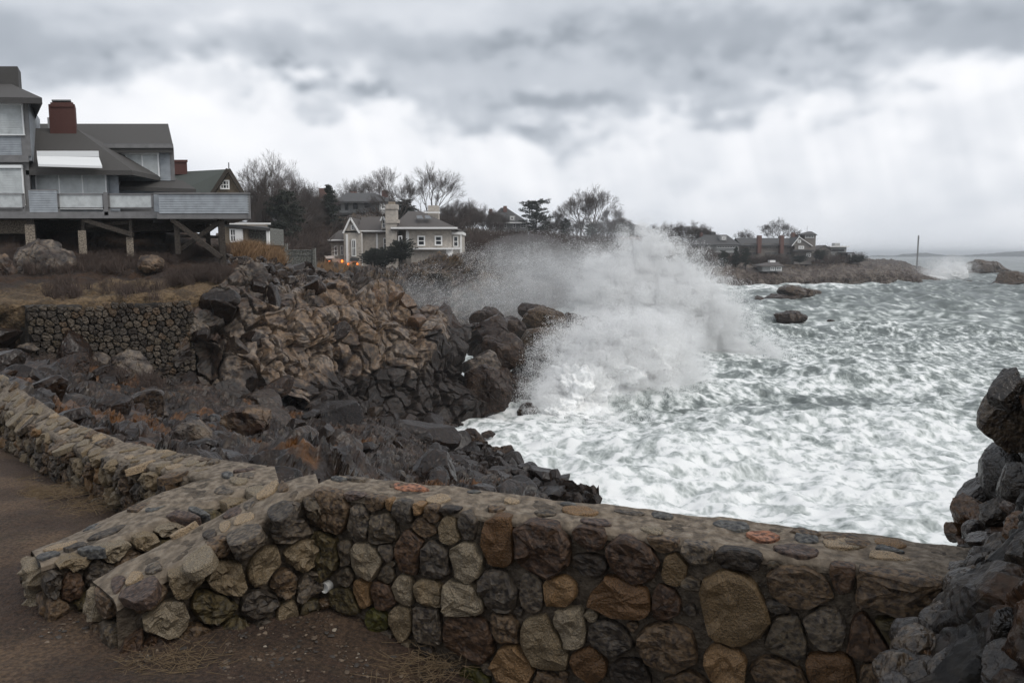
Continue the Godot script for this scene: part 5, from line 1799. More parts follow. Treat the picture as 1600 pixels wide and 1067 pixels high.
func grey_house() -> void:
	var o: Node3D
	o = base("clapboard_house", Vector3(-24.978, 12.893, -43.000))
	tag(o, "grey clapboard house with shuttered windows and a deck on posts over the rocks", "house", "")
	bx(o, "wall", M.siding, Vector3(-30.739, 15.964, -48.500), Vector3(-25.853, 19.136, -42.500), -3.00)
	clap(o, "siding", M.siding, Vector3(-30.705, 16.202, -42.480), Vector3(-26.068, 17.303, -42.480), 0.12)
	bx(o, "band", M.grey_trim, Vector3(-30.600, 15.868, -42.500), Vector3(-25.909, 16.239, -42.300), -0.10)
	bx(o, "corner_board", M.grey_trim, Vector3(-26.317, 16.194, -42.520), Vector3(-25.835, 19.026, -42.420), -0.05)
	shutter(o, Vector3(-29.090, 17.315, -42.400), Vector3(-26.104, 18.998, -42.400), 2)
	bx(o, "lower_wall", M.grey_trim, Vector3(-31.064, 12.936, -48.600), Vector3(-26.119, 15.903, -42.600), -3.00)
	shutter(o, Vector3(-29.451, 13.640, -42.500), Vector3(-26.401, 15.723, -42.500), 2)
	facets(o, "tower_roof", M.brown_roof, [Vector3(-31.676, 19.446, -43.000), Vector3(-24.323, 19.001, -41.200), Vector3(-30.656, 19.044, -50.400), Vector3(-39.187, 19.726, -53.000), Vector3(-31.355, 21.499, -46.500), Vector3(-29.155, 20.814, -46.300)], [[0, 4, 5, 1], [1, 5, 2], [2, 5, 4, 3]], 0.3)
	bx(o, "tower_cupola", M.brown_roof, Vector3(-30.825, 20.495, -47.500), Vector3(-28.452, 21.690, -46.000), -0.75)
	bx(o, "middle_wall", M.siding, Vector3(-27.002, 12.919, -47.600), Vector3(-22.373, 15.660, -43.600), -2.00)
	clap(o, "siding", M.siding, Vector3(-26.907, 13.357, -43.580), Vector3(-26.220, 15.596, -43.580), 0.12)
	shutter(o, Vector3(-26.293, 13.477, -43.500), Vector3(-22.440, 15.563, -43.500), 3)
	facets(o, "middle_roof", M.brown_roof, [Vector3(-26.297, 15.468, -42.600), Vector3(-20.535, 15.468, -42.600), Vector3(-20.535, 15.468, -48.600), Vector3(-26.297, 15.468, -48.600), Vector3(-27.877, 18.150, -45.600), Vector3(-25.099, 18.150, -45.600)], [[0, 4, 5, 1], [1, 5, 2], [2, 5, 4, 3], [3, 4, 0]], 0.25)
	facets(o, "awning", M.awning, [Vector3(-25.510, 16.192, -42.400), Vector3(-22.186, 16.144, -42.400), Vector3(-21.886, 15.643, -42.100), Vector3(-25.297, 15.738, -42.100)], [[0, 1, 2, 3]], 0.12)
	bx(o, "awning_box", M.awning, Vector3(-25.571, 16.180, -43.000), Vector3(-22.243, 16.480, -42.500), -0.25)
	bx(o, "bay_wall", M.siding, Vector3(-22.638, 12.928, -47.800), Vector3(-21.898, 15.370, -43.800), -2.00)
	clap(o, "siding", M.siding, Vector3(-22.601, 13.368, -43.780), Vector3(-21.892, 15.306, -43.780), 0.12)
	bx(o, "wing_wall", M.siding, Vector3(-25.578, 15.197, -53.000), Vector3(-19.718, 17.346, -46.000), -3.50)
	clap(o, "siding", M.siding, Vector3(-25.524, 15.235, -45.980), Vector3(-19.759, 17.149, -45.980), 0.13)
	bx(o, "corner_board", M.grey_trim, Vector3(-19.916, 15.231, -46.040), Vector3(-19.665, 17.079, -45.940), -0.05)
	shutter(o, Vector3(-23.338, 15.488, -45.900), Vector3(-20.559, 16.854, -45.900), 3)
	facets(o, "wing_roof", M.brown_roof, [Vector3(-27.543, 17.033, -45.400), Vector3(-19.433, 17.033, -45.400), Vector3(-23.233, 17.033, -53.000), Vector3(-31.343, 17.033, -53.000), Vector3(-29.443, 18.990, -49.200), Vector3(-21.333, 18.990, -49.200)], [[0, 4, 5, 1], [2, 5, 4, 3]], 0.28)
	bx(o, "eave_board", M.grey_trim, Vector3(-25.030, 17.007, -45.450), Vector3(-19.407, 17.212, -45.300), -0.07)
	facets(o, "skylight", M.plain_panel, [Vector3(-24.312, 18.525, -48.600), Vector3(-22.990, 18.429, -48.600), Vector3(-23.093, 18.518, -49.000), Vector3(-24.439, 18.628, -49.000)], [[0, 1, 2, 3]], 0.06)
	facets(o, "low_roof", M.brown_roof, [Vector3(-22.297, 14.790, -44.600), Vector3(-17.937, 14.637, -44.600), Vector3(-19.333, 15.268, -46.200), Vector3(-22.971, 15.268, -46.200)], [[0, 3, 2, 1]], 0.22)
	bx(o, "low_wall", M.grey_trim, Vector3(-22.743, 12.990, -48.200), Vector3(-19.748, 14.738, -45.200), -1.50)
	clap(o, "siding", M.siding, Vector3(-22.577, 14.318, -45.100), Vector3(-19.747, 14.652, -45.100), 0.13)
	bx(o, "low_wall", M.grey_trim, Vector3(-20.446, 13.047, -49.500), Vector3(-18.814, 14.686, -46.500), -1.50)
	bx(o, "chimney", M.brick, Vector3(-26.360, 16.918, -46.500), Vector3(-24.858, 19.426, -45.200), -0.65)
	bx(o, "chimney_collar", M.brick, Vector3(-26.211, 19.266, -46.550), Vector3(-24.915, 19.517, -45.150), -0.70)
	bx(o, "chimney_cap", M.metal, Vector3(-26.154, 19.602, -46.400), Vector3(-25.062, 19.678, -45.200), -0.60)
	bx(o, "chimney_flue", M.metal, Vector3(-25.938, 19.539, -46.200), Vector3(-25.475, 19.665, -45.400), -0.40)
	bx(o, "vent_pipe", M.white, Vector3(-26.818, 18.130, -45.920), Vector3(-26.668, 18.797, -45.800), -0.06)
	bx(o, "deck_floor", M.grey_trim, Vector3(-30.378, 12.828, -43.600), Vector3(-18.546, 13.170, -41.000), -1.30)
	bx(o, "deck_floor", M.grey_trim, Vector3(-18.407, 12.787, -46.600), Vector3(-13.587, 13.056, -40.600), -3.00)
	clap(o, "siding", M.siding, Vector3(-25.248, 13.148, -41.020), Vector3(-23.778, 14.275, -41.020), 0.12)
	bx(o, "parapet", M.siding, Vector3(-25.279, 13.149, -41.170), Vector3(-23.785, 14.254, -41.050), -0.06)
	bx(o, "parapet_cap", M.grey_trim, Vector3(-25.194, 14.250, -41.200), Vector3(-23.716, 14.320, -41.000), -0.10)
	clap(o, "siding", M.siding, Vector3(-18.266, 13.066, -40.580), Vector3(-13.625, 14.055, -40.580), 0.12)
	bx(o, "parapet", M.siding, Vector3(-18.296, 13.068, -40.740), Vector3(-13.615, 14.058, -40.620), -0.06)
	bx(o, "parapet_cap", M.grey_trim, Vector3(-18.485, 14.037, -40.720), Vector3(-13.490, 14.118, -40.500), -0.11)
	bx(o, "post", M.grey_trim, Vector3(-13.679, 12.785, -40.760), Vector3(-13.524, 14.053, -40.560), -0.10)
	bx(o, "parapet", M.siding, Vector3(-18.714, 13.147, -41.120), Vector3(-18.404, 14.086, -41.000), -0.06)
	bx(o, "rail_panel", M.shutter, Vector3(-28.455, 13.414, -41.180), Vector3(-25.637, 14.027, -41.150), -0.01)
	bx(o, "handrail", M.grey_trim, Vector3(-28.442, 14.047, -41.200), Vector3(-25.528, 14.117, -41.100), -0.05)
	bx(o, "bottom_rail", M.grey_trim, Vector3(-28.498, 13.341, -41.180), Vector3(-25.579, 13.400, -41.100), -0.04)
	bx(o, "rail_post", M.grey_trim, Vector3(-28.513, 13.152, -41.200), Vector3(-28.366, 14.094, -41.100), -0.05)
	bx(o, "rail_post", M.grey_trim, Vector3(-25.668, 13.152, -41.200), Vector3(-25.529, 14.094, -41.100), -0.05)
	bx(o, "rail_panel", M.shutter, Vector3(-23.791, 13.414, -41.180), Vector3(-21.435, 14.027, -41.150), -0.01)
	bx(o, "handrail", M.grey_trim, Vector3(-23.792, 14.047, -41.200), Vector3(-21.332, 14.117, -41.100), -0.05)
	bx(o, "bottom_rail", M.grey_trim, Vector3(-23.839, 13.341, -41.180), Vector3(-21.375, 13.400, -41.100), -0.04)
	bx(o, "rail_post", M.grey_trim, Vector3(-23.851, 13.152, -41.200), Vector3(-23.717, 14.094, -41.100), -0.05)
	bx(o, "rail_post", M.grey_trim, Vector3(-21.461, 13.152, -41.200), Vector3(-21.333, 14.094, -41.100), -0.05)
	bx(o, "rail_panel", M.shutter, Vector3(-21.137, 13.414, -41.180), Vector3(-18.880, 14.027, -41.150), -0.01)
	bx(o, "handrail", M.grey_trim, Vector3(-21.145, 14.047, -41.200), Vector3(-18.781, 14.117, -41.100), -0.05)
	bx(o, "bottom_rail", M.grey_trim, Vector3(-21.187, 13.341, -41.180), Vector3(-18.819, 13.400, -41.100), -0.04)
	bx(o, "rail_post", M.grey_trim, Vector3(-21.198, 13.152, -41.200), Vector3(-21.071, 14.094, -41.100), -0.05)
	bx(o, "rail_post", M.grey_trim, Vector3(-18.903, 13.152, -41.200), Vector3(-18.782, 14.094, -41.100), -0.05)
	bx(o, "post", M.grey_trim, Vector3(-21.347, 12.982, -41.150), Vector3(-21.133, 14.180, -41.000), -0.07)
	bx(o, "concrete_pier", M.concrete, Vector3(-25.757, 10.786, -41.900), Vector3(-25.237, 12.521, -41.300), -0.30)
	bx(o, "timber_post", M.timber, Vector3(-25.655, 12.499, -41.850), Vector3(-25.269, 12.844, -41.350), -0.25)
	bx(o, "concrete_pier", M.concrete, Vector3(-22.961, 10.846, -41.850), Vector3(-22.537, 12.211, -41.300), -0.28)
	bx(o, "timber_post", M.timber, Vector3(-22.835, 12.190, -41.700), Vector3(-22.649, 12.846, -41.400), -0.15)
	bx(o, "concrete_pier", M.concrete, Vector3(-20.422, 10.846, -41.850), Vector3(-20.052, 11.865, -41.300), -0.28)
	bx(o, "timber_post", M.timber, Vector3(-20.295, 11.843, -41.700), Vector3(-20.119, 12.846, -41.400), -0.15)
	brace(o, "brace", M.timber, Vector3(-22.555, 12.778, -41.200), Vector3(-19.997, 11.970, -41.200), 0.22)
	brace(o, "brace", M.timber, Vector3(-22.860, 12.388, -41.600), Vector3(-20.298, 12.675, -41.600), 0.16)
	bx(o, "timber_post", M.timber, Vector3(-17.681, 10.967, -41.250), Vector3(-17.389, 12.800, -40.900), -0.17)
	bx(o, "timber_post", M.timber, Vector3(-15.352, 10.311, -41.250), Vector3(-15.031, 12.800, -40.900), -0.17)
	bx(o, "timber_post", M.timber, Vector3(-17.834, 11.227, -45.800), Vector3(-17.583, 13.003, -45.500), -0.15)
	brace(o, "brace", M.timber, Vector3(-17.738, 12.796, -40.800), Vector3(-15.234, 10.789, -40.800), 0.22)
	brace(o, "brace", M.timber, Vector3(-15.425, 12.636, -41.200), Vector3(-17.473, 11.230, -41.200), 0.22)
	brace(o, "brace", M.timber, Vector3(-18.264, 11.962, -43.000), Vector3(-16.134, 11.900, -43.000), 0.16)
	brace(o, "beam", M.timber, Vector3(-18.969, 12.790, -43.500), Vector3(-15.778, 12.752, -43.500), 0.3)
	bx(o, "foundation_wall", M.concrete, Vector3(-31.794, 12.099, -44.500), Vector3(-26.913, 12.940, -43.500), -0.50)
	bx(o, "foundation_wall", M.timber, Vector3(-28.513, 12.295, -49.000), Vector3(-18.016, 13.051, -46.000), -1.50)
	o = base("cottage", Vector3(-23.750, 13.551, -62.000))
	tag(o, "green roofed stone cottage with carved gable behind the deck", "house", "")
	bx(o, "wall", M.stone_house, Vector3(-26.652, 13.283, -68.000), Vector3(-21.661, 16.127, -62.000), -3.60)
	facets(o, "roof", M.green_roof, [Vector3(-25.977, 15.623, -60.500), Vector3(-22.995, 15.623, -60.500), Vector3(-22.679, 17.697, -63.000), Vector3(-27.807, 17.670, -65.000)], [[0, 3, 2, 1]], 0.25)
	facets(o, "gable", M.stone_house, [Vector3(-23.203, 15.507, -60.800), Vector3(-21.892, 17.343, -60.800), Vector3(-21.011, 15.572, -61.200)], [[0, 1, 2]], 0)
	brace(o, "bargeboard", M.timber, Vector3(-23.178, 15.450, -60.500), Vector3(-21.780, 17.414, -60.500), 0.28)
	brace(o, "bargeboard", M.timber, Vector3(-21.780, 17.414, -60.500), Vector3(-20.837, 15.522, -61.000), 0.28)
	win(o, Vector3(-22.531, 15.916, -60.700), Vector3(-21.815, 16.625, -60.700), M.white, 3, 0.1)
	bx(o, "chimney", M.brick, Vector3(-27.536, 17.386, -65.300), Vector3(-26.376, 18.438, -64.000), -0.78)
	bx(o, "chimney_cap", M.brick, Vector3(-27.500, 18.354, -65.400), Vector3(-26.274, 18.535, -63.900), -0.90)
	bx(o, "finial", M.metal, Vector3(-21.800, 17.391, -60.660), Vector3(-21.725, 17.940, -60.600), -0.04)
	o = base("shed", Vector3(-20.434, 11.648, -60.000))
	tag(o, "low white and stone shed with flat roof under the deck end", "shed", "")
	bx(o, "wall", M.stone_house, Vector3(-22.100, 11.648, -65.000), Vector3(-20.333, 13.347, -60.000))
	facets(o, "roof", M.slate_roof, [Vector3(-21.971, 13.263, -59.600), Vector3(-18.442, 12.919, -59.600), Vector3(-21.067, 13.392, -66.000), Vector3(-23.166, 13.772, -66.000)], [[0, 3, 2, 1]], 0.22)
	bx(o, "wall", M.fence, Vector3(-20.535, 11.652, -64.400), Vector3(-18.847, 12.963, -60.400))
	bx(o, "fascia", M.white, Vector3(-21.937, 13.191, -59.620), Vector3(-18.396, 13.328, -59.500))
	win(o, Vector3(-21.652, 11.855, -59.900), Vector3(-21.155, 12.894, -59.900), M.white, 2, 0.1)
	bx(o, "door", M.white, Vector3(-21.161, 11.854, -59.900), Vector3(-20.633, 12.857, -59.800))
	bx(o, "post", M.white, Vector3(-18.797, 11.645, -59.900), Vector3(-18.578, 12.888, -59.700))
	o = base("wooden_fence", Vector3(-16.966, 9.787, -62.000))
	tag(o, "weathered grey board fence stepping down beside the rocks", "fence", "")
	bx(o, "board", M.fence, Vector3(-21.493, 10.518, -66.050), Vector3(-21.280, 11.622, -66.000))
	bx(o, "board", M.fence, Vector3(-21.301, 10.518, -66.050), Vector3(-21.088, 11.622, -66.000))
	bx(o, "board", M.fence, Vector3(-21.109, 10.518, -66.050), Vector3(-20.897, 11.622, -66.000))
	bx(o, "board", M.fence, Vector3(-20.917, 10.518, -66.050), Vector3(-20.705, 11.622, -66.000))
	bx(o, "board", M.fence, Vector3(-20.725, 10.518, -66.050), Vector3(-20.513, 11.622, -66.000))
	bx(o, "board", M.fence, Vector3(-20.533, 10.518, -66.050), Vector3(-20.321, 11.622, -66.000))
	bx(o, "rail", M.fence, Vector3(-21.433, 11.622, -66.060), Vector3(-20.281, 11.702, -65.940))
	bx(o, "rail", M.fence, Vector3(-21.446, 11.259, -66.040), Vector3(-20.294, 11.326, -65.940))
	bx(o, "board", M.fence, Vector3(-19.730, 10.376, -64.050), Vector3(-19.511, 11.564, -64.000))
	bx(o, "board", M.fence, Vector3(-19.533, 10.376, -64.050), Vector3(-19.314, 11.564, -64.000))
	bx(o, "board", M.fence, Vector3(-19.335, 10.376, -64.050), Vector3(-19.117, 11.564, -64.000))
	bx(o, "board", M.fence, Vector3(-19.138, 10.376, -64.050), Vector3(-18.920, 11.564, -64.000))
	bx(o, "board", M.fence, Vector3(-18.941, 10.376, -64.050), Vector3(-18.724, 11.564, -64.000))
	bx(o, "board", M.fence, Vector3(-18.743, 10.376, -64.050), Vector3(-18.527, 11.564, -64.000))
	bx(o, "rail", M.fence, Vector3(-19.670, 11.564, -64.060), Vector3(-18.487, 11.642, -63.940))
	bx(o, "rail", M.fence, Vector3(-19.682, 11.212, -64.040), Vector3(-18.499, 11.277, -63.940))
	bx(o, "board", M.fence, Vector3(-17.642, 9.556, -61.050), Vector3(-17.432, 11.227, -61.000))
	bx(o, "board", M.fence, Vector3(-17.469, 9.556, -61.050), Vector3(-17.260, 11.227, -61.000))
	bx(o, "board", M.fence, Vector3(-17.297, 9.556, -61.050), Vector3(-17.088, 11.227, -61.000))
	bx(o, "board", M.fence, Vector3(-17.124, 9.556, -61.050), Vector3(-16.916, 11.227, -61.000))
	bx(o, "board", M.fence, Vector3(-16.951, 9.556, -61.050), Vector3(-16.744, 11.227, -61.000))
	bx(o, "board", M.fence, Vector3(-16.779, 9.556, -61.050), Vector3(-16.572, 11.227, -61.000))
	bx(o, "board", M.fence, Vector3(-16.606, 9.556, -61.050), Vector3(-16.399, 11.227, -61.000))
	bx(o, "board", M.fence, Vector3(-16.433, 9.556, -61.050), Vector3(-16.227, 11.227, -61.000))
	bx(o, "board", M.fence, Vector3(-16.261, 9.556, -61.050), Vector3(-16.055, 11.227, -61.000))
	bx(o, "board", M.fence, Vector3(-16.088, 9.556, -61.050), Vector3(-15.883, 11.227, -61.000))
	bx(o, "board", M.fence, Vector3(-15.915, 9.556, -61.050), Vector3(-15.711, 11.227, -61.000))
	bx(o, "board", M.fence, Vector3(-15.743, 9.556, -61.050), Vector3(-15.539, 11.227, -61.000))
	bx(o, "rail", M.fence, Vector3(-17.570, 11.227, -61.060), Vector3(-15.504, 11.301, -60.940))
	bx(o, "rail", M.fence, Vector3(-17.581, 10.891, -61.040), Vector3(-15.514, 10.954, -60.940))
	bx(o, "post", M.fence, Vector3(-21.523, 10.520, -66.100), Vector3(-21.341, 11.781, -65.800))
	bx(o, "post", M.fence, Vector3(-18.520, 10.342, -63.800), Vector3(-18.340, 11.831, -63.500))
	bx(o, "post", M.fence, Vector3(-15.558, 9.498, -61.100), Vector3(-15.378, 11.425, -60.800))
	o = base("taupe_house", Vector3(-18.053, 8.030, -126.000))
	tag(o, "large taupe stucco house with white trim and skylights above the surf", "house", "")
	bx(o, "main_wall", M.taupe, Vector3(-17.038, 7.623, -140.000), Vector3(-9.783, 14.904, -126.000))
	facets(o, "side_wall", M.taupe, [Vector3(-20.699, 15.152, -134.000), Vector3(-16.927, 14.904, -126.000), Vector3(-17.038, 7.623, -126.000), Vector3(-20.836, 7.408, -134.000)], [[0, 3, 2, 1]], 0)
	facets(o, "main_roof", M.taupe_roof, [Vector3(-19.329, 15.056, -124.500), Vector3(-8.702, 15.056, -124.500), Vector3(-8.702, 15.056, -142.000), Vector3(-19.329, 15.056, -142.000), Vector3(-17.641, 18.139, -133.250), Vector3(-15.500, 18.139, -133.250)], [[0, 4, 5, 1], [1, 5, 2], [2, 5, 4, 3], [3, 4, 0]], 0.35)
	bx(o, "eave_board", M.white, Vector3(-19.316, 14.895, -124.650), Vector3(-8.694, 15.172, -124.400))
	bx(o, "corner_board", M.white, Vector3(-17.087, 10.669, -126.200), Vector3(-16.619, 14.698, -125.800))
	bx(o, "frieze", M.taupe, Vector3(-16.690, 14.494, -125.900), Vector3(-9.800, 14.895, -125.700))
	facets(o, "skylight", M.glass, [Vector3(-15.312, 16.616, -126.600), Vector3(-14.335, 16.576, -126.600), Vector3(-14.844, 17.196, -128.600), Vector3(-15.712, 17.196, -128.600)], [[0, 3, 2, 1]], 0.05)
	facets(o, "skylight", M.glass, [Vector3(-13.968, 16.616, -126.600), Vector3(-12.991, 16.576, -126.600), Vector3(-13.562, 17.196, -128.600), Vector3(-14.389, 17.196, -128.600)], [[0, 3, 2, 1]], 0.05)
	win(o, Vector3(-15.255, 12.203, -125.800), Vector3(-13.995, 13.854, -125.800), M.white, 1, 0.22)
	win(o, Vector3(-12.472, 12.244, -125.800), Vector3(-11.237, 13.854, -125.800), M.white, 1, 0.22)
	win(o, Vector3(-18.230, 12.478, -125.200), Vector3(-17.602, 13.840, -125.200), M.white, 1, 0.15)
	bx(o, "bay", M.taupe, Vector3(-9.832, 8.826, -135.000), Vector3(-8.186, 14.490, -127.000))
	bx(o, "bay_cornice", M.white, Vector3(-9.878, 14.034, -135.200), Vector3(-7.997, 14.479, -126.600))
	win(o, Vector3(-9.591, 12.051, -126.900), Vector3(-8.716, 13.838, -126.900), M.white, 1, 0.18)
	bx(o, "corner_board", M.white, Vector3(-8.460, 8.931, -127.100), Vector3(-8.176, 14.039, -126.800))
	bx(o, "bay_sill", M.white, Vector3(-9.702, 11.643, -127.100), Vector3(-8.308, 11.968, -126.700))
	win(o, Vector3(-9.576, 9.032, -126.900), Vector3(-9.110, 10.666, -126.900), M.white, 1, 0.12)
	bx(o, "porch", M.white, Vector3(-16.121, 11.627, -126.500), Vector3(-9.455, 11.904, -123.500))
	bx(o, "porch_wall", M.taupe, Vector3(-16.186, 7.864, -126.500), Vector3(-9.534, 11.632, -124.500))
	bx(o, "corner_board", M.white, Vector3(-10.497, 9.174, -124.700), Vector3(-9.511, 11.630, -124.200))
	bx(o, "lamp_box", M.white, Vector3(-10.178, 10.554, -124.500), Vector3(-9.454, 10.873, -123.900))
	win(o, Vector3(-12.455, 9.473, -124.300), Vector3(-10.932, 10.872, -124.300), M.white, 3, 0.2)
	bx(o, "chimney", M.taupe, Vector3(-20.229, 8.658, -127.000), Vector3(-18.467, 18.252, -125.000))
	bx(o, "chimney_band", M.taupe, Vector3(-20.206, 15.822, -127.200), Vector3(-18.227, 16.418, -124.800))
	bx(o, "chimney_cap", M.taupe, Vector3(-20.084, 18.043, -127.200), Vector3(-18.348, 18.794, -124.800))
	bx(o, "chimney_pot", M.concrete, Vector3(-19.805, 18.792, -126.400), Vector3(-18.792, 19.229, -125.400))
	bx(o, "rear_chimney", M.taupe, Vector3(-14.909, 15.529, -141.400), Vector3(-13.076, 19.461, -139.000))
	bx(o, "rear_parapet", M.white, Vector3(-16.057, 18.043, -138.600), Vector3(-12.727, 18.306, -138.000))
	bx(o, "left_wall", M.taupe, Vector3(-24.946, 7.569, -138.000), Vector3(-19.676, 14.599, -128.000))
	facets(o, "left_roof", M.taupe_roof, [Vector3(-25.292, 14.576, -127.200), Vector3(-19.758, 14.576, -127.200), Vector3(-19.758, 14.576, -136.500), Vector3(-25.292, 14.576, -136.500), Vector3(-25.292, 17.143, -131.850), Vector3(-19.758, 17.143, -131.850)], [[0, 4, 5, 1], [2, 5, 4, 3]], 0.3)
	bx(o, "eave_board", M.white, Vector3(-25.048, 14.530, -127.250), Vector3(-20.338, 14.733, -127.000))
	bx(o, "downpipe", M.white, Vector3(-22.272, 10.869, -128.000), Vector3(-21.994, 14.512, -127.800))
	bx(o, "corner_board", M.white, Vector3(-24.925, 9.030, -127.300), Vector3(-24.399, 14.287, -127.000))
	win(o, Vector3(-21.080, 11.649, -127.800), Vector3(-20.550, 13.532, -127.800), M.white, 1, 0.14)
	facets(o, "dormer_roof", M.taupe_roof, [Vector3(-21.236, 16.318, -126.200), Vector3(-20.383, 16.318, -126.200), Vector3(-20.383, 16.318, -130.000), Vector3(-21.236, 16.318, -130.000), Vector3(-20.857, 17.020, -126.200), Vector3(-20.857, 17.020, -130.000)], [[0, 3, 5, 4], [4, 5, 2, 1]], 0.18)
	facets(o, "gable_wall", M.taupe, [Vector3(-21.236, 16.318, -126.600), Vector3(-20.857, 17.020, -126.600), Vector3(-20.383, 16.318, -126.600)], [[0, 1, 2]], 0)
	brace(o, "bargeboard", M.white, Vector3(-21.236, 16.218, -126.150), Vector3(-20.857, 16.920, -126.150), 0.24)
	brace(o, "bargeboard", M.white, Vector3(-20.383, 16.218, -126.150), Vector3(-20.857, 16.920, -126.150), 0.24)
	bx(o, "dormer", M.taupe, Vector3(-21.208, 14.923, -129.600), Vector3(-20.528, 16.435, -126.600))
	win(o, Vector3(-20.963, 15.122, -126.500), Vector3(-20.511, 16.431, -126.500), M.white, 1, 0.1)
	bx(o, "gable_bay", M.taupe, Vector3(-27.301, 7.606, -134.600), Vector3(-24.518, 14.620, -126.600))
	facets(o, "gable_roof", M.taupe_roof, [Vector3(-27.294, 14.347, -126.200), Vector3(-24.650, 14.347, -126.200), Vector3(-24.650, 14.347, -134.000), Vector3(-27.294, 14.347, -134.000), Vector3(-26.057, 16.799, -126.200), Vector3(-26.057, 16.799, -134.000)], [[0, 3, 5, 4], [4, 5, 2, 1]], 0.18)
	facets(o, "gable_wall", M.taupe, [Vector3(-27.294, 14.347, -126.600), Vector3(-26.057, 16.799, -126.600), Vector3(-24.650, 14.347, -126.600)], [[0, 1, 2]], 0)
	brace(o, "bargeboard", M.white, Vector3(-27.294, 14.247, -126.150), Vector3(-26.057, 16.699, -126.150), 0.24)
	brace(o, "bargeboard", M.white, Vector3(-24.650, 14.247, -126.150), Vector3(-26.057, 16.699, -126.150), 0.24)
	bx(o, "corner_board", M.white, Vector3(-26.936, 9.040, -126.600), Vector3(-26.610, 14.110, -126.400))
	win(o, Vector3(-26.042, 10.505, -126.400), Vector3(-25.286, 13.201, -126.400), M.white, 2, 0.16)
	win(o, Vector3(-26.085, 14.799, -126.500), Vector3(-25.496, 15.565, -126.500), M.white, 1, 0.12)
	bx(o, "arch", M.white, Vector3(-25.919, 13.138, -126.500), Vector3(-25.303, 13.340, -126.300))
	bx(o, "door_hood", M.slate_roof, Vector3(-26.097, 9.762, -126.400), Vector3(-24.908, 10.307, -125.400))
	bx(o, "door_frame", M.white, Vector3(-26.446, 8.124, -126.600), Vector3(-25.017, 9.753, -126.300))
	bx(o, "door", M.glass, Vector3(-25.893, 8.127, -126.400), Vector3(-25.329, 9.551, -126.200))
	bx(o, "left_end", M.taupe, Vector3(-29.830, 7.763, -135.500), Vector3(-27.530, 13.237, -128.500))
	facets(o, "left_end_roof", M.taupe_roof, [Vector3(-30.180, 13.160, -127.600), Vector3(-27.257, 13.160, -127.600), Vector3(-27.257, 13.160, -136.000), Vector3(-30.180, 13.160, -136.000), Vector3(-29.175, 14.874, -131.800), Vector3(-28.114, 14.874, -131.800)], [[0, 4, 5, 1], [1, 5, 2], [2, 5, 4, 3], [3, 4, 0]], 0.3)
	bx(o, "eave_board", M.white, Vector3(-30.135, 13.075, -127.650), Vector3(-27.293, 13.279, -127.400))
	win(o, Vector3(-29.273, 10.621, -128.300), Vector3(-28.734, 12.248, -128.300), M.white, 1, 0.14)
	win(o, Vector3(-28.254, 10.703, -128.300), Vector3(-27.758, 12.309, -128.300), M.white, 1, 0.14)
	bx(o, "low_parapet", M.white, Vector3(-30.707, 10.173, -129.400), Vector3(-29.253, 10.624, -127.400))
	bx(o, "low_wing", M.taupe, Vector3(-30.774, 7.992, -129.600), Vector3(-27.432, 10.172, -127.600))
	for p in [[Vector3(-29.878, 9.599, -127.400), "lit lamp at the outer end of the low white parapet"], [Vector3(-27.812, 9.742, -127.400), "lit lamp on the low wing near the gabled bay"], [Vector3(-26.499, 9.249, -126.000), "lit lamp left of the hooded door"], [Vector3(-25.030, 9.249, -126.000), "lit lamp right of the hooded door"]]:
		wall_lamp(p[0], p[1])
	o = base("hill_house", Vector3(-34.629, 20.404, -182.000))
	tag(o, "grey house with dark hipped roof and brick chimneys on the crest", "house", "")
	bx(o, "wall", M.pale_grey, Vector3(-41.825, 19.923, -196.000), Vector3(-31.109, 23.423, -184.000))
	bx(o, "wing_wall", M.pale_grey, Vector3(-30.838, 19.826, -194.000), Vector3(-27.795, 23.144, -182.000))
	facets(o, "roof", M.slate_roof, [Vector3(-41.610, 23.025, -181.500), Vector3(-26.905, 23.025, -181.500), Vector3(-26.905, 23.025, -198.000), Vector3(-41.610, 23.025, -198.000), Vector3(-39.649, 25.550, -189.750), Vector3(-33.263, 25.550, -189.750)], [[0, 4, 5, 1], [1, 5, 2], [2, 5, 4, 3], [3, 4, 0]], 0.4)
	bx(o, "west_wing", M.pale_grey, Vector3(-48.386, 20.063, -198.000), Vector3(-43.028, 24.069, -190.000))
	facets(o, "west_roof", M.slate_roof, [Vector3(-48.345, 23.846, -188.500), Vector3(-42.147, 23.846, -188.500), Vector3(-42.147, 23.846, -199.000), Vector3(-48.345, 23.846, -199.000), Vector3(-47.651, 24.939, -193.750), Vector3(-44.545, 24.939, -193.750)], [[0, 4, 5, 1], [1, 5, 2], [2, 5, 4, 3], [3, 4, 0]], 0.4)
	bx(o, "chimney", M.far_brick, Vector3(-30.836, 24.293, -188.000), Vector3(-29.615, 25.849, -186.000))
	bx(o, "chimney", M.far_brick, Vector3(-39.520, 25.025, -194.000), Vector3(-38.266, 26.026, -192.000))
	bx(o, "chimney", M.far_brick, Vector3(-46.718, 19.610, -192.200), Vector3(-45.272, 26.678, -190.000))
	win(o, Vector3(-37.276, 21.319, -183.900), Vector3(-36.235, 22.951, -183.900), M.slate_roof, 1, 0.2)
	win(o, Vector3(-34.610, 21.669, -183.900), Vector3(-33.573, 23.242, -183.900), M.slate_roof, 1, 0.2)
	win(o, Vector3(-39.230, 21.144, -183.900), Vector3(-38.424, 22.718, -183.900), M.slate_roof, 1, 0.2)
	win(o, Vector3(-30.445, 21.092, -181.900), Vector3(-29.358, 22.994, -181.900), M.white, 2, 0.25)
	win(o, Vector3(-40.886, 21.086, -183.900), Vector3(-40.140, 22.543, -183.900), M.slate_roof, 1, 0.2)
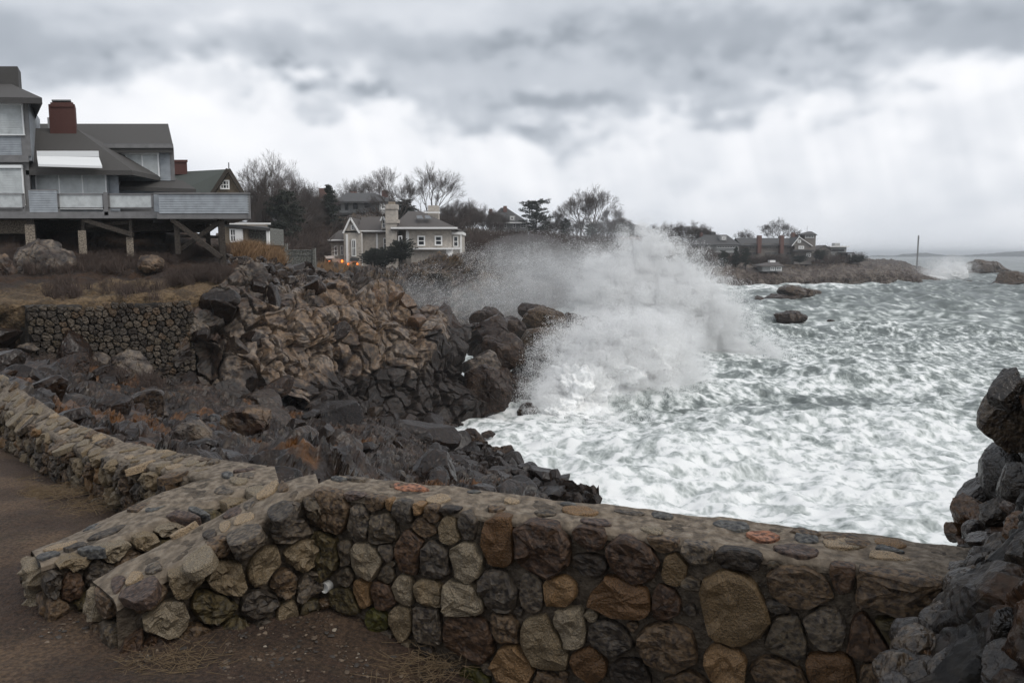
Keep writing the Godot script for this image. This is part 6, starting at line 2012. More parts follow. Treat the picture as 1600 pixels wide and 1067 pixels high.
	bx(o, "porch_roof", M.slate_roof, Vector3(-40.890, 20.140, -184.500), Vector3(-30.618, 20.430, -182.500))
	bx(o, "porch", M.white, Vector3(-30.377, 19.778, -182.000), Vector3(-26.869, 20.783, -181.000))
	o = base("square_house", Vector3(-1.610, 16.559, -262.000))
	tag(o, "square grey hipped roof house with two chimneys among the trees", "house", "")
	bx(o, "wall", M.pale_grey, Vector3(-8.009, 14.455, -277.000), Vector3(5.288, 21.308, -264.000))
	facets(o, "roof", M.slate_roof, [Vector3(-8.477, 21.249, -262.500), Vector3(5.794, 21.249, -262.500), Vector3(5.794, 21.249, -279.000), Vector3(-8.477, 21.249, -279.000), Vector3(-3.865, 26.705, -270.750), Vector3(-1.933, 26.705, -270.750)], [[0, 4, 5, 1], [1, 5, 2], [2, 5, 4, 3], [3, 4, 0]], 0.4)
	bx(o, "eave_board", M.white, Vector3(-8.471, 21.029, -262.700), Vector3(5.789, 21.453, -262.300))
	bx(o, "chimney", M.far_brick, Vector3(-7.880, 23.737, -270.000), Vector3(-6.779, 26.114, -268.000))
	bx(o, "chimney", M.far_brick, Vector3(-3.008, 25.088, -270.000), Vector3(-1.749, 27.139, -268.000))
	bx(o, "dormer", M.pale_grey, Vector3(-0.808, 21.927, -267.500), Vector3(1.076, 23.630, -263.500))
	win(o, Vector3(-0.538, 22.242, -263.400), Vector3(0.645, 23.306, -263.400), M.white, 1, 0.2)
	win(o, Vector3(-6.315, 19.542, -263.900), Vector3(-5.394, 21.090, -263.900), M.white, 1, 0.25)
	win(o, Vector3(-2.753, 19.542, -263.900), Vector3(-1.726, 21.090, -263.900), M.white, 1, 0.25)
	win(o, Vector3(0.270, 19.542, -263.900), Vector3(1.241, 21.090, -263.900), M.white, 1, 0.25)
	win(o, Vector3(2.807, 19.542, -263.900), Vector3(5.070, 21.090, -263.900), M.white, 4, 0.25)
	win(o, Vector3(-6.484, 17.027, -263.900), Vector3(-5.509, 18.098, -263.900), M.white, 1, 0.25)
	win(o, Vector3(-2.540, 17.027, -263.900), Vector3(-1.512, 18.098, -263.900), M.white, 1, 0.25)
	bx(o, "corner_board", M.white, Vector3(-4.322, 16.597, -264.100), Vector3(-3.936, 21.086, -263.800))
	o = base("red_roof_house", Vector3(35.192, 14.037, -232.000))
	tag(o, "low house with dull red hipped roof half veiled in spray", "house", "")
	bx(o, "wall", M.shingle_wall, Vector3(32.979, 12.627, -241.000), Vector3(37.701, 15.707, -233.000))
	facets(o, "roof", M.far_brick, [Vector3(31.774, 15.347, -231.500), Vector3(38.650, 15.347, -231.500), Vector3(38.650, 15.347, -242.000), Vector3(31.774, 15.347, -242.000), Vector3(34.895, 16.888, -236.750), Vector3(37.076, 16.888, -236.750)], [[0, 4, 5, 1], [1, 5, 2], [2, 5, 4, 3], [3, 4, 0]], 0.3)
	o = base("shingle_house", Vector3(72.431, 9.078, -278.000))
	tag(o, "grey shingle house with broad hipped roof and white windows on the point", "house", "")
	bx(o, "wall", M.pale_grey, Vector3(65.489, 7.096, -294.000), Vector3(81.471, 14.558, -280.000))
	facets(o, "roof", M.slate_roof, [Vector3(63.694, 14.227, -278.500), Vector3(81.594, 14.227, -278.500), Vector3(81.594, 14.227, -296.000), Vector3(63.694, 14.227, -296.000), Vector3(70.940, 17.859, -287.250), Vector3(79.027, 17.859, -287.250)], [[0, 4, 5, 1], [1, 5, 2], [2, 5, 4, 3], [3, 4, 0]], 0.5)
	bx(o, "porch", M.pale_grey, Vector3(67.137, 7.138, -280.000), Vector3(80.292, 11.960, -277.000))
	facets(o, "porch_roof", M.slate_roof, [Vector3(66.124, 11.183, -276.500), Vector3(80.797, 11.183, -276.500), Vector3(81.156, 12.128, -280.000), Vector3(67.726, 12.128, -280.000)], [[0, 3, 2, 1]], 0.3)
	bx(o, "chimney", M.far_brick, Vector3(69.300, 16.491, -289.000), Vector3(70.129, 18.653, -287.000))
	bx(o, "dormer", M.pale_grey, Vector3(75.157, 15.592, -285.000), Vector3(77.315, 17.475, -281.000))
	win(o, Vector3(75.595, 15.904, -280.900), Vector3(76.827, 17.002, -280.900), M.white, 2, 0.25)
	bx(o, "roof_vent", M.slate_roof, Vector3(73.143, 17.773, -289.000), Vector3(74.887, 18.893, -287.000))
	win(o, Vector3(66.571, 13.068, -279.900), Vector3(67.330, 14.165, -279.900), M.white, 1, 0.3)
	win(o, Vector3(67.834, 13.068, -279.900), Vector3(68.593, 14.165, -279.900), M.white, 1, 0.3)
	win(o, Vector3(70.360, 13.068, -279.900), Vector3(71.118, 14.165, -279.900), M.white, 1, 0.3)
	win(o, Vector3(73.522, 12.911, -279.900), Vector3(81.055, 14.321, -279.900), M.white, 8, 0.3)
	win(o, Vector3(68.230, 9.163, -276.900), Vector3(69.981, 10.873, -276.900), M.white, 2, 0.3)
	win(o, Vector3(70.812, 9.163, -276.900), Vector3(71.857, 10.873, -276.900), M.white, 2, 0.3)
	win(o, Vector3(73.002, 9.163, -276.900), Vector3(74.045, 10.873, -276.900), M.white, 2, 0.3)
	win(o, Vector3(77.696, 9.163, -276.900), Vector3(79.673, 10.873, -276.900), M.white, 2, 0.3)
	o = base("long_house", Vector3(96.829, 9.834, -284.000))
	tag(o, "long brown shingled house with tall brick chimneys and a lookout tower", "house", "")
	bx(o, "wall", M.shingle_wall, Vector3(85.086, 7.012, -298.000), Vector3(103.774, 14.634, -286.000))
	facets(o, "roof", M.slate_roof, [Vector3(83.748, 14.063, -285.000), Vector3(104.077, 14.063, -285.000), Vector3(104.077, 14.063, -300.000), Vector3(83.748, 14.063, -300.000), Vector3(83.748, 16.760, -292.500), Vector3(104.077, 16.760, -292.500)], [[0, 4, 5, 1], [2, 5, 4, 3]], 0.4)
	bx(o, "chimney", M.far_brick, Vector3(89.648, 11.029, -286.000), Vector3(90.933, 17.544, -284.000))
	bx(o, "chimney", M.far_brick, Vector3(97.905, 11.029, -286.000), Vector3(99.089, 17.544, -284.000))
	bx(o, "chimney", M.far_brick, Vector3(104.947, 15.118, -294.000), Vector3(105.947, 18.787, -292.000))
	bx(o, "chimney", M.far_brick, Vector3(106.394, 15.934, -294.000), Vector3(107.204, 18.217, -292.000))
	win(o, Vector3(86.853, 12.631, -285.800), Vector3(89.232, 13.752, -285.800), M.shingle_wall, 2, 0.3)
	win(o, Vector3(93.303, 12.631, -285.800), Vector3(95.276, 13.752, -285.800), M.shingle_wall, 2, 0.3)
	win(o, Vector3(96.528, 12.631, -285.800), Vector3(98.097, 13.752, -285.800), M.shingle_wall, 2, 0.3)
	win(o, Vector3(100.559, 12.631, -285.800), Vector3(102.529, 13.752, -285.800), M.shingle_wall, 2, 0.3)
	win(o, Vector3(86.527, 10.388, -285.800), Vector3(89.709, 11.670, -285.800), M.shingle_wall, 2, 0.3)
	win(o, Vector3(92.983, 10.388, -285.800), Vector3(97.371, 11.670, -285.800), M.shingle_wall, 2, 0.3)
	win(o, Vector3(100.649, 10.388, -285.800), Vector3(103.017, 11.670, -285.800), M.shingle_wall, 2, 0.3)
	facets(o, "gable_roof", M.slate_roof, [Vector3(101.422, 13.799, -282.500), Vector3(108.909, 13.799, -282.500), Vector3(108.909, 13.799, -292.000), Vector3(101.422, 13.799, -292.000), Vector3(103.994, 17.036, -282.500), Vector3(103.994, 17.036, -292.000)], [[0, 3, 5, 4], [4, 5, 2, 1]], 0.18)
	facets(o, "gable_wall", M.shingle_wall, [Vector3(101.422, 13.799, -282.900), Vector3(103.994, 17.036, -282.900), Vector3(108.909, 13.799, -282.900)], [[0, 1, 2]], 0)
	brace(o, "bargeboard", M.white, Vector3(101.422, 13.699, -282.450), Vector3(103.994, 16.936, -282.450), 0.24)
	brace(o, "bargeboard", M.white, Vector3(108.909, 13.699, -282.450), Vector3(103.994, 16.936, -282.450), 0.24)
	bx(o, "gable_wall", M.shingle_wall, Vector3(102.677, 7.054, -292.000), Vector3(109.095, 13.962, -283.000))
	win(o, Vector3(103.523, 14.829, -282.700), Vector3(104.751, 15.935, -282.700), M.white, 1, 0.3)
	win(o, Vector3(103.971, 12.614, -282.800), Vector3(105.998, 13.723, -282.800), M.white, 2, 0.3)
	win(o, Vector3(106.966, 9.759, -282.800), Vector3(108.661, 11.188, -282.800), M.white, 2, 0.3)
	bx(o, "porch_roof", M.slate_roof, Vector3(101.281, 11.817, -284.000), Vector3(109.189, 12.289, -281.000))
	bx(o, "tower", M.shingle_wall, Vector3(108.074, 6.984, -293.000), Vector3(112.150, 17.877, -288.000))
	facets(o, "tower_roof", M.slate_roof, [Vector3(106.587, 17.933, -287.000), Vector3(112.242, 17.933, -287.000), Vector3(112.242, 17.933, -294.000), Vector3(106.587, 17.933, -294.000), Vector3(110.127, 19.152, -290.500), Vector3(111.435, 19.152, -290.500)], [[0, 4, 5, 1], [1, 5, 2], [2, 5, 4, 3], [3, 4, 0]], 0.3)
	win(o, Vector3(108.111, 16.669, -287.900), Vector3(111.467, 17.794, -287.900), M.white, 3, 0.25)
	bx(o, "weather_vane", M.metal, Vector3(109.537, 18.976, -290.120), Vector3(109.610, 21.076, -290.000))
	o = base("gabled_cottage", Vector3(116.063, 10.053, -290.000))
	tag(o, "small brown gabled cottage between the tower and the flat roof", "house", "")
	facets(o, "roof", M.taupe_roof, [Vector3(112.507, 12.004, -289.500), Vector3(119.205, 12.004, -289.500), Vector3(119.205, 12.004, -298.000), Vector3(112.507, 12.004, -298.000), Vector3(116.495, 14.111, -289.500), Vector3(116.495, 14.111, -298.000)], [[0, 3, 5, 4], [4, 5, 2, 1]], 0.18)
	facets(o, "gable_wall", M.shingle_wall, [Vector3(112.507, 12.004, -289.900), Vector3(116.495, 14.111, -289.900), Vector3(119.205, 12.004, -289.900)], [[0, 1, 2]], 0)
	bx(o, "wall", M.shingle_wall, Vector3(113.707, 7.772, -298.000), Vector3(118.831, 12.168, -290.000))
	o = base("modern_house", Vector3(123.923, 8.981, -292.000))
	tag(o, "flat roofed modern house with a deep terrace at the point", "house", "")
	bx(o, "wall", M.pale_grey, Vector3(120.018, 7.739, -302.000), Vector3(125.783, 13.493, -293.000))
	bx(o, "flat_roof", M.white, Vector3(118.977, 13.399, -303.500), Vector3(126.356, 13.807, -291.500))
	bx(o, "chimney", M.pale_grey, Vector3(123.053, 13.693, -300.000), Vector3(125.003, 14.940, -297.000))
	bx(o, "terrace_roof", M.slate_roof, Vector3(122.567, 11.030, -296.000), Vector3(127.459, 11.436, -290.000))
	bx(o, "post", M.white, Vector3(126.528, 8.175, -290.900), Vector3(126.715, 11.030, -290.500))
	win(o, Vector3(120.406, 11.851, -292.800), Vector3(124.919, 12.507, -292.800), M.slate_roof, 5, 0.2)
	win(o, Vector3(123.424, 9.222, -292.800), Vector3(126.230, 11.030, -292.800), M.slate_roof, 3, 0.2)
	o = base("gazebo", Vector3(85.870, 5.267, -256.000))
	tag(o, "small white gazebo with hipped grey roof at the water's edge", "gazebo", "")
	bx(o, "wall", M.pale_grey, Vector3(82.865, 5.100, -263.000), Vector3(89.337, 6.983, -257.000))
	facets(o, "roof", M.taupe_roof, [Vector3(81.686, 7.001, -255.800), Vector3(89.643, 7.001, -255.800), Vector3(89.643, 7.001, -265.000), Vector3(81.686, 7.001, -265.000), Vector3(86.272, 8.248, -260.400), Vector3(88.480, 8.248, -260.400)], [[0, 4, 5, 1], [1, 5, 2], [2, 5, 4, 3], [3, 4, 0]], 0.3)
	bx(o, "cupola", M.white, Vector3(86.055, 8.039, -261.500), Vector3(87.934, 8.768, -259.500))
	win(o, Vector3(85.406, 5.394, -256.800), Vector3(86.955, 6.696, -256.800), M.white, 2, 0.3)
	win(o, Vector3(87.295, 5.394, -256.800), Vector3(89.134, 6.696, -256.800), M.white, 2, 0.3)
	o = base("flagpole", Vector3(156.598, 6.817, -300.000))
	tag(o, "tall bare flagpole standing at the tip of the point", "flagpole", "")
	bx(o, "pole", M.metal, Vector3(156.613, 5.128, -300.250), Vector3(156.110, 17.912, -300.000))
	bx(o, "yard", M.metal, Vector3(156.122, 11.115, -300.200), Vector3(156.625, 11.199, -299.900))

func wall_lamp(p: Vector3, label: String) -> void:
	var o := base("wall_lamp", p)
	tag(o, label, "lamp", "lit wall lamps")
	var glow := StandardMaterial3D.new()
	glow.albedo_color = Color(1, 0.6, 0.3)
	glow.emission_enabled = true
	glow.emission = Color(1.0, 0.55, 0.22)
	glow.emission_energy_multiplier = 1.5
	bx(o, "bulb", glow, p + Vector3(-0.13, -0.2, -0.05), p + Vector3(0.13, 0.2, 0.2))
	bx(o, "cap", M.metal, p + Vector3(-0.22, 0.22, -0.1), p + Vector3(0.22, 0.3, 0.26))
	bx(o, "bracket", M.metal, p + Vector3(-0.05, -0.3, -0.3), p + Vector3(0.05, -0.22, 0.05))
	var l := OmniLight3D.new()
	l.name = "lamp_light"
	l.light_color = Color(1.0, 0.6, 0.3)
	l.light_energy = 0.2
	l.light_size = 0.15
	l.omni_range = 12.0
	l.omni_attenuation = 2.0
	l.shadow_enabled = true
	l.position = Vector3(0, 0, 0.45)
	o.add_child(l)

# ---------------------------------------------------------------- rocks, trees and scrub: where they stand
# boulder: centre, half size, detail, seed, kind, name, label, group
var boulder_list := [
	[Vector3(-2.188, 5.150, -68.000), Vector3(1.49, 1.08, 1.33), 4, 11, "wet", "boulder", "rounded boulder behind the cliff shoulder wrapped in spray", "boulders in the surf"],
	[Vector3(-2.215, 4.581, -60.000), Vector3(2.66, 1.70, 2.37), 5, 12, "wet", "boulder", "broad black boulder with wet face just past the brown cliff", "boulders in the surf"],
	[Vector3(-1.150, 3.428, -58.000), Vector3(1.95, 1.75, 1.74), 5, 13, "wet", "boulder", "dark boulder low in the gap below the broad black one", "boulders in the surf"],
	[Vector3(-2.127, 2.778, -55.000), Vector3(1.46, 1.27, 1.30), 4, 14, "grey", "boulder", "grey sloping block wedged against the cliff foot", "boulders in the surf"],
	[Vector3(-1.740, 1.485, -52.500), Vector3(1.67, 1.77, 1.49), 5, 15, "wet", "boulder", "tall wet block standing at the cliff foot by the cove", "boulders in the surf"],
	[Vector3(2.987, 4.218, -73.000), Vector3(2.02, 1.68, 1.80), 5, 16, "brown", "boulder", "rounded brown boulder misted by falling spray", "boulders in the surf"],
	[Vector3(5.637, 3.915, -75.000), Vector3(2.26, 1.19, 2.01), 4, 17, "wet", "boulder", "long low boulder dimmed by mist on the outer ledge", "boulders in the surf"],
	[Vector3(3.473, 3.073, -63.000), Vector3(3.01, 1.90, 2.69), 5, 18, "brown", "boulder", "large brown boulder with pale top beside the bursting wave", "boulders in the surf"],
	[Vector3(6.211, 3.842, -65.000), Vector3(1.96, 0.97, 1.75), 4, 19, "brown", "boulder", "flat topped brown rock jutting toward the bursting wave", "boulders in the surf"],
	[Vector3(2.097, 1.460, -60.000), Vector3(2.44, 2.23, 2.18), 5, 20, "wet", "boulder", "big smooth black boulder above the white cove", "boulders in the surf"],
	[Vector3(1.122, -0.099, -53.500), Vector3(0.87, 0.91, 0.78), 4, 21, "wet", "boulder", "small dark boulder at the edge of the churning cove", "boulders in the surf"],
	[Vector3(0.142, 3.731, -70.000), Vector3(1.49, 1.86, 1.33), 4, 22, "wet", "boulder", "upright boulder in the misty gap between two larger ones", "boulders in the surf"],
	[Vector3(0.296, 0.941, -57.000), Vector3(1.41, 1.11, 1.26), 4, 23, "wet", "boulder", "wet rock in the runnel between the big boulders", "boulders in the surf"],
	[Vector3(7.921, 4.046, -78.000), Vector3(1.16, 0.77, 1.04), 4, 24, "wet", "boulder", "outermost small rock showing through the spray", "boulders in the surf"],
	[Vector3(2.199, 5.114, -80.000), Vector3(1.47, 0.91, 1.31), 4, 25, "wet", "boulder", "faint rounded rock at the back of the boulder field", "boulders in the surf"],
	[Vector3(-0.939, 2.007, -56.000), Vector3(1.19, 0.89, 1.06), 4, 26, "wet", "boulder", "slab leaning in the runnel below the dark boulder", "boulders in the surf"],
	[Vector3(-2.241, 0.420, -42.000), Vector3(0.89, 0.89, 0.80), 4, 31, "wet", "boulder", "dark craggy rock standing in the foam pool by the ledges", "rocks at the cove edge"],
	[Vector3(-1.401, 0.319, -45.000), Vector3(0.45, 0.22, 0.40), 3, 32, "wet", "boulder", "tiny flat rock awash in the foam pool", "rocks at the cove edge"],
	[Vector3(-0.531, 0.678, -38.500), Vector3(0.75, 0.82, 0.67), 4, 33, "wet", "boulder", "squat brown black rock on the low spit", "rocks at the cove edge"],
	[Vector3(-1.191, 1.378, -33.000), Vector3(0.33, 0.23, 0.29), 3, 34, "wet", "boulder", "small rock in the white channel behind the near wall", "rocks at the cove edge"],
	[Vector3(68.572, 1.725, -184.062), Vector3(5.38, 2.03, 3.84), 4, 43, "brown", "sea_rock", "largest brown rock standing off the point", "rocks off the far shore"],
	[Vector3(62.993, 0.359, -180.624), Vector3(4.40, 1.06, 3.14), 4, 55, "wet", "sea_rock", "low black ledge running out from the largest offshore rock", "rocks off the far shore"],
	[Vector3(56.716, 0.407, -178.953), Vector3(1.86, 0.81, 1.66), 3, 40, "wet", "sea_rock", "small black rock left of the low ledge", "rocks off the far shore"],
	[Vector3(45.726, 0.652, -126.650), Vector3(3.08, 0.99, 2.75), 4, 95, "wet", "sea_rock", "dark jagged rock alone in the streaked water", "rocks off the far shore"],
	[Vector3(74.758, 0.487, -190.401), Vector3(1.24, 0.99, 1.10), 3, 113, "wet", "sea_rock", "dark stub at the end of the largest offshore rock", "rocks off the far shore"],
	[Vector3(88.075, 0.245, -215.864), Vector3(1.82, 0.63, 1.63), 3, 71, "wet", "sea_rock", "small rock midway to the far shore", "rocks off the far shore"],
	[Vector3(96.545, 0.187, -219.531), Vector3(1.00, 0.57, 0.89), 3, 86, "wet", "sea_rock", "tiny rock far out in the broken water", "rocks off the far shore"],
	[Vector3(98.205, 0.070, -245.974), Vector3(1.92, 0.48, 1.71), 3, 41, "wet", "sea_rock", "thin dark ledge near the far shore", "rocks off the far shore"],
	[Vector3(240.594, 3.098, -392.371), Vector3(14.26, 4.33, 7.64), 4, 122, "brown", "sea_rock", "large dark humped island at the horizon", "rocks off the far shore"],
	[Vector3(165.028, 1.894, -257.387), Vector3(7.69, 3.01, 5.49), 4, 120, "brown", "sea_rock", "brown craggy rock at the far edge of the bay", "rocks off the far shore"],
	[Vector3(168.382, 0.168, -296.683), Vector3(1.73, 0.67, 1.55), 3, 54, "wet", "sea_rock", "small rock awash beside the distant splash", "rocks off the far shore"],
	[Vector3(171.412, 0.165, -292.224), Vector3(2.09, 0.76, 1.86), 3, 121, "wet", "sea_rock", "rock awash between the splash and the craggy rock", "rocks off the far shore"],
	[Vector3(176.217, 0.165, -292.224), Vector3(1.90, 0.66, 1.69), 3, 82, "wet", "sea_rock", "last rock awash before the craggy rock", "rocks off the far shore"],
	[Vector3(167.989, 0.692, -306.020), Vector3(3.58, 1.39, 3.19), 3, 86, "brown", "sea_rock", "rock at the foot of the distant splash", "rocks off the far shore"],
	[Vector3(52.430, 0.036, -126.650), Vector3(0.66, 0.21, 0.59), 3, 86, "wet", "sea_rock", "speck of black rock in the open streaked water", "rocks off the far shore"],
	[Vector3(96.016, 0.140, -247.543), Vector3(2.41, 0.56, 2.15), 3, 98, "wet", "sea_rock", "flat ledge under the sea wall of the point", "rocks off the far shore"],
	[Vector3(-23.076, 10.252, -38.500), Vector3(1.56, 1.56, 1.12), 5, 71, "grey", "boulder", "large cracked grey boulder between the deck piers", "boulders on the bank"],
	[Vector3(-23.891, 10.243, -36.500), Vector3(0.57, 0.82, 0.41), 4, 72, "tan", "boulder", "pale tan boulder under the left end of the deck", "boulders on the bank"],
	[Vector3(-23.290, 10.189, -36.800), Vector3(0.22, 0.24, 0.20), 3, 73, "grey", "boulder", "small grey stone beside the pale tan boulder", "boulders on the bank"],
	[Vector3(-15.930, 5.953, -31.800), Vector3(1.00, 1.20, 0.72), 5, 74, "grey", "boulder", "bulging grey rock at the foot of the terrace wall", "boulders on the bank"],
	[Vector3(-17.407, 6.063, -32.200), Vector3(0.78, 0.87, 0.55), 4, 75, "grey", "boulder", "dark grey rock left of the bulging one below the terrace wall", "boulders on the bank"],
	[Vector3(-9.612, 6.736, -20.500), Vector3(0.31, 0.26, 0.28), 4, 76, "grey", "boulder", "greenish grey boulder lying alone above the low wall", "boulders on the bank"],
	[Vector3(-6.948, 6.632, -20.000), Vector3(0.69, 0.45, 0.49), 5, 77, "tan", "boulder", "flat brown topped ledge rock beyond the stair walls", "boulders on the bank"],
	[Vector3(-6.500, 7.318, -15.500), Vector3(0.44, 0.28, 0.32), 5, 78, "grey", "boulder", "brown grey slab rock behind the low wall", "boulders on the bank"],
	[Vector3(-13.501, 9.457, -39.500), Vector3(1.01, 1.37, 0.72), 5, 79, "grey", "boulder", "tall grey rock at the right edge of the lawn", "boulders on the bank"],
	[Vector3(-18.992, 7.325, -30.200), Vector3(0.41, 0.16, 0.37), 3, 80, "grey", "boulder", "flat pale stone at the foot of the terrace wall", "boulders on the bank"],
	[Vector3(-14.848, 7.457, -35.500), Vector3(0.96, 0.75, 0.69), 4, 81, "grey", "boulder", "rounded grey shoulder of rock beside the terrace wall", "boulders on the bank"],
	[Vector3(-18.197, 10.496, -39.000), Vector3(0.70, 0.47, 0.63), 4, 82, "tan", "boulder", "brown rock in the weeds below the deck", "boulders on the bank"],
	[Vector3(-14.625, 10.067, -50.000), Vector3(0.27, 0.18, 0.24), 3, 83, "tan", "boulder", "pale round stone on the rubble below the fence", "boulders on the bank"],
	[Vector3(-1.039, 8.413, -5.020), Vector3(0.07, 0.05, 0.06), 4, 84, "tan", "loose_stone", "loose tan stone lying on the dirt by the near wall", "loose stones on the dirt"],
	[Vector3(-1.850, 8.558, -4.950), Vector3(0.10, 0.04, 0.09), 4, 85, "tan", "loose_stone", "flat loose stone half buried below the stair wall", "loose stones on the dirt"],
	[Vector3(-1.286, 8.605, -5.100), Vector3(0.06, 0.04, 0.06), 4, 86, "brown", "loose_stone", "dull red stone at the foot of the wall corner", "loose stones on the dirt"],
]
# tree: kind, foot, height, turn, breadth, label
var tree_list := [
	["n0", Vector3(-38.247, 10.615, -120.000), 15.07, 1.70, 1.05, "widest bare tree close behind the fence"],
	["n1", Vector3(-40.149, 10.631, -115.000), 11.49, 3.40, 0.90, "bare tree rising beside the deck corner"],
	["n2", Vector3(-35.241, 10.583, -130.000), 13.55, 5.10, 0.80, "tall thin bare tree left of the hill house"],
	["n1", Vector3(-40.463, 11.122, -140.000), 15.17, 6.80, 0.80, "slender bare tree behind the widest one"],
	["n0", Vector3(-42.783, 17.012, -205.000), 13.66, 8.50, 1.30, "rounded bare tree behind the hill house roof"],
	["n2", Vector3(-37.812, 17.159, -210.000), 13.63, 10.20, 1.10, "low bare tree above the hill house ridge"],
	["n1", Vector3(-23.249, 14.501, -165.000), 15.26, 11.90, 0.95, "left tree of the tall pair above the taupe house"],
	["n2", Vector3(-17.309, 13.745, -160.000), 14.82, 13.60, 1.05, "right tree of the tall pair above the taupe house"],
	["n0", Vector3(-12.891, 13.722, -185.000), 10.13, 15.30, 1.10, "low bare tree right of the taupe house"],
	["n1", Vector3(-9.511, 13.618, -200.000), 10.09, 17.00, 1.00, "small bare tree on the slope toward the square house"],
	["f0", Vector3(23.197, 14.855, -262.000), 16.61, 18.70, 1.00, "bare tree at the left of the crest group"],
	["f1", Vector3(26.861, 14.797, -258.000), 17.47, 20.40, 1.05, "tallest bare tree standing on the crest"],
	["f0", Vector3(33.679, 14.469, -265.000), 12.68, 22.10, 0.90, "bare tree at the right of the crest group"],
	["f1", Vector3(16.604, 14.534, -270.000), 11.75, 23.80, 0.80, "small bare tree beside the dark pine"],
	["f0", Vector3(38.032, 14.037, -265.000), 8.55, 25.50, 0.90, "shortest bare tree at the right of the crest"],
	["f1", Vector3(59.672, 11.248, -285.000), 10.71, 27.20, 1.30, "first bare tree left of the shingle house"],
	["f0", Vector3(65.739, 11.250, -288.000), 11.32, 28.90, 1.20, "second bare tree left of the shingle house"],
	["f1", Vector3(75.150, 10.526, -300.000), 11.02, 30.60, 1.00, "bare tree behind the shingle house roof"],
	["f0", Vector3(51.919, 11.912, -275.000), 8.17, 32.30, 1.10, "low bare tree at the end of the crest thicket"],
	["f0", Vector3(104.918, 10.005, -310.000), 14.35, 34.00, 1.30, "round bare tree behind the long house"],
	["f1", Vector3(92.949, 10.005, -310.000), 10.31, 35.70, 1.10, "small bare tree between the far houses"],
	["f1", Vector3(-18.845, 15.506, -230.000), 8.41, 37.40, 1.20, "bare tree far behind the taupe house roof"],
	["p0", Vector3(-35.004, 14.791, -150.000), 9.42, 39.10, 1.10, "dark pointed evergreen beside the hill house"],
	["p2", Vector3(-34.249, 9.657, -118.000), 10.51, 40.80, 1.00, "broad dark evergreen behind the fence"],
	["p1", Vector3(7.944, 14.752, -255.000), 13.60, 42.50, 0.95, "large ragged pine beside the square house"],
	["p2", Vector3(18.045, 14.429, -262.000), 8.07, 44.20, 0.90, "smaller dark pine right of the ragged pine"],
	["p2", Vector3(-24.042, 15.932, -178.000), 7.18, 45.90, 1.30, "dark evergreen behind the taupe house chimney"],
	["p0", Vector3(75.454, 6.302, -262.000), 7.06, 47.60, 1.00, "dark evergreen before the shingle house"],
	["p2", Vector3(70.070, 5.950, -258.000), 5.91, 49.30, 1.10, "low evergreen at the shingle house corner"],
	["p2", Vector3(78.102, 5.911, -260.000), 6.80, 51.00, 1.00, "evergreen between the shingle house and the long house"],
	["p1", Vector3(35.859, 10.627, -236.000), 9.21, 52.70, 1.20, "rounded evergreen above the red roof"],
	["p1", Vector3(25.828, 14.298, -252.000), 6.13, 54.40, 1.10, "flat topped pine under the tallest bare tree"],
]
# four corners of each patch of ground and how many stand on it
var scrub_list := [
	[Vector3(-34.129, 9.698, -100.000), Vector3(-29.342, 8.532, -108.000), Vector3(-45.959, 11.692, -140.000), Vector3(-36.573, 17.159, -172.000), 100],
	[Vector3(-36.573, 17.159, -172.000), Vector3(-12.442, 16.264, -190.000), Vector3(-36.288, 18.672, -185.000), Vector3(-13.417, 17.677, -205.000), 60],
	[Vector3(-9.213, 8.833, -140.000), Vector3(8.139, 9.392, -165.000), Vector3(-11.479, 13.618, -200.000), Vector3(9.836, 14.922, -240.000), 140],
	[Vector3(7.200, 7.862, -175.000), Vector3(37.000, 8.439, -225.000), Vector3(8.034, 14.605, -245.000), Vector3(46.517, 13.215, -270.000), 150],
	[Vector3(37.501, 8.031, -228.000), Vector3(63.735, 7.745, -250.000), Vector3(47.387, 12.808, -275.000), Vector3(71.428, 11.489, -290.000), 90],
	[Vector3(-8.238, 7.528, -125.000), Vector3(6.101, 5.673, -148.000), Vector3(-9.200, 10.550, -140.000), Vector3(8.383, 9.760, -170.000), 60],
	[Vector3(68.961, 7.160, -262.000), Vector3(128.908, 7.289, -285.000), Vector3(74.959, 8.688, -285.000), Vector3(137.590, 8.485, -310.000), 70],
	[Vector3(0.000, 11.165, -190.000), Vector3(39.416, 11.013, -240.000), Vector3(0.000, 14.922, -240.000), Vector3(45.097, 14.599, -275.000), 110],
]
# four corners of each patch of ground and how many stand on it
var thicket_list := [
	[Vector3(-37.528, 9.928, -110.000), Vector3(-36.915, 12.353, -150.000), Vector3(-49.220, 12.353, -150.000), Vector3(-40.074, 17.266, -175.000), 26],
	[Vector3(-18.025, 14.918, -200.000), Vector3(-3.936, 14.141, -240.000), Vector3(-18.009, 17.096, -220.000), Vector3(-2.147, 15.707, -262.000), 16],
	[Vector3(-6.445, 14.429, -262.000), Vector3(45.614, 13.281, -278.000), Vector3(-2.254, 15.494, -275.000), Vector3(49.972, 12.907, -290.000), 34],
	[Vector3(45.147, 11.912, -275.000), Vector3(74.345, 10.539, -292.000), Vector3(49.990, 11.962, -290.000), Vector3(77.655, 10.519, -305.000), 22],
]
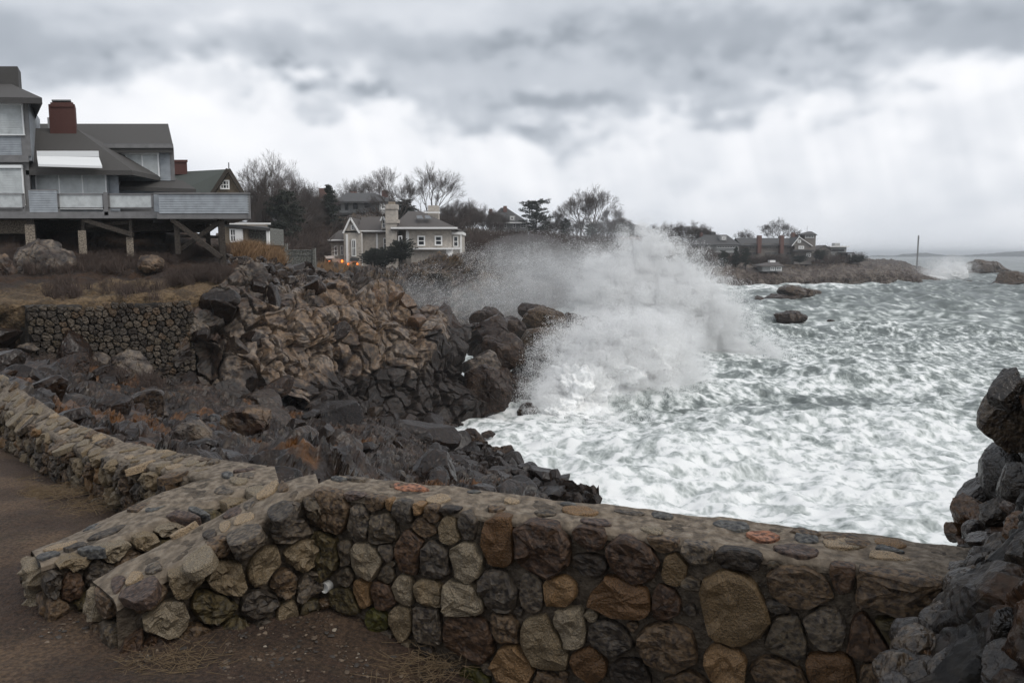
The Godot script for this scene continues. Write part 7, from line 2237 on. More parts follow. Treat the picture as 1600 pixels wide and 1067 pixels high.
# four corners of each patch of ground and how many stand on it
var bramble_list := [
	[Vector3(-24.317, 10.000, -36.000), Vector3(-17.339, 10.109, -39.000), Vector3(-26.944, 10.872, -40.000), Vector3(-18.025, 10.651, -43.000), 150],
	[Vector3(-19.273, 9.087, -31.500), Vector3(-15.462, 8.935, -34.000), Vector3(-20.764, 9.496, -34.000), Vector3(-16.341, 9.408, -36.000), 40],
	[Vector3(-16.266, 9.386, -36.500), Vector3(-14.099, 9.632, -38.000), Vector3(-16.809, 9.931, -38.500), Vector3(-14.490, 10.086, -40.000), 60],
	[Vector3(-18.036, 6.992, -27.000), Vector3(-13.593, 5.747, -29.500), Vector3(-19.678, 6.993, -29.500), Vector3(-14.724, 5.708, -32.000), 30],
	[Vector3(-18.725, 10.792, -43.000), Vector3(-16.641, 10.708, -45.000), Vector3(-19.829, 11.040, -46.000), Vector3(-18.067, 10.962, -50.000), 60],
]
# four corners of each patch of ground and how many stand on it
var straw_list := [
	[Vector3(-17.159, 10.689, -48.000), Vector3(-15.996, 10.032, -54.000), Vector3(-18.354, 11.172, -52.000), Vector3(-18.230, 11.003, -60.000), 170],
	[Vector3(-17.365, 9.111, -68.000), Vector3(-16.811, 8.360, -85.000), Vector3(-18.826, 9.532, -75.000), Vector3(-21.727, 8.847, -110.000), 90],
]
# four corners of each patch of ground and how many stand on it
var stalk_list := [
	[Vector3(-5.379, 8.437, -8.000), Vector3(-4.467, 8.498, -7.600), Vector3(-5.698, 8.395, -8.600), Vector3(-4.811, 8.444, -8.200), 26],
	[Vector3(-4.415, 8.531, -7.400), Vector3(-3.870, 8.535, -7.200), Vector3(-5.068, 8.419, -8.400), Vector3(-4.257, 8.330, -7.900), 14],
	[Vector3(-2.216, 8.597, -4.300), Vector3(-1.707, 8.604, -4.150), Vector3(-2.293, 8.589, -4.500), Vector3(-1.784, 8.610, -4.350), 10],
	[Vector3(-0.707, 8.486, -4.500), Vector3(-0.305, 8.368, -4.350), Vector3(-0.826, 8.521, -4.750), Vector3(-0.406, 8.359, -4.650), 10],
]
# bush: foot, size, label
var hedge_list := [
	[Vector3(-19.949, 8.651, -120.000), Vector3(3.44, 2.98, 2.78), "dark rounded evergreen bush before the taupe house chimney"],
	[Vector3(-16.832, 9.451, -119.000), Vector3(2.44, 3.34, 1.97), "taller evergreen bush before the taupe house corner"],
	[Vector3(-20.879, 8.691, -118.000), Vector3(2.42, 2.54, 1.95), "low evergreen bush at the taupe house door"],
	[Vector3(111.740, 8.251, -282.000), Vector3(3.18, 3.73, 2.56), "dark bush below the gabled cottage"],
	[Vector3(128.785, 7.224, -290.000), Vector3(4.16, 2.88, 3.36), "dark bush at the end of the modern terrace"],
	[Vector3(102.140, 7.406, -276.000), Vector3(3.11, 2.74, 2.51), "bush below the lookout tower"],
	[Vector3(-1.970, 11.796, -240.000), Vector3(7.38, 5.16, 5.95), "dark bush below the square house"],
]

# ---------------------------------------------------------------- where the water flies
# heaps of foam: centre, half size, seed
var burst_heaps := [
	[Vector3(10.02, 2.24, -60.00), Vector3(2.78, 2.68, 2.50), 500],
	[Vector3(7.28, 1.65, -58.00), Vector3(2.97, 2.49, 2.67), 501],
	[Vector3(4.93, 0.79, -56.00), Vector3(2.41, 2.13, 2.17), 502],
	[Vector3(12.15, 2.48, -62.00), Vector3(1.84, 2.36, 1.66), 503],
	[Vector3(3.09, -0.23, -54.00), Vector3(1.79, 1.16, 1.61), 504],
	[Vector3(8.89, 3.48, -61.00), Vector3(2.12, 1.71, 1.91), 505],
	[Vector3(10.22, 0.08, -58.00), Vector3(2.97, 1.15, 2.67), 506],
	[Vector3(5.68, -0.92, -54.00), Vector3(3.12, 0.98, 2.81), 507],
]
# puffs of drops: centre, half size, strength
var burst_puffs := [
	[Vector3(7.88, 2.39, -59.00), Vector3(4.88, 3.02, 3.90), 0.72],
	[Vector3(12.56, 2.65, -61.50), Vector3(2.29, 3.05, 1.83), 0.72],
	[Vector3(3.72, 1.35, -55.50), Vector3(2.52, 2.29, 2.02), 0.65],
	[Vector3(2.15, 0.65, -53.50), Vector3(1.59, 1.50, 1.27), 0.43],
	[Vector3(9.22, 4.86, -60.00), Vector3(3.47, 1.39, 2.78), 0.72],
	[Vector3(5.59, -0.92, -51.00), Vector3(4.21, 1.10, 3.37), 0.29],
]
var plume_puffs := [
	[Vector3(17.48, 3.28, -86.00), Vector3(6.04, 3.91, 4.53), 3.17],
	[Vector3(18.32, 6.79, -87.00), Vector3(3.60, 3.60, 2.70), 2.16],
	[Vector3(14.07, 5.13, -85.00), Vector3(5.27, 3.51, 3.95), 2.02],
	[Vector3(16.26, 9.26, -89.00), Vector3(3.09, 3.31, 2.32), 1.44],
	[Vector3(21.79, 1.85, -84.00), Vector3(4.17, 2.78, 3.12), 1.58],
	[Vector3(25.97, 0.21, -82.00), Vector3(4.07, 1.49, 3.05), 0.72],
	[Vector3(15.53, 11.82, -91.00), Vector3(2.56, 1.96, 1.92), 0.86],
	[Vector3(11.87, 7.76, -90.00), Vector3(4.46, 2.98, 3.35), 1.01],
]
var drift_puffs := [
	[Vector3(-7.82, 6.13, -86.00), Vector3(7.11, 2.13, 3.55), 0.55],
	[Vector3(-0.74, 5.38, -90.00), Vector3(7.44, 3.35, 3.72), 0.78],
	[Vector3(5.61, 6.31, -97.00), Vector3(6.81, 4.97, 3.41), 1.00],
	[Vector3(11.77, 7.75, -102.00), Vector3(6.32, 5.06, 3.16), 1.00],
	[Vector3(4.85, 9.17, -118.00), Vector3(11.70, 2.93, 5.85), 0.45],
	[Vector3(-3.62, 8.85, -110.00), Vector3(7.27, 2.27, 3.64), 0.31],
	[Vector3(17.26, 10.23, -105.00), Vector3(5.21, 2.60, 2.60), 0.55],
]
var splash_puffs := [
	[Vector3(169.63, 4.08, -303.00), Vector3(9.01, 4.01, 4.51), 1.36],
	[Vector3(157.15, 1.99, -298.00), Vector3(10.84, 2.46, 5.42), 0.85],
	[Vector3(177.51, 5.51, -306.00), Vector3(4.05, 3.54, 2.02), 0.85],
]
# mist: centre, half size, how many banks, bank size
var drift_mist := [
	[Vector3(-10.40, 6.94, -84.00), Vector3(4.17, 1.25, 2.50), 3, 7.0],
	[Vector3(-5.82, 6.02, -88.00), Vector3(5.09, 1.89, 3.05), 5, 8.0],
	[Vector3(-0.71, 5.42, -86.00), Vector3(5.69, 2.56, 3.41), 6, 9.0],
	[Vector3(4.71, 5.62, -95.00), Vector3(5.50, 3.53, 3.30), 6, 10.0],
	[Vector3(11.26, 7.22, -105.00), Vector3(6.07, 3.90, 3.64), 5, 12.0],
	[Vector3(4.94, 8.65, -120.00), Vector3(8.93, 2.48, 5.36), 4, 14.0],
	[Vector3(16.30, 8.85, -110.00), Vector3(5.45, 2.73, 3.27), 3, 11.0],
]
var splash_heaps := [
	[Vector3(170.34, 2.53, -305.00), Vector3(6.05, 2.27, 3.63), 560],
	[Vector3(177.55, 3.20, -308.00), Vector3(3.05, 2.80, 1.83), 561],
	[Vector3(161.96, 1.19, -300.00), Vector3(5.45, 1.24, 3.27), 562],
	[Vector3(154.96, 0.59, -296.00), Vector3(3.91, 0.73, 2.35), 563],
]
# stones of the outcrop: centre, half size, tone
var outcrop_rocks := [
	[Vector3(2.985, 10.03, -4.479), Vector3(0.256, 0.349, 0.223), 2],
	[Vector3(2.83, 10.242, -4.36), Vector3(0.163, 0.163, 0.142), 0],
	[Vector3(3.196, 9.584, -4.961), Vector3(0.261, 0.164, 0.227), 3],
	[Vector3(3.185, 9.422, -5.062), Vector3(0.219, 0.167, 0.190), 0],
	[Vector3(2.949, 9.347, -4.766), Vector3(0.179, 0.178, 0.155), 4],
	[Vector3(2.836, 9.225, -4.789), Vector3(0.108, 0.106, 0.094), 4],
	[Vector3(2.86, 9.509, -4.353), Vector3(0.163, 0.144, 0.142), 1],
	[Vector3(2.578, 9.439, -4.036), Vector3(0.152, 0.098, 0.132), 5],
	[Vector3(2.501, 9.512, -3.761), Vector3(0.120, 0.165, 0.104), 2],
	[Vector3(2.366, 9.5, -3.477), Vector3(0.149, 0.209, 0.129), 2],
	[Vector3(2.318, 9.405, -3.66), Vector3(0.151, 0.161, 0.131), 1],
	[Vector3(2.263, 9.365, -3.752), Vector3(0.127, 0.140, 0.110), 1],
	[Vector3(2.039, 9.398, -3.151), Vector3(0.177, 0.138, 0.154), 2],
	[Vector3(1.947, 9.325, -3.296), Vector3(0.124, 0.123, 0.107), 0],
	[Vector3(1.78, 9.276, -3.245), Vector3(0.152, 0.121, 0.132), 2],
	[Vector3(1.826, 9.331, -2.987), Vector3(0.154, 0.099, 0.134), 1],
	[Vector3(1.961, 9.547, -2.858), Vector3(0.106, 0.156, 0.093), 3],
	[Vector3(1.642, 9.258, -3.027), Vector3(0.114, 0.074, 0.099), 1],
	[Vector3(1.847, 9.441, -2.745), Vector3(0.128, 0.120, 0.112), 0],
	[Vector3(2.666, 9.403, -4.328), Vector3(0.106, 0.077, 0.092), 5],
	[Vector3(2.47, 9.416, -3.831), Vector3(0.108, 0.085, 0.094), 5],
	[Vector3(2.678, 9.782, -3.964), Vector3(0.148, 0.174, 0.129), 0],
	[Vector3(2.505, 9.65, -3.66), Vector3(0.103, 0.161, 0.089), 4],
	[Vector3(1.862, 9.303, -3.285), Vector3(0.083, 0.081, 0.072), 1],
	[Vector3(1.724, 9.269, -3.19), Vector3(0.095, 0.093, 0.082), 2],
	[Vector3(2.148, 9.274, -3.174), Vector3(0.064, 0.062, 0.056), 3],
	[Vector3(1.885, 9.31, -3.281), Vector3(0.055, 0.054, 0.048), 2],
	[Vector3(2.641, 9.537, -3.818), Vector3(0.123, 0.121, 0.107), 2],
	[Vector3(2.442, 9.463, -3.658), Vector3(0.083, 0.081, 0.072), 3],
	[Vector3(1.663, 9.235, -3.071), Vector3(0.102, 0.100, 0.089), 2],
	[Vector3(1.742, 9.263, -3.122), Vector3(0.051, 0.050, 0.044), 2],
	[Vector3(1.624, 9.238, -3.086), Vector3(0.105, 0.103, 0.092), 2],
	[Vector3(2.317, 9.344, -3.399), Vector3(0.087, 0.086, 0.076), 2],
	[Vector3(2.051, 9.35, -3.408), Vector3(0.077, 0.075, 0.067), 0],
	[Vector3(1.679, 9.235, -3.109), Vector3(0.132, 0.130, 0.115), 4],
	[Vector3(2.362, 9.439, -3.637), Vector3(0.121, 0.118, 0.105), 1],
	[Vector3(2.028, 9.332, -3.386), Vector3(0.109, 0.106, 0.094), 2],
	[Vector3(1.762, 9.258, -3.153), Vector3(0.097, 0.095, 0.084), 2],
	[Vector3(2.558, 9.51, -3.731), Vector3(0.058, 0.056, 0.050), 2],
	[Vector3(1.82, 9.25, -3.154), Vector3(0.122, 0.119, 0.106), 1],
	[Vector3(1.946, 9.317, -3.332), Vector3(0.090, 0.088, 0.078), 0],
	[Vector3(2.007, 9.331, -3.412), Vector3(0.142, 0.139, 0.124), 2],
	[Vector3(2.002, 9.237, -3.001), Vector3(0.042, 0.042, 0.037), 2],
	[Vector3(1.946, 9.315, -3.342), Vector3(0.109, 0.107, 0.095), 1],
	[Vector3(1.905, 9.306, -3.298), Vector3(0.088, 0.086, 0.076), 1],
	[Vector3(1.782, 9.259, -3.115), Vector3(0.057, 0.056, 0.049), 0],
	[Vector3(1.911, 9.285, -3.227), Vector3(0.078, 0.077, 0.068), 3],
	[Vector3(2.38, 9.323, -3.347), Vector3(0.089, 0.087, 0.077), 2],
	[Vector3(2.026, 9.344, -3.37), Vector3(0.052, 0.051, 0.045), 0],
	[Vector3(2.199, 9.297, -3.32), Vector3(0.139, 0.136, 0.121), 0],
	[Vector3(2.029, 9.289, -3.236), Vector3(0.075, 0.073, 0.065), 0],
	[Vector3(1.702, 9.24, -3.105), Vector3(0.112, 0.110, 0.098), 5],
	[Vector3(2.272, 9.411, -3.542), Vector3(0.069, 0.068, 0.060), 4],
	[Vector3(2.066, 9.367, -3.459), Vector3(0.090, 0.088, 0.078), 2],
	[Vector3(2.175, 9.342, -3.379), Vector3(0.067, 0.066, 0.059), 2],
	[Vector3(1.64, 9.252, -3.093), Vector3(0.064, 0.063, 0.056), 2],
	[Vector3(2.3, 9.37, -3.453), Vector3(0.073, 0.072, 0.064), 3],
	[Vector3(1.607, 9.223, -3), Vector3(0.090, 0.088, 0.079), 5],
	[Vector3(2.324, 9.291, -3.292), Vector3(0.128, 0.125, 0.112), 0],
	[Vector3(2.138, 9.388, -3.491), Vector3(0.069, 0.068, 0.060), 1],
	[Vector3(1.849, 9.249, -3.142), Vector3(0.116, 0.113, 0.101), 3],
	[Vector3(2.291, 9.333, -3.391), Vector3(0.111, 0.109, 0.096), 2],
	[Vector3(1.906, 9.287, -3.246), Vector3(0.091, 0.089, 0.079), 2],
	[Vector3(2.295, 9.302, -3.251), Vector3(0.049, 0.047, 0.042), 1],
	[Vector3(2.382, 9.412, -3.593), Vector3(0.138, 0.135, 0.120), 1],
	[Vector3(2.203, 9.335, -3.382), Vector3(0.093, 0.091, 0.081), 5],
	[Vector3(2.512, 9.459, -3.629), Vector3(0.050, 0.049, 0.043), 1],
	[Vector3(1.58, 9.232, -2.99), Vector3(0.051, 0.050, 0.044), 5],
	[Vector3(2.326, 9.322, -3.38), Vector3(0.132, 0.130, 0.115), 2],
	[Vector3(1.724, 9.238, -3.102), Vector3(0.116, 0.114, 0.101), 4],
	[Vector3(2.389, 9.373, -3.445), Vector3(0.055, 0.054, 0.048), 1],
	[Vector3(1.897, 9.235, -3.065), Vector3(0.096, 0.094, 0.084), 1],
	[Vector3(1.674, 9.249, -3.149), Vector3(0.123, 0.121, 0.107), 0],
	[Vector3(1.869, 9.294, -3.227), Vector3(0.051, 0.050, 0.044), 4],
	[Vector3(1.841, 9.246, -3.078), Vector3(0.070, 0.068, 0.061), 2],
	[Vector3(2.076, 9.249, -3.098), Vector3(0.078, 0.077, 0.068), 1],
	[Vector3(1.687, 9.233, -3.085), Vector3(0.121, 0.119, 0.106), 5],
	[Vector3(1.888, 9.255, -3.127), Vector3(0.083, 0.081, 0.072), 2],
	[Vector3(1.966, 9.232, -3.033), Vector3(0.084, 0.082, 0.073), 1],
	[Vector3(2.468, 9.464, -3.7), Vector3(0.145, 0.141, 0.126), 1],
	[Vector3(2.292, 9.374, -3.51), Vector3(0.136, 0.133, 0.118), 2],
	[Vector3(1.92, 9.23, -3.051), Vector3(0.105, 0.102, 0.091), 0],
	[Vector3(2.298, 9.437, -3.592), Vector3(0.061, 0.059, 0.053), 4],
	[Vector3(2.035, 9.297, -3.269), Vector3(0.084, 0.082, 0.073), 2],
	[Vector3(1.842, 9.235, -3.105), Vector3(0.131, 0.128, 0.114), 0],
	[Vector3(2.126, 9.299, -3.265), Vector3(0.074, 0.073, 0.065), 4],
	[Vector3(2.251, 9.312, -3.358), Vector3(0.137, 0.134, 0.119), 4],
	[Vector3(2.135, 9.333, -3.349), Vector3(0.059, 0.058, 0.052), 3],
	[Vector3(2.498, 9.403, -3.543), Vector3(0.093, 0.091, 0.081), 1],
	[Vector3(2.119, 9.296, -3.254), Vector3(0.071, 0.070, 0.062), 3],
	[Vector3(1.719, 9.231, -3.053), Vector3(0.102, 0.099, 0.088), 1],
	[Vector3(1.656, 9.228, -3.068), Vector3(0.122, 0.120, 0.106), 3],
	[Vector3(2.225, 9.371, -3.458), Vector3(0.078, 0.076, 0.067), 0],
	[Vector3(2.109, 9.301, -3.312), Vector3(0.118, 0.115, 0.103), 1],
	[Vector3(2.143, 9.25, -3.163), Vector3(0.131, 0.128, 0.114), 1],
	[Vector3(1.68, 9.219, -2.994), Vector3(0.098, 0.096, 0.086), 1],
	[Vector3(2.015, 9.234, -2.998), Vector3(0.051, 0.050, 0.044), 4],
	[Vector3(2.073, 9.263, -3.175), Vector3(0.100, 0.098, 0.087), 2],
	[Vector3(2.237, 9.282, -3.263), Vector3(0.128, 0.125, 0.111), 2],
	[Vector3(2.242, 9.288, -3.23), Vector3(0.073, 0.072, 0.064), 2],
	[Vector3(2.224, 9.323, -3.354), Vector3(0.098, 0.095, 0.085), 4],
	[Vector3(2.407, 9.381, -3.49), Vector3(0.088, 0.086, 0.077), 3],
	[Vector3(1.843, 9.285, -3.193), Vector3(0.045, 0.044, 0.039), 1],
	[Vector3(2.379, 9.358, -3.447), Vector3(0.103, 0.101, 0.090), 3],
	[Vector3(1.957, 9.308, -3.267), Vector3(0.047, 0.046, 0.041), 1],
	[Vector3(1.847, 9.223, -3.008), Vector3(0.096, 0.094, 0.084), 3],
	[Vector3(2.175, 9.366, -3.429), Vector3(0.056, 0.055, 0.049), 2],
	[Vector3(1.962, 9.27, -3.186), Vector3(0.088, 0.086, 0.076), 1],
	[Vector3(1.752, 9.272, -3.177), Vector3(0.071, 0.070, 0.062), 0],
	[Vector3(1.697, 9.23, -3.048), Vector3(0.102, 0.100, 0.089), 2],
	[Vector3(1.638, 9.24, -3.102), Vector3(0.110, 0.108, 0.096), 2],
	[Vector3(1.634, 9.251, -3.079), Vector3(0.053, 0.052, 0.046), 0],
	[Vector3(2.27, 9.299, -3.292), Vector3(0.103, 0.101, 0.090), 1],
	[Vector3(2.165, 9.282, -3.27), Vector3(0.135, 0.132, 0.117), 1],
	[Vector3(2.009, 9.263, -3.185), Vector3(0.111, 0.108, 0.096), 1],
	[Vector3(2.142, 9.365, -3.486), Vector3(0.133, 0.130, 0.116), 4],
	[Vector3(2.06, 9.328, -3.336), Vector3(0.061, 0.060, 0.053), 2],
	[Vector3(2.017, 9.294, -3.25), Vector3(0.073, 0.071, 0.064), 5],
	[Vector3(1.896, 9.288, -3.241), Vector3(0.084, 0.082, 0.073), 0],
	[Vector3(1.791, 9.252, -3.1), Vector3(0.070, 0.068, 0.061), 1],
	[Vector3(1.711, 9.261, -3.169), Vector3(0.099, 0.097, 0.087), 0],
	[Vector3(1.781, 9.256, -3.134), Vector3(0.086, 0.084, 0.075), 1],
	[Vector3(2.379, 9.357, -3.458), Vector3(0.121, 0.118, 0.105), 5],
	[Vector3(1.954, 9.318, -3.34), Vector3(0.097, 0.095, 0.085), 2],
	[Vector3(1.682, 9.232, -3.083), Vector3(0.124, 0.121, 0.108), 2],
	[Vector3(2.196, 9.255, -3.125), Vector3(0.080, 0.079, 0.070), 0],
	[Vector3(2.457, 9.453, -3.657), Vector3(0.112, 0.109, 0.097), 2],
	[Vector3(2.296, 9.342, -3.43), Vector3(0.130, 0.127, 0.113), 1],
	[Vector3(2.15, 9.233, -3.088), Vector3(0.121, 0.119, 0.106), 0],
	[Vector3(2.114, 9.296, -3.318), Vector3(0.140, 0.137, 0.122), 3],
	[Vector3(2.535, 9.476, -3.665), Vector3(0.055, 0.053, 0.047), 2],
	[Vector3(1.616, 9.235, -3.032), Vector3(0.071, 0.070, 0.062), 1],
	[Vector3(2.377, 9.443, -3.667), Vector3(0.154, 0.151, 0.134), 0],
	[Vector3(1.68, 9.259, -3.126), Vector3(0.068, 0.066, 0.059), 0],
	[Vector3(2.087, 9.235, -2.992), Vector3(0.042, 0.041, 0.036), 1],
	[Vector3(1.821, 9.276, -3.232), Vector3(0.114, 0.111, 0.099), 3],
	[Vector3(2.404, 9.42, -3.576), Vector3(0.089, 0.087, 0.078), 5],
	[Vector3(1.643, 9.232, -3.093), Vector3(0.130, 0.127, 0.113), 2],
	[Vector3(2.144, 9.36, -3.425), Vector3(0.067, 0.066, 0.059), 5],
	[Vector3(1.929, 9.309, -3.31), Vector3(0.091, 0.089, 0.079), 5],
	[Vector3(2.504, 9.423, -3.609), Vector3(0.129, 0.126, 0.112), 5],
	[Vector3(2.155, 9.236, -3.043), Vector3(0.078, 0.076, 0.068), 2],
	[Vector3(1.8, 9.27, -3.143), Vector3(0.046, 0.045, 0.040), 2],
	[Vector3(2.052, 9.272, -3.208), Vector3(0.104, 0.101, 0.090), 3],
	[Vector3(1.616, 9.228, -2.977), Vector3(0.055, 0.054, 0.048), 1],
	[Vector3(1.999, 9.236, -3.027), Vector3(0.064, 0.062, 0.055), 2],
	[Vector3(2.342, 9.352, -3.396), Vector3(0.058, 0.056, 0.050), 3],
	[Vector3(1.598, 9.239, -3.033), Vector3(0.059, 0.058, 0.052), 1],
	[Vector3(1.732, 9.24, -3.027), Vector3(0.051, 0.050, 0.045), 3],
	[Vector3(1.835, 9.258, -3.16), Vector3(0.104, 0.102, 0.090), 1],
	[Vector3(1.962, 9.215, -3.002), Vector3(0.119, 0.117, 0.104), 0],
	[Vector3(2.107, 9.255, -3.151), Vector3(0.105, 0.103, 0.091), 2],
	[Vector3(1.639, 9.248, -3.086), Vector3(0.072, 0.070, 0.062), 3],
	[Vector3(2.603, 9.471, -3.706), Vector3(0.132, 0.129, 0.115), 0],
	[Vector3(2.152, 9.226, -3.032), Vector3(0.102, 0.100, 0.088), 0],
	[Vector3(2.287, 9.385, -3.539), Vector3(0.143, 0.140, 0.124), 4],
	[Vector3(1.712, 9.269, -3.149), Vector3(0.056, 0.054, 0.048), 4],
	[Vector3(2.108, 9.315, -3.314), Vector3(0.077, 0.075, 0.067), 5],
	[Vector3(2.082, 9.245, -3.122), Vector3(0.111, 0.109, 0.097), 0],
	[Vector3(1.766, 9.269, -3.164), Vector3(0.071, 0.069, 0.061), 3],
	[Vector3(2.2, 9.38, -3.506), Vector3(0.112, 0.109, 0.097), 3],
	[Vector3(1.903, 9.281, -3.19), Vector3(0.054, 0.053, 0.047), 2],
	[Vector3(1.789, 9.258, -3.195), Vector3(0.135, 0.132, 0.117), 2],
	[Vector3(1.641, 9.254, -3.107), Vector3(0.069, 0.068, 0.060), 3],
	[Vector3(2.372, 9.354, -3.395), Vector3(0.050, 0.049, 0.044), 2],
	[Vector3(2.127, 9.266, -3.141), Vector3(0.058, 0.057, 0.050), 5],
	[Vector3(2.172, 9.36, -3.408), Vector3(0.047, 0.046, 0.041), 1],
	[Vector3(1.912, 9.244, -3.134), Vector3(0.127, 0.124, 0.110), 5],
	[Vector3(1.803, 9.271, -3.2), Vector3(0.099, 0.097, 0.086), 0],
	[Vector3(2.375, 9.343, -3.442), Vector3(0.144, 0.141, 0.125), 0],
	[Vector3(1.733, 9.244, -3.1), Vector3(0.096, 0.094, 0.084), 0],
	[Vector3(2.439, 9.502, -3.74), Vector3(0.099, 0.097, 0.086), 1],
	[Vector3(2.275, 9.415, -3.581), Vector3(0.112, 0.110, 0.097), 2],
	[Vector3(2.02, 9.316, -3.344), Vector3(0.107, 0.105, 0.093), 1],
	[Vector3(2.032, 9.227, -3.052), Vector3(0.116, 0.113, 0.101), 3],
	[Vector3(1.844, 9.28, -3.224), Vector3(0.095, 0.092, 0.082), 1],
	[Vector3(1.809, 9.24, -3.038), Vector3(0.059, 0.058, 0.051), 4],
	[Vector3(2.534, 9.514, -3.776), Vector3(0.121, 0.118, 0.105), 2],
	[Vector3(2.613, 9.481, -3.72), Vector3(0.128, 0.125, 0.111), 0],
	[Vector3(2.118, 9.327, -3.399), Vector3(0.139, 0.136, 0.121), 0],
	[Vector3(2.225, 9.309, -3.315), Vector3(0.098, 0.096, 0.085), 2],
	[Vector3(2.222, 9.362, -3.483), Vector3(0.137, 0.134, 0.119), 2],
	[Vector3(1.772, 9.264, -3.144), Vector3(0.069, 0.067, 0.060), 0],
	[Vector3(2.459, 9.424, -3.586), Vector3(0.093, 0.091, 0.080), 0],
	[Vector3(1.872, 9.254, -3.172), Vector3(0.128, 0.125, 0.111), 3],
	[Vector3(1.658, 9.253, -3.08), Vector3(0.049, 0.048, 0.043), 5],
	[Vector3(2.506, 9.532, -3.779), Vector3(0.073, 0.072, 0.064), 2],
	[Vector3(2.469, 9.451, -3.679), Vector3(0.148, 0.145, 0.129), 1],
	[Vector3(2.671, 9.554, -3.805), Vector3(0.052, 0.051, 0.045), 2],
	[Vector3(2.02, 9.302, -3.251), Vector3(0.050, 0.049, 0.044), 3],
	[Vector3(2.115, 9.289, -3.253), Vector3(0.093, 0.091, 0.081), 0],
	[Vector3(2.378, 9.469, -3.679), Vector3(0.097, 0.095, 0.084), 1],
	[Vector3(2.103, 9.227, -3.015), Vector3(0.087, 0.085, 0.075), 3],
	[Vector3(2.324, 9.432, -3.615), Vector3(0.111, 0.109, 0.096), 1],
	[Vector3(2.288, 9.458, -3.63), Vector3(0.054, 0.053, 0.047), 2],
	[Vector3(2.082, 9.322, -3.332), Vector3(0.075, 0.073, 0.065), 3],
	[Vector3(2.581, 9.482, -3.699), Vector3(0.090, 0.088, 0.078), 4],
	[Vector3(1.775, 9.257, -3.105), Vector3(0.058, 0.057, 0.050), 4],
	[Vector3(2.365, 9.328, -3.324), Vector3(0.048, 0.047, 0.042), 2],
	[Vector3(1.801, 9.254, -3.137), Vector3(0.095, 0.093, 0.083), 4],
	[Vector3(2.557, 9.481, -3.683), Vector3(0.067, 0.066, 0.059), 2],
	[Vector3(2.217, 9.283, -3.236), Vector3(0.094, 0.092, 0.082), 2],
	[Vector3(1.746, 9.238, -3.026), Vector3(0.056, 0.055, 0.049), 1],
	[Vector3(2.172, 9.264, -3.151), Vector3(0.073, 0.072, 0.064), 2],
	[Vector3(1.813, 9.277, -3.26), Vector3(0.139, 0.136, 0.121), 0],
	[Vector3(2.2, 9.397, -3.568), Vector3(0.146, 0.143, 0.127), 1],
	[Vector3(1.835, 9.274, -3.248), Vector3(0.136, 0.133, 0.118), 5],
	[Vector3(1.897, 9.253, -3.174), Vector3(0.131, 0.128, 0.114), 5],
	[Vector3(1.93, 9.313, -3.348), Vector3(0.123, 0.120, 0.107), 1],
	[Vector3(1.764, 9.264, -3.155), Vector3(0.079, 0.077, 0.069), 1],
	[Vector3(1.897, 9.251, -3.122), Vector3(0.093, 0.091, 0.081), 3],
	[Vector3(1.924, 9.291, -3.274), Vector3(0.110, 0.107, 0.095), 0],
	[Vector3(1.979, 9.336, -3.376), Vector3(0.083, 0.082, 0.072), 2],
]
var land_shading_knoll := [  # unseen knoll, its heights set for the shade it throws forward
	[Vector3(2.3, 7.6, -2.6), Vector3(3.5, 7.6, -1), Vector3(4.2, 7.6, 2), Vector3(2.5, 7.8, 5), Vector3(-1, 7.9, 6), Vector3(-5, 8, 6), Vector3(-9, 8, 4)],
	[Vector3(3.4, 9.608, -2.6), Vector3(4.4, 9.76, -0.8), Vector3(5.2, 9.95, 2.4), Vector3(3, 9.95, 6.2), Vector3(-1, 9.76, 7.2), Vector3(-5, 9.57, 7.2), Vector3(-10, 9.19, 5)],
	[Vector3(5, 10.52, -3.4), Vector3(6.2, 10.9, -0.6), Vector3(7, 11.28, 3.5), Vector3(4, 11.47, 8.5), Vector3(-1, 11.28, 9.5), Vector3(-6, 10.52, 9.5), Vector3(-12, 9.76, 7)],
	[Vector3(8, 11.09, -4.5), Vector3(9.5, 12.04, -0.5), Vector3(11, 12.61, 5), Vector3(6, 12.8, 13), Vector3(-1, 12.42, 14), Vector3(-8, 11.28, 14), Vector3(-16, 9.95, 11)],
	[Vector3(14, 9, -6), Vector3(17, 9, 0), Vector3(20, 9, 10), Vector3(12, 9, 24), Vector3(0, 9, 26), Vector3(-12, 9, 24), Vector3(-26, 9, 18)],
]
var land_far := [
	[Vector3(1099.53, -13.37, -2500), Vector3(1257.66, -11.773, -2550), Vector3(1495.9, -10.094, -2600), Vector3(1742.32, -8.334, -2650), Vector3(2107.84, -6.492, -2700), Vector3(2598.61, -4.569, -2750)],
	[Vector3(1121.2, -7.604, -2550), Vector3(1260.01, 4.774, -2600), Vector3(1414.58, 8.98, -2650), Vector3(1596.63, 6.738, -2700), Vector3(1773.22, 17.752, -2700), Vector3(2144.29, 22.361, -2750)],
	[Vector3(1187.27, -10.905, -2700), Vector3(1333.08, -2.322, -2750), Vector3(1495.07, 2.009, -2800), Vector3(1685.65, 1.848, -2850), Vector3(1905.09, 11.156, -2900), Vector3(2261.88, 15.887, -2900)],
]
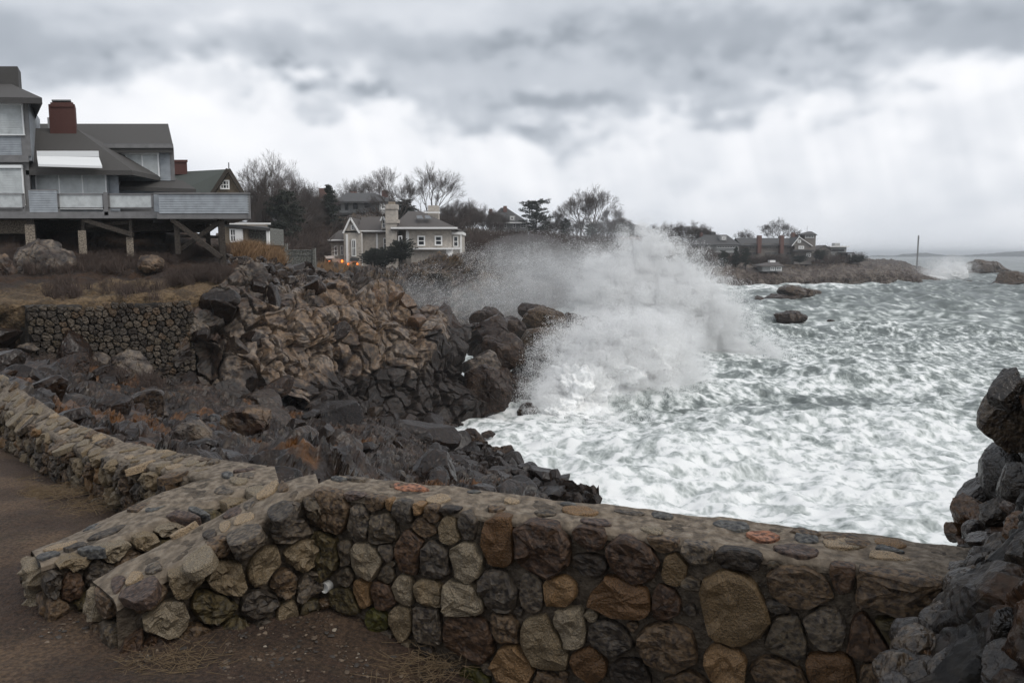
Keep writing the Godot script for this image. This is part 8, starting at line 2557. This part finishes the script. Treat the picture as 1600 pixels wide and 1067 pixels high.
var land_shoulder := [
	[Vector3(1.74, 6.8, -2.2), Vector3(1.856, 8.2, -2.2), Vector3(2.516, 8.9, -2.1), Vector3(4.048, 9.4, -1.9), Vector3(6.98, 9.4, -1.7), Vector3(14.2, 6.3, -1.4), Vector3(26.2, -2, -1.2)],
	[Vector3(2.3, 7, -3), Vector3(2.44, 9.2, -3), Vector3(3.14, 9.9, -2.9), Vector3(4.72, 10.4, -2.7), Vector3(7.7, 10.4, -2.5), Vector3(15, 7.3, -2.2), Vector3(27, -2, -2)],
	[Vector3(3.14, 7, -4.2), Vector3(3.316, 10, -4.2), Vector3(4.076, 10.7, -4.1), Vector3(5.728, 11.2, -3.9), Vector3(8.78, 11.2, -3.7), Vector3(16.2, 8.1, -3.4), Vector3(28.2, -2, -3.2)],
	[Vector3(4.4, 7, -6), Vector3(4.63, 9.2, -6), Vector3(5.48, 9.9, -5.9), Vector3(7.24, 10.4, -5.7), Vector3(10.4, 10.4, -5.5), Vector3(18, 7.3, -5.2), Vector3(30, -2, -5)],
	[Vector3(6.5, 6, -9), Vector3(6.82, 7.4, -9), Vector3(7.82, 8.1, -8.9), Vector3(9.76, 8.6, -8.7), Vector3(13.1, 8.6, -8.5), Vector3(21, 5.5, -8.2), Vector3(33, -2, -8)],
	[Vector3(9.3, 3.2, -13), Vector3(9.74, 4.6, -13), Vector3(10.94, 5.3, -12.9), Vector3(13.12, 5.8, -12.7), Vector3(16.7, 5.8, -12.5), Vector3(25, 2.7, -12.2), Vector3(37, -2, -12)],
	[Vector3(12.8, 0.2, -18), Vector3(13.39, 1.6, -18), Vector3(14.84, 2.3, -17.9), Vector3(17.32, 2.8, -17.7), Vector3(21.2, 2.8, -17.5), Vector3(30, -0.3, -17.2), Vector3(42, -2, -17)],
	[Vector3(17, -3.2, -24), Vector3(17.77, -1.8, -24), Vector3(19.52, -1.1, -23.9), Vector3(22.36, -0.6, -23.7), Vector3(26.6, -0.6, -23.5), Vector3(36, -3.7, -23.2), Vector3(48, -2, -23)],
]
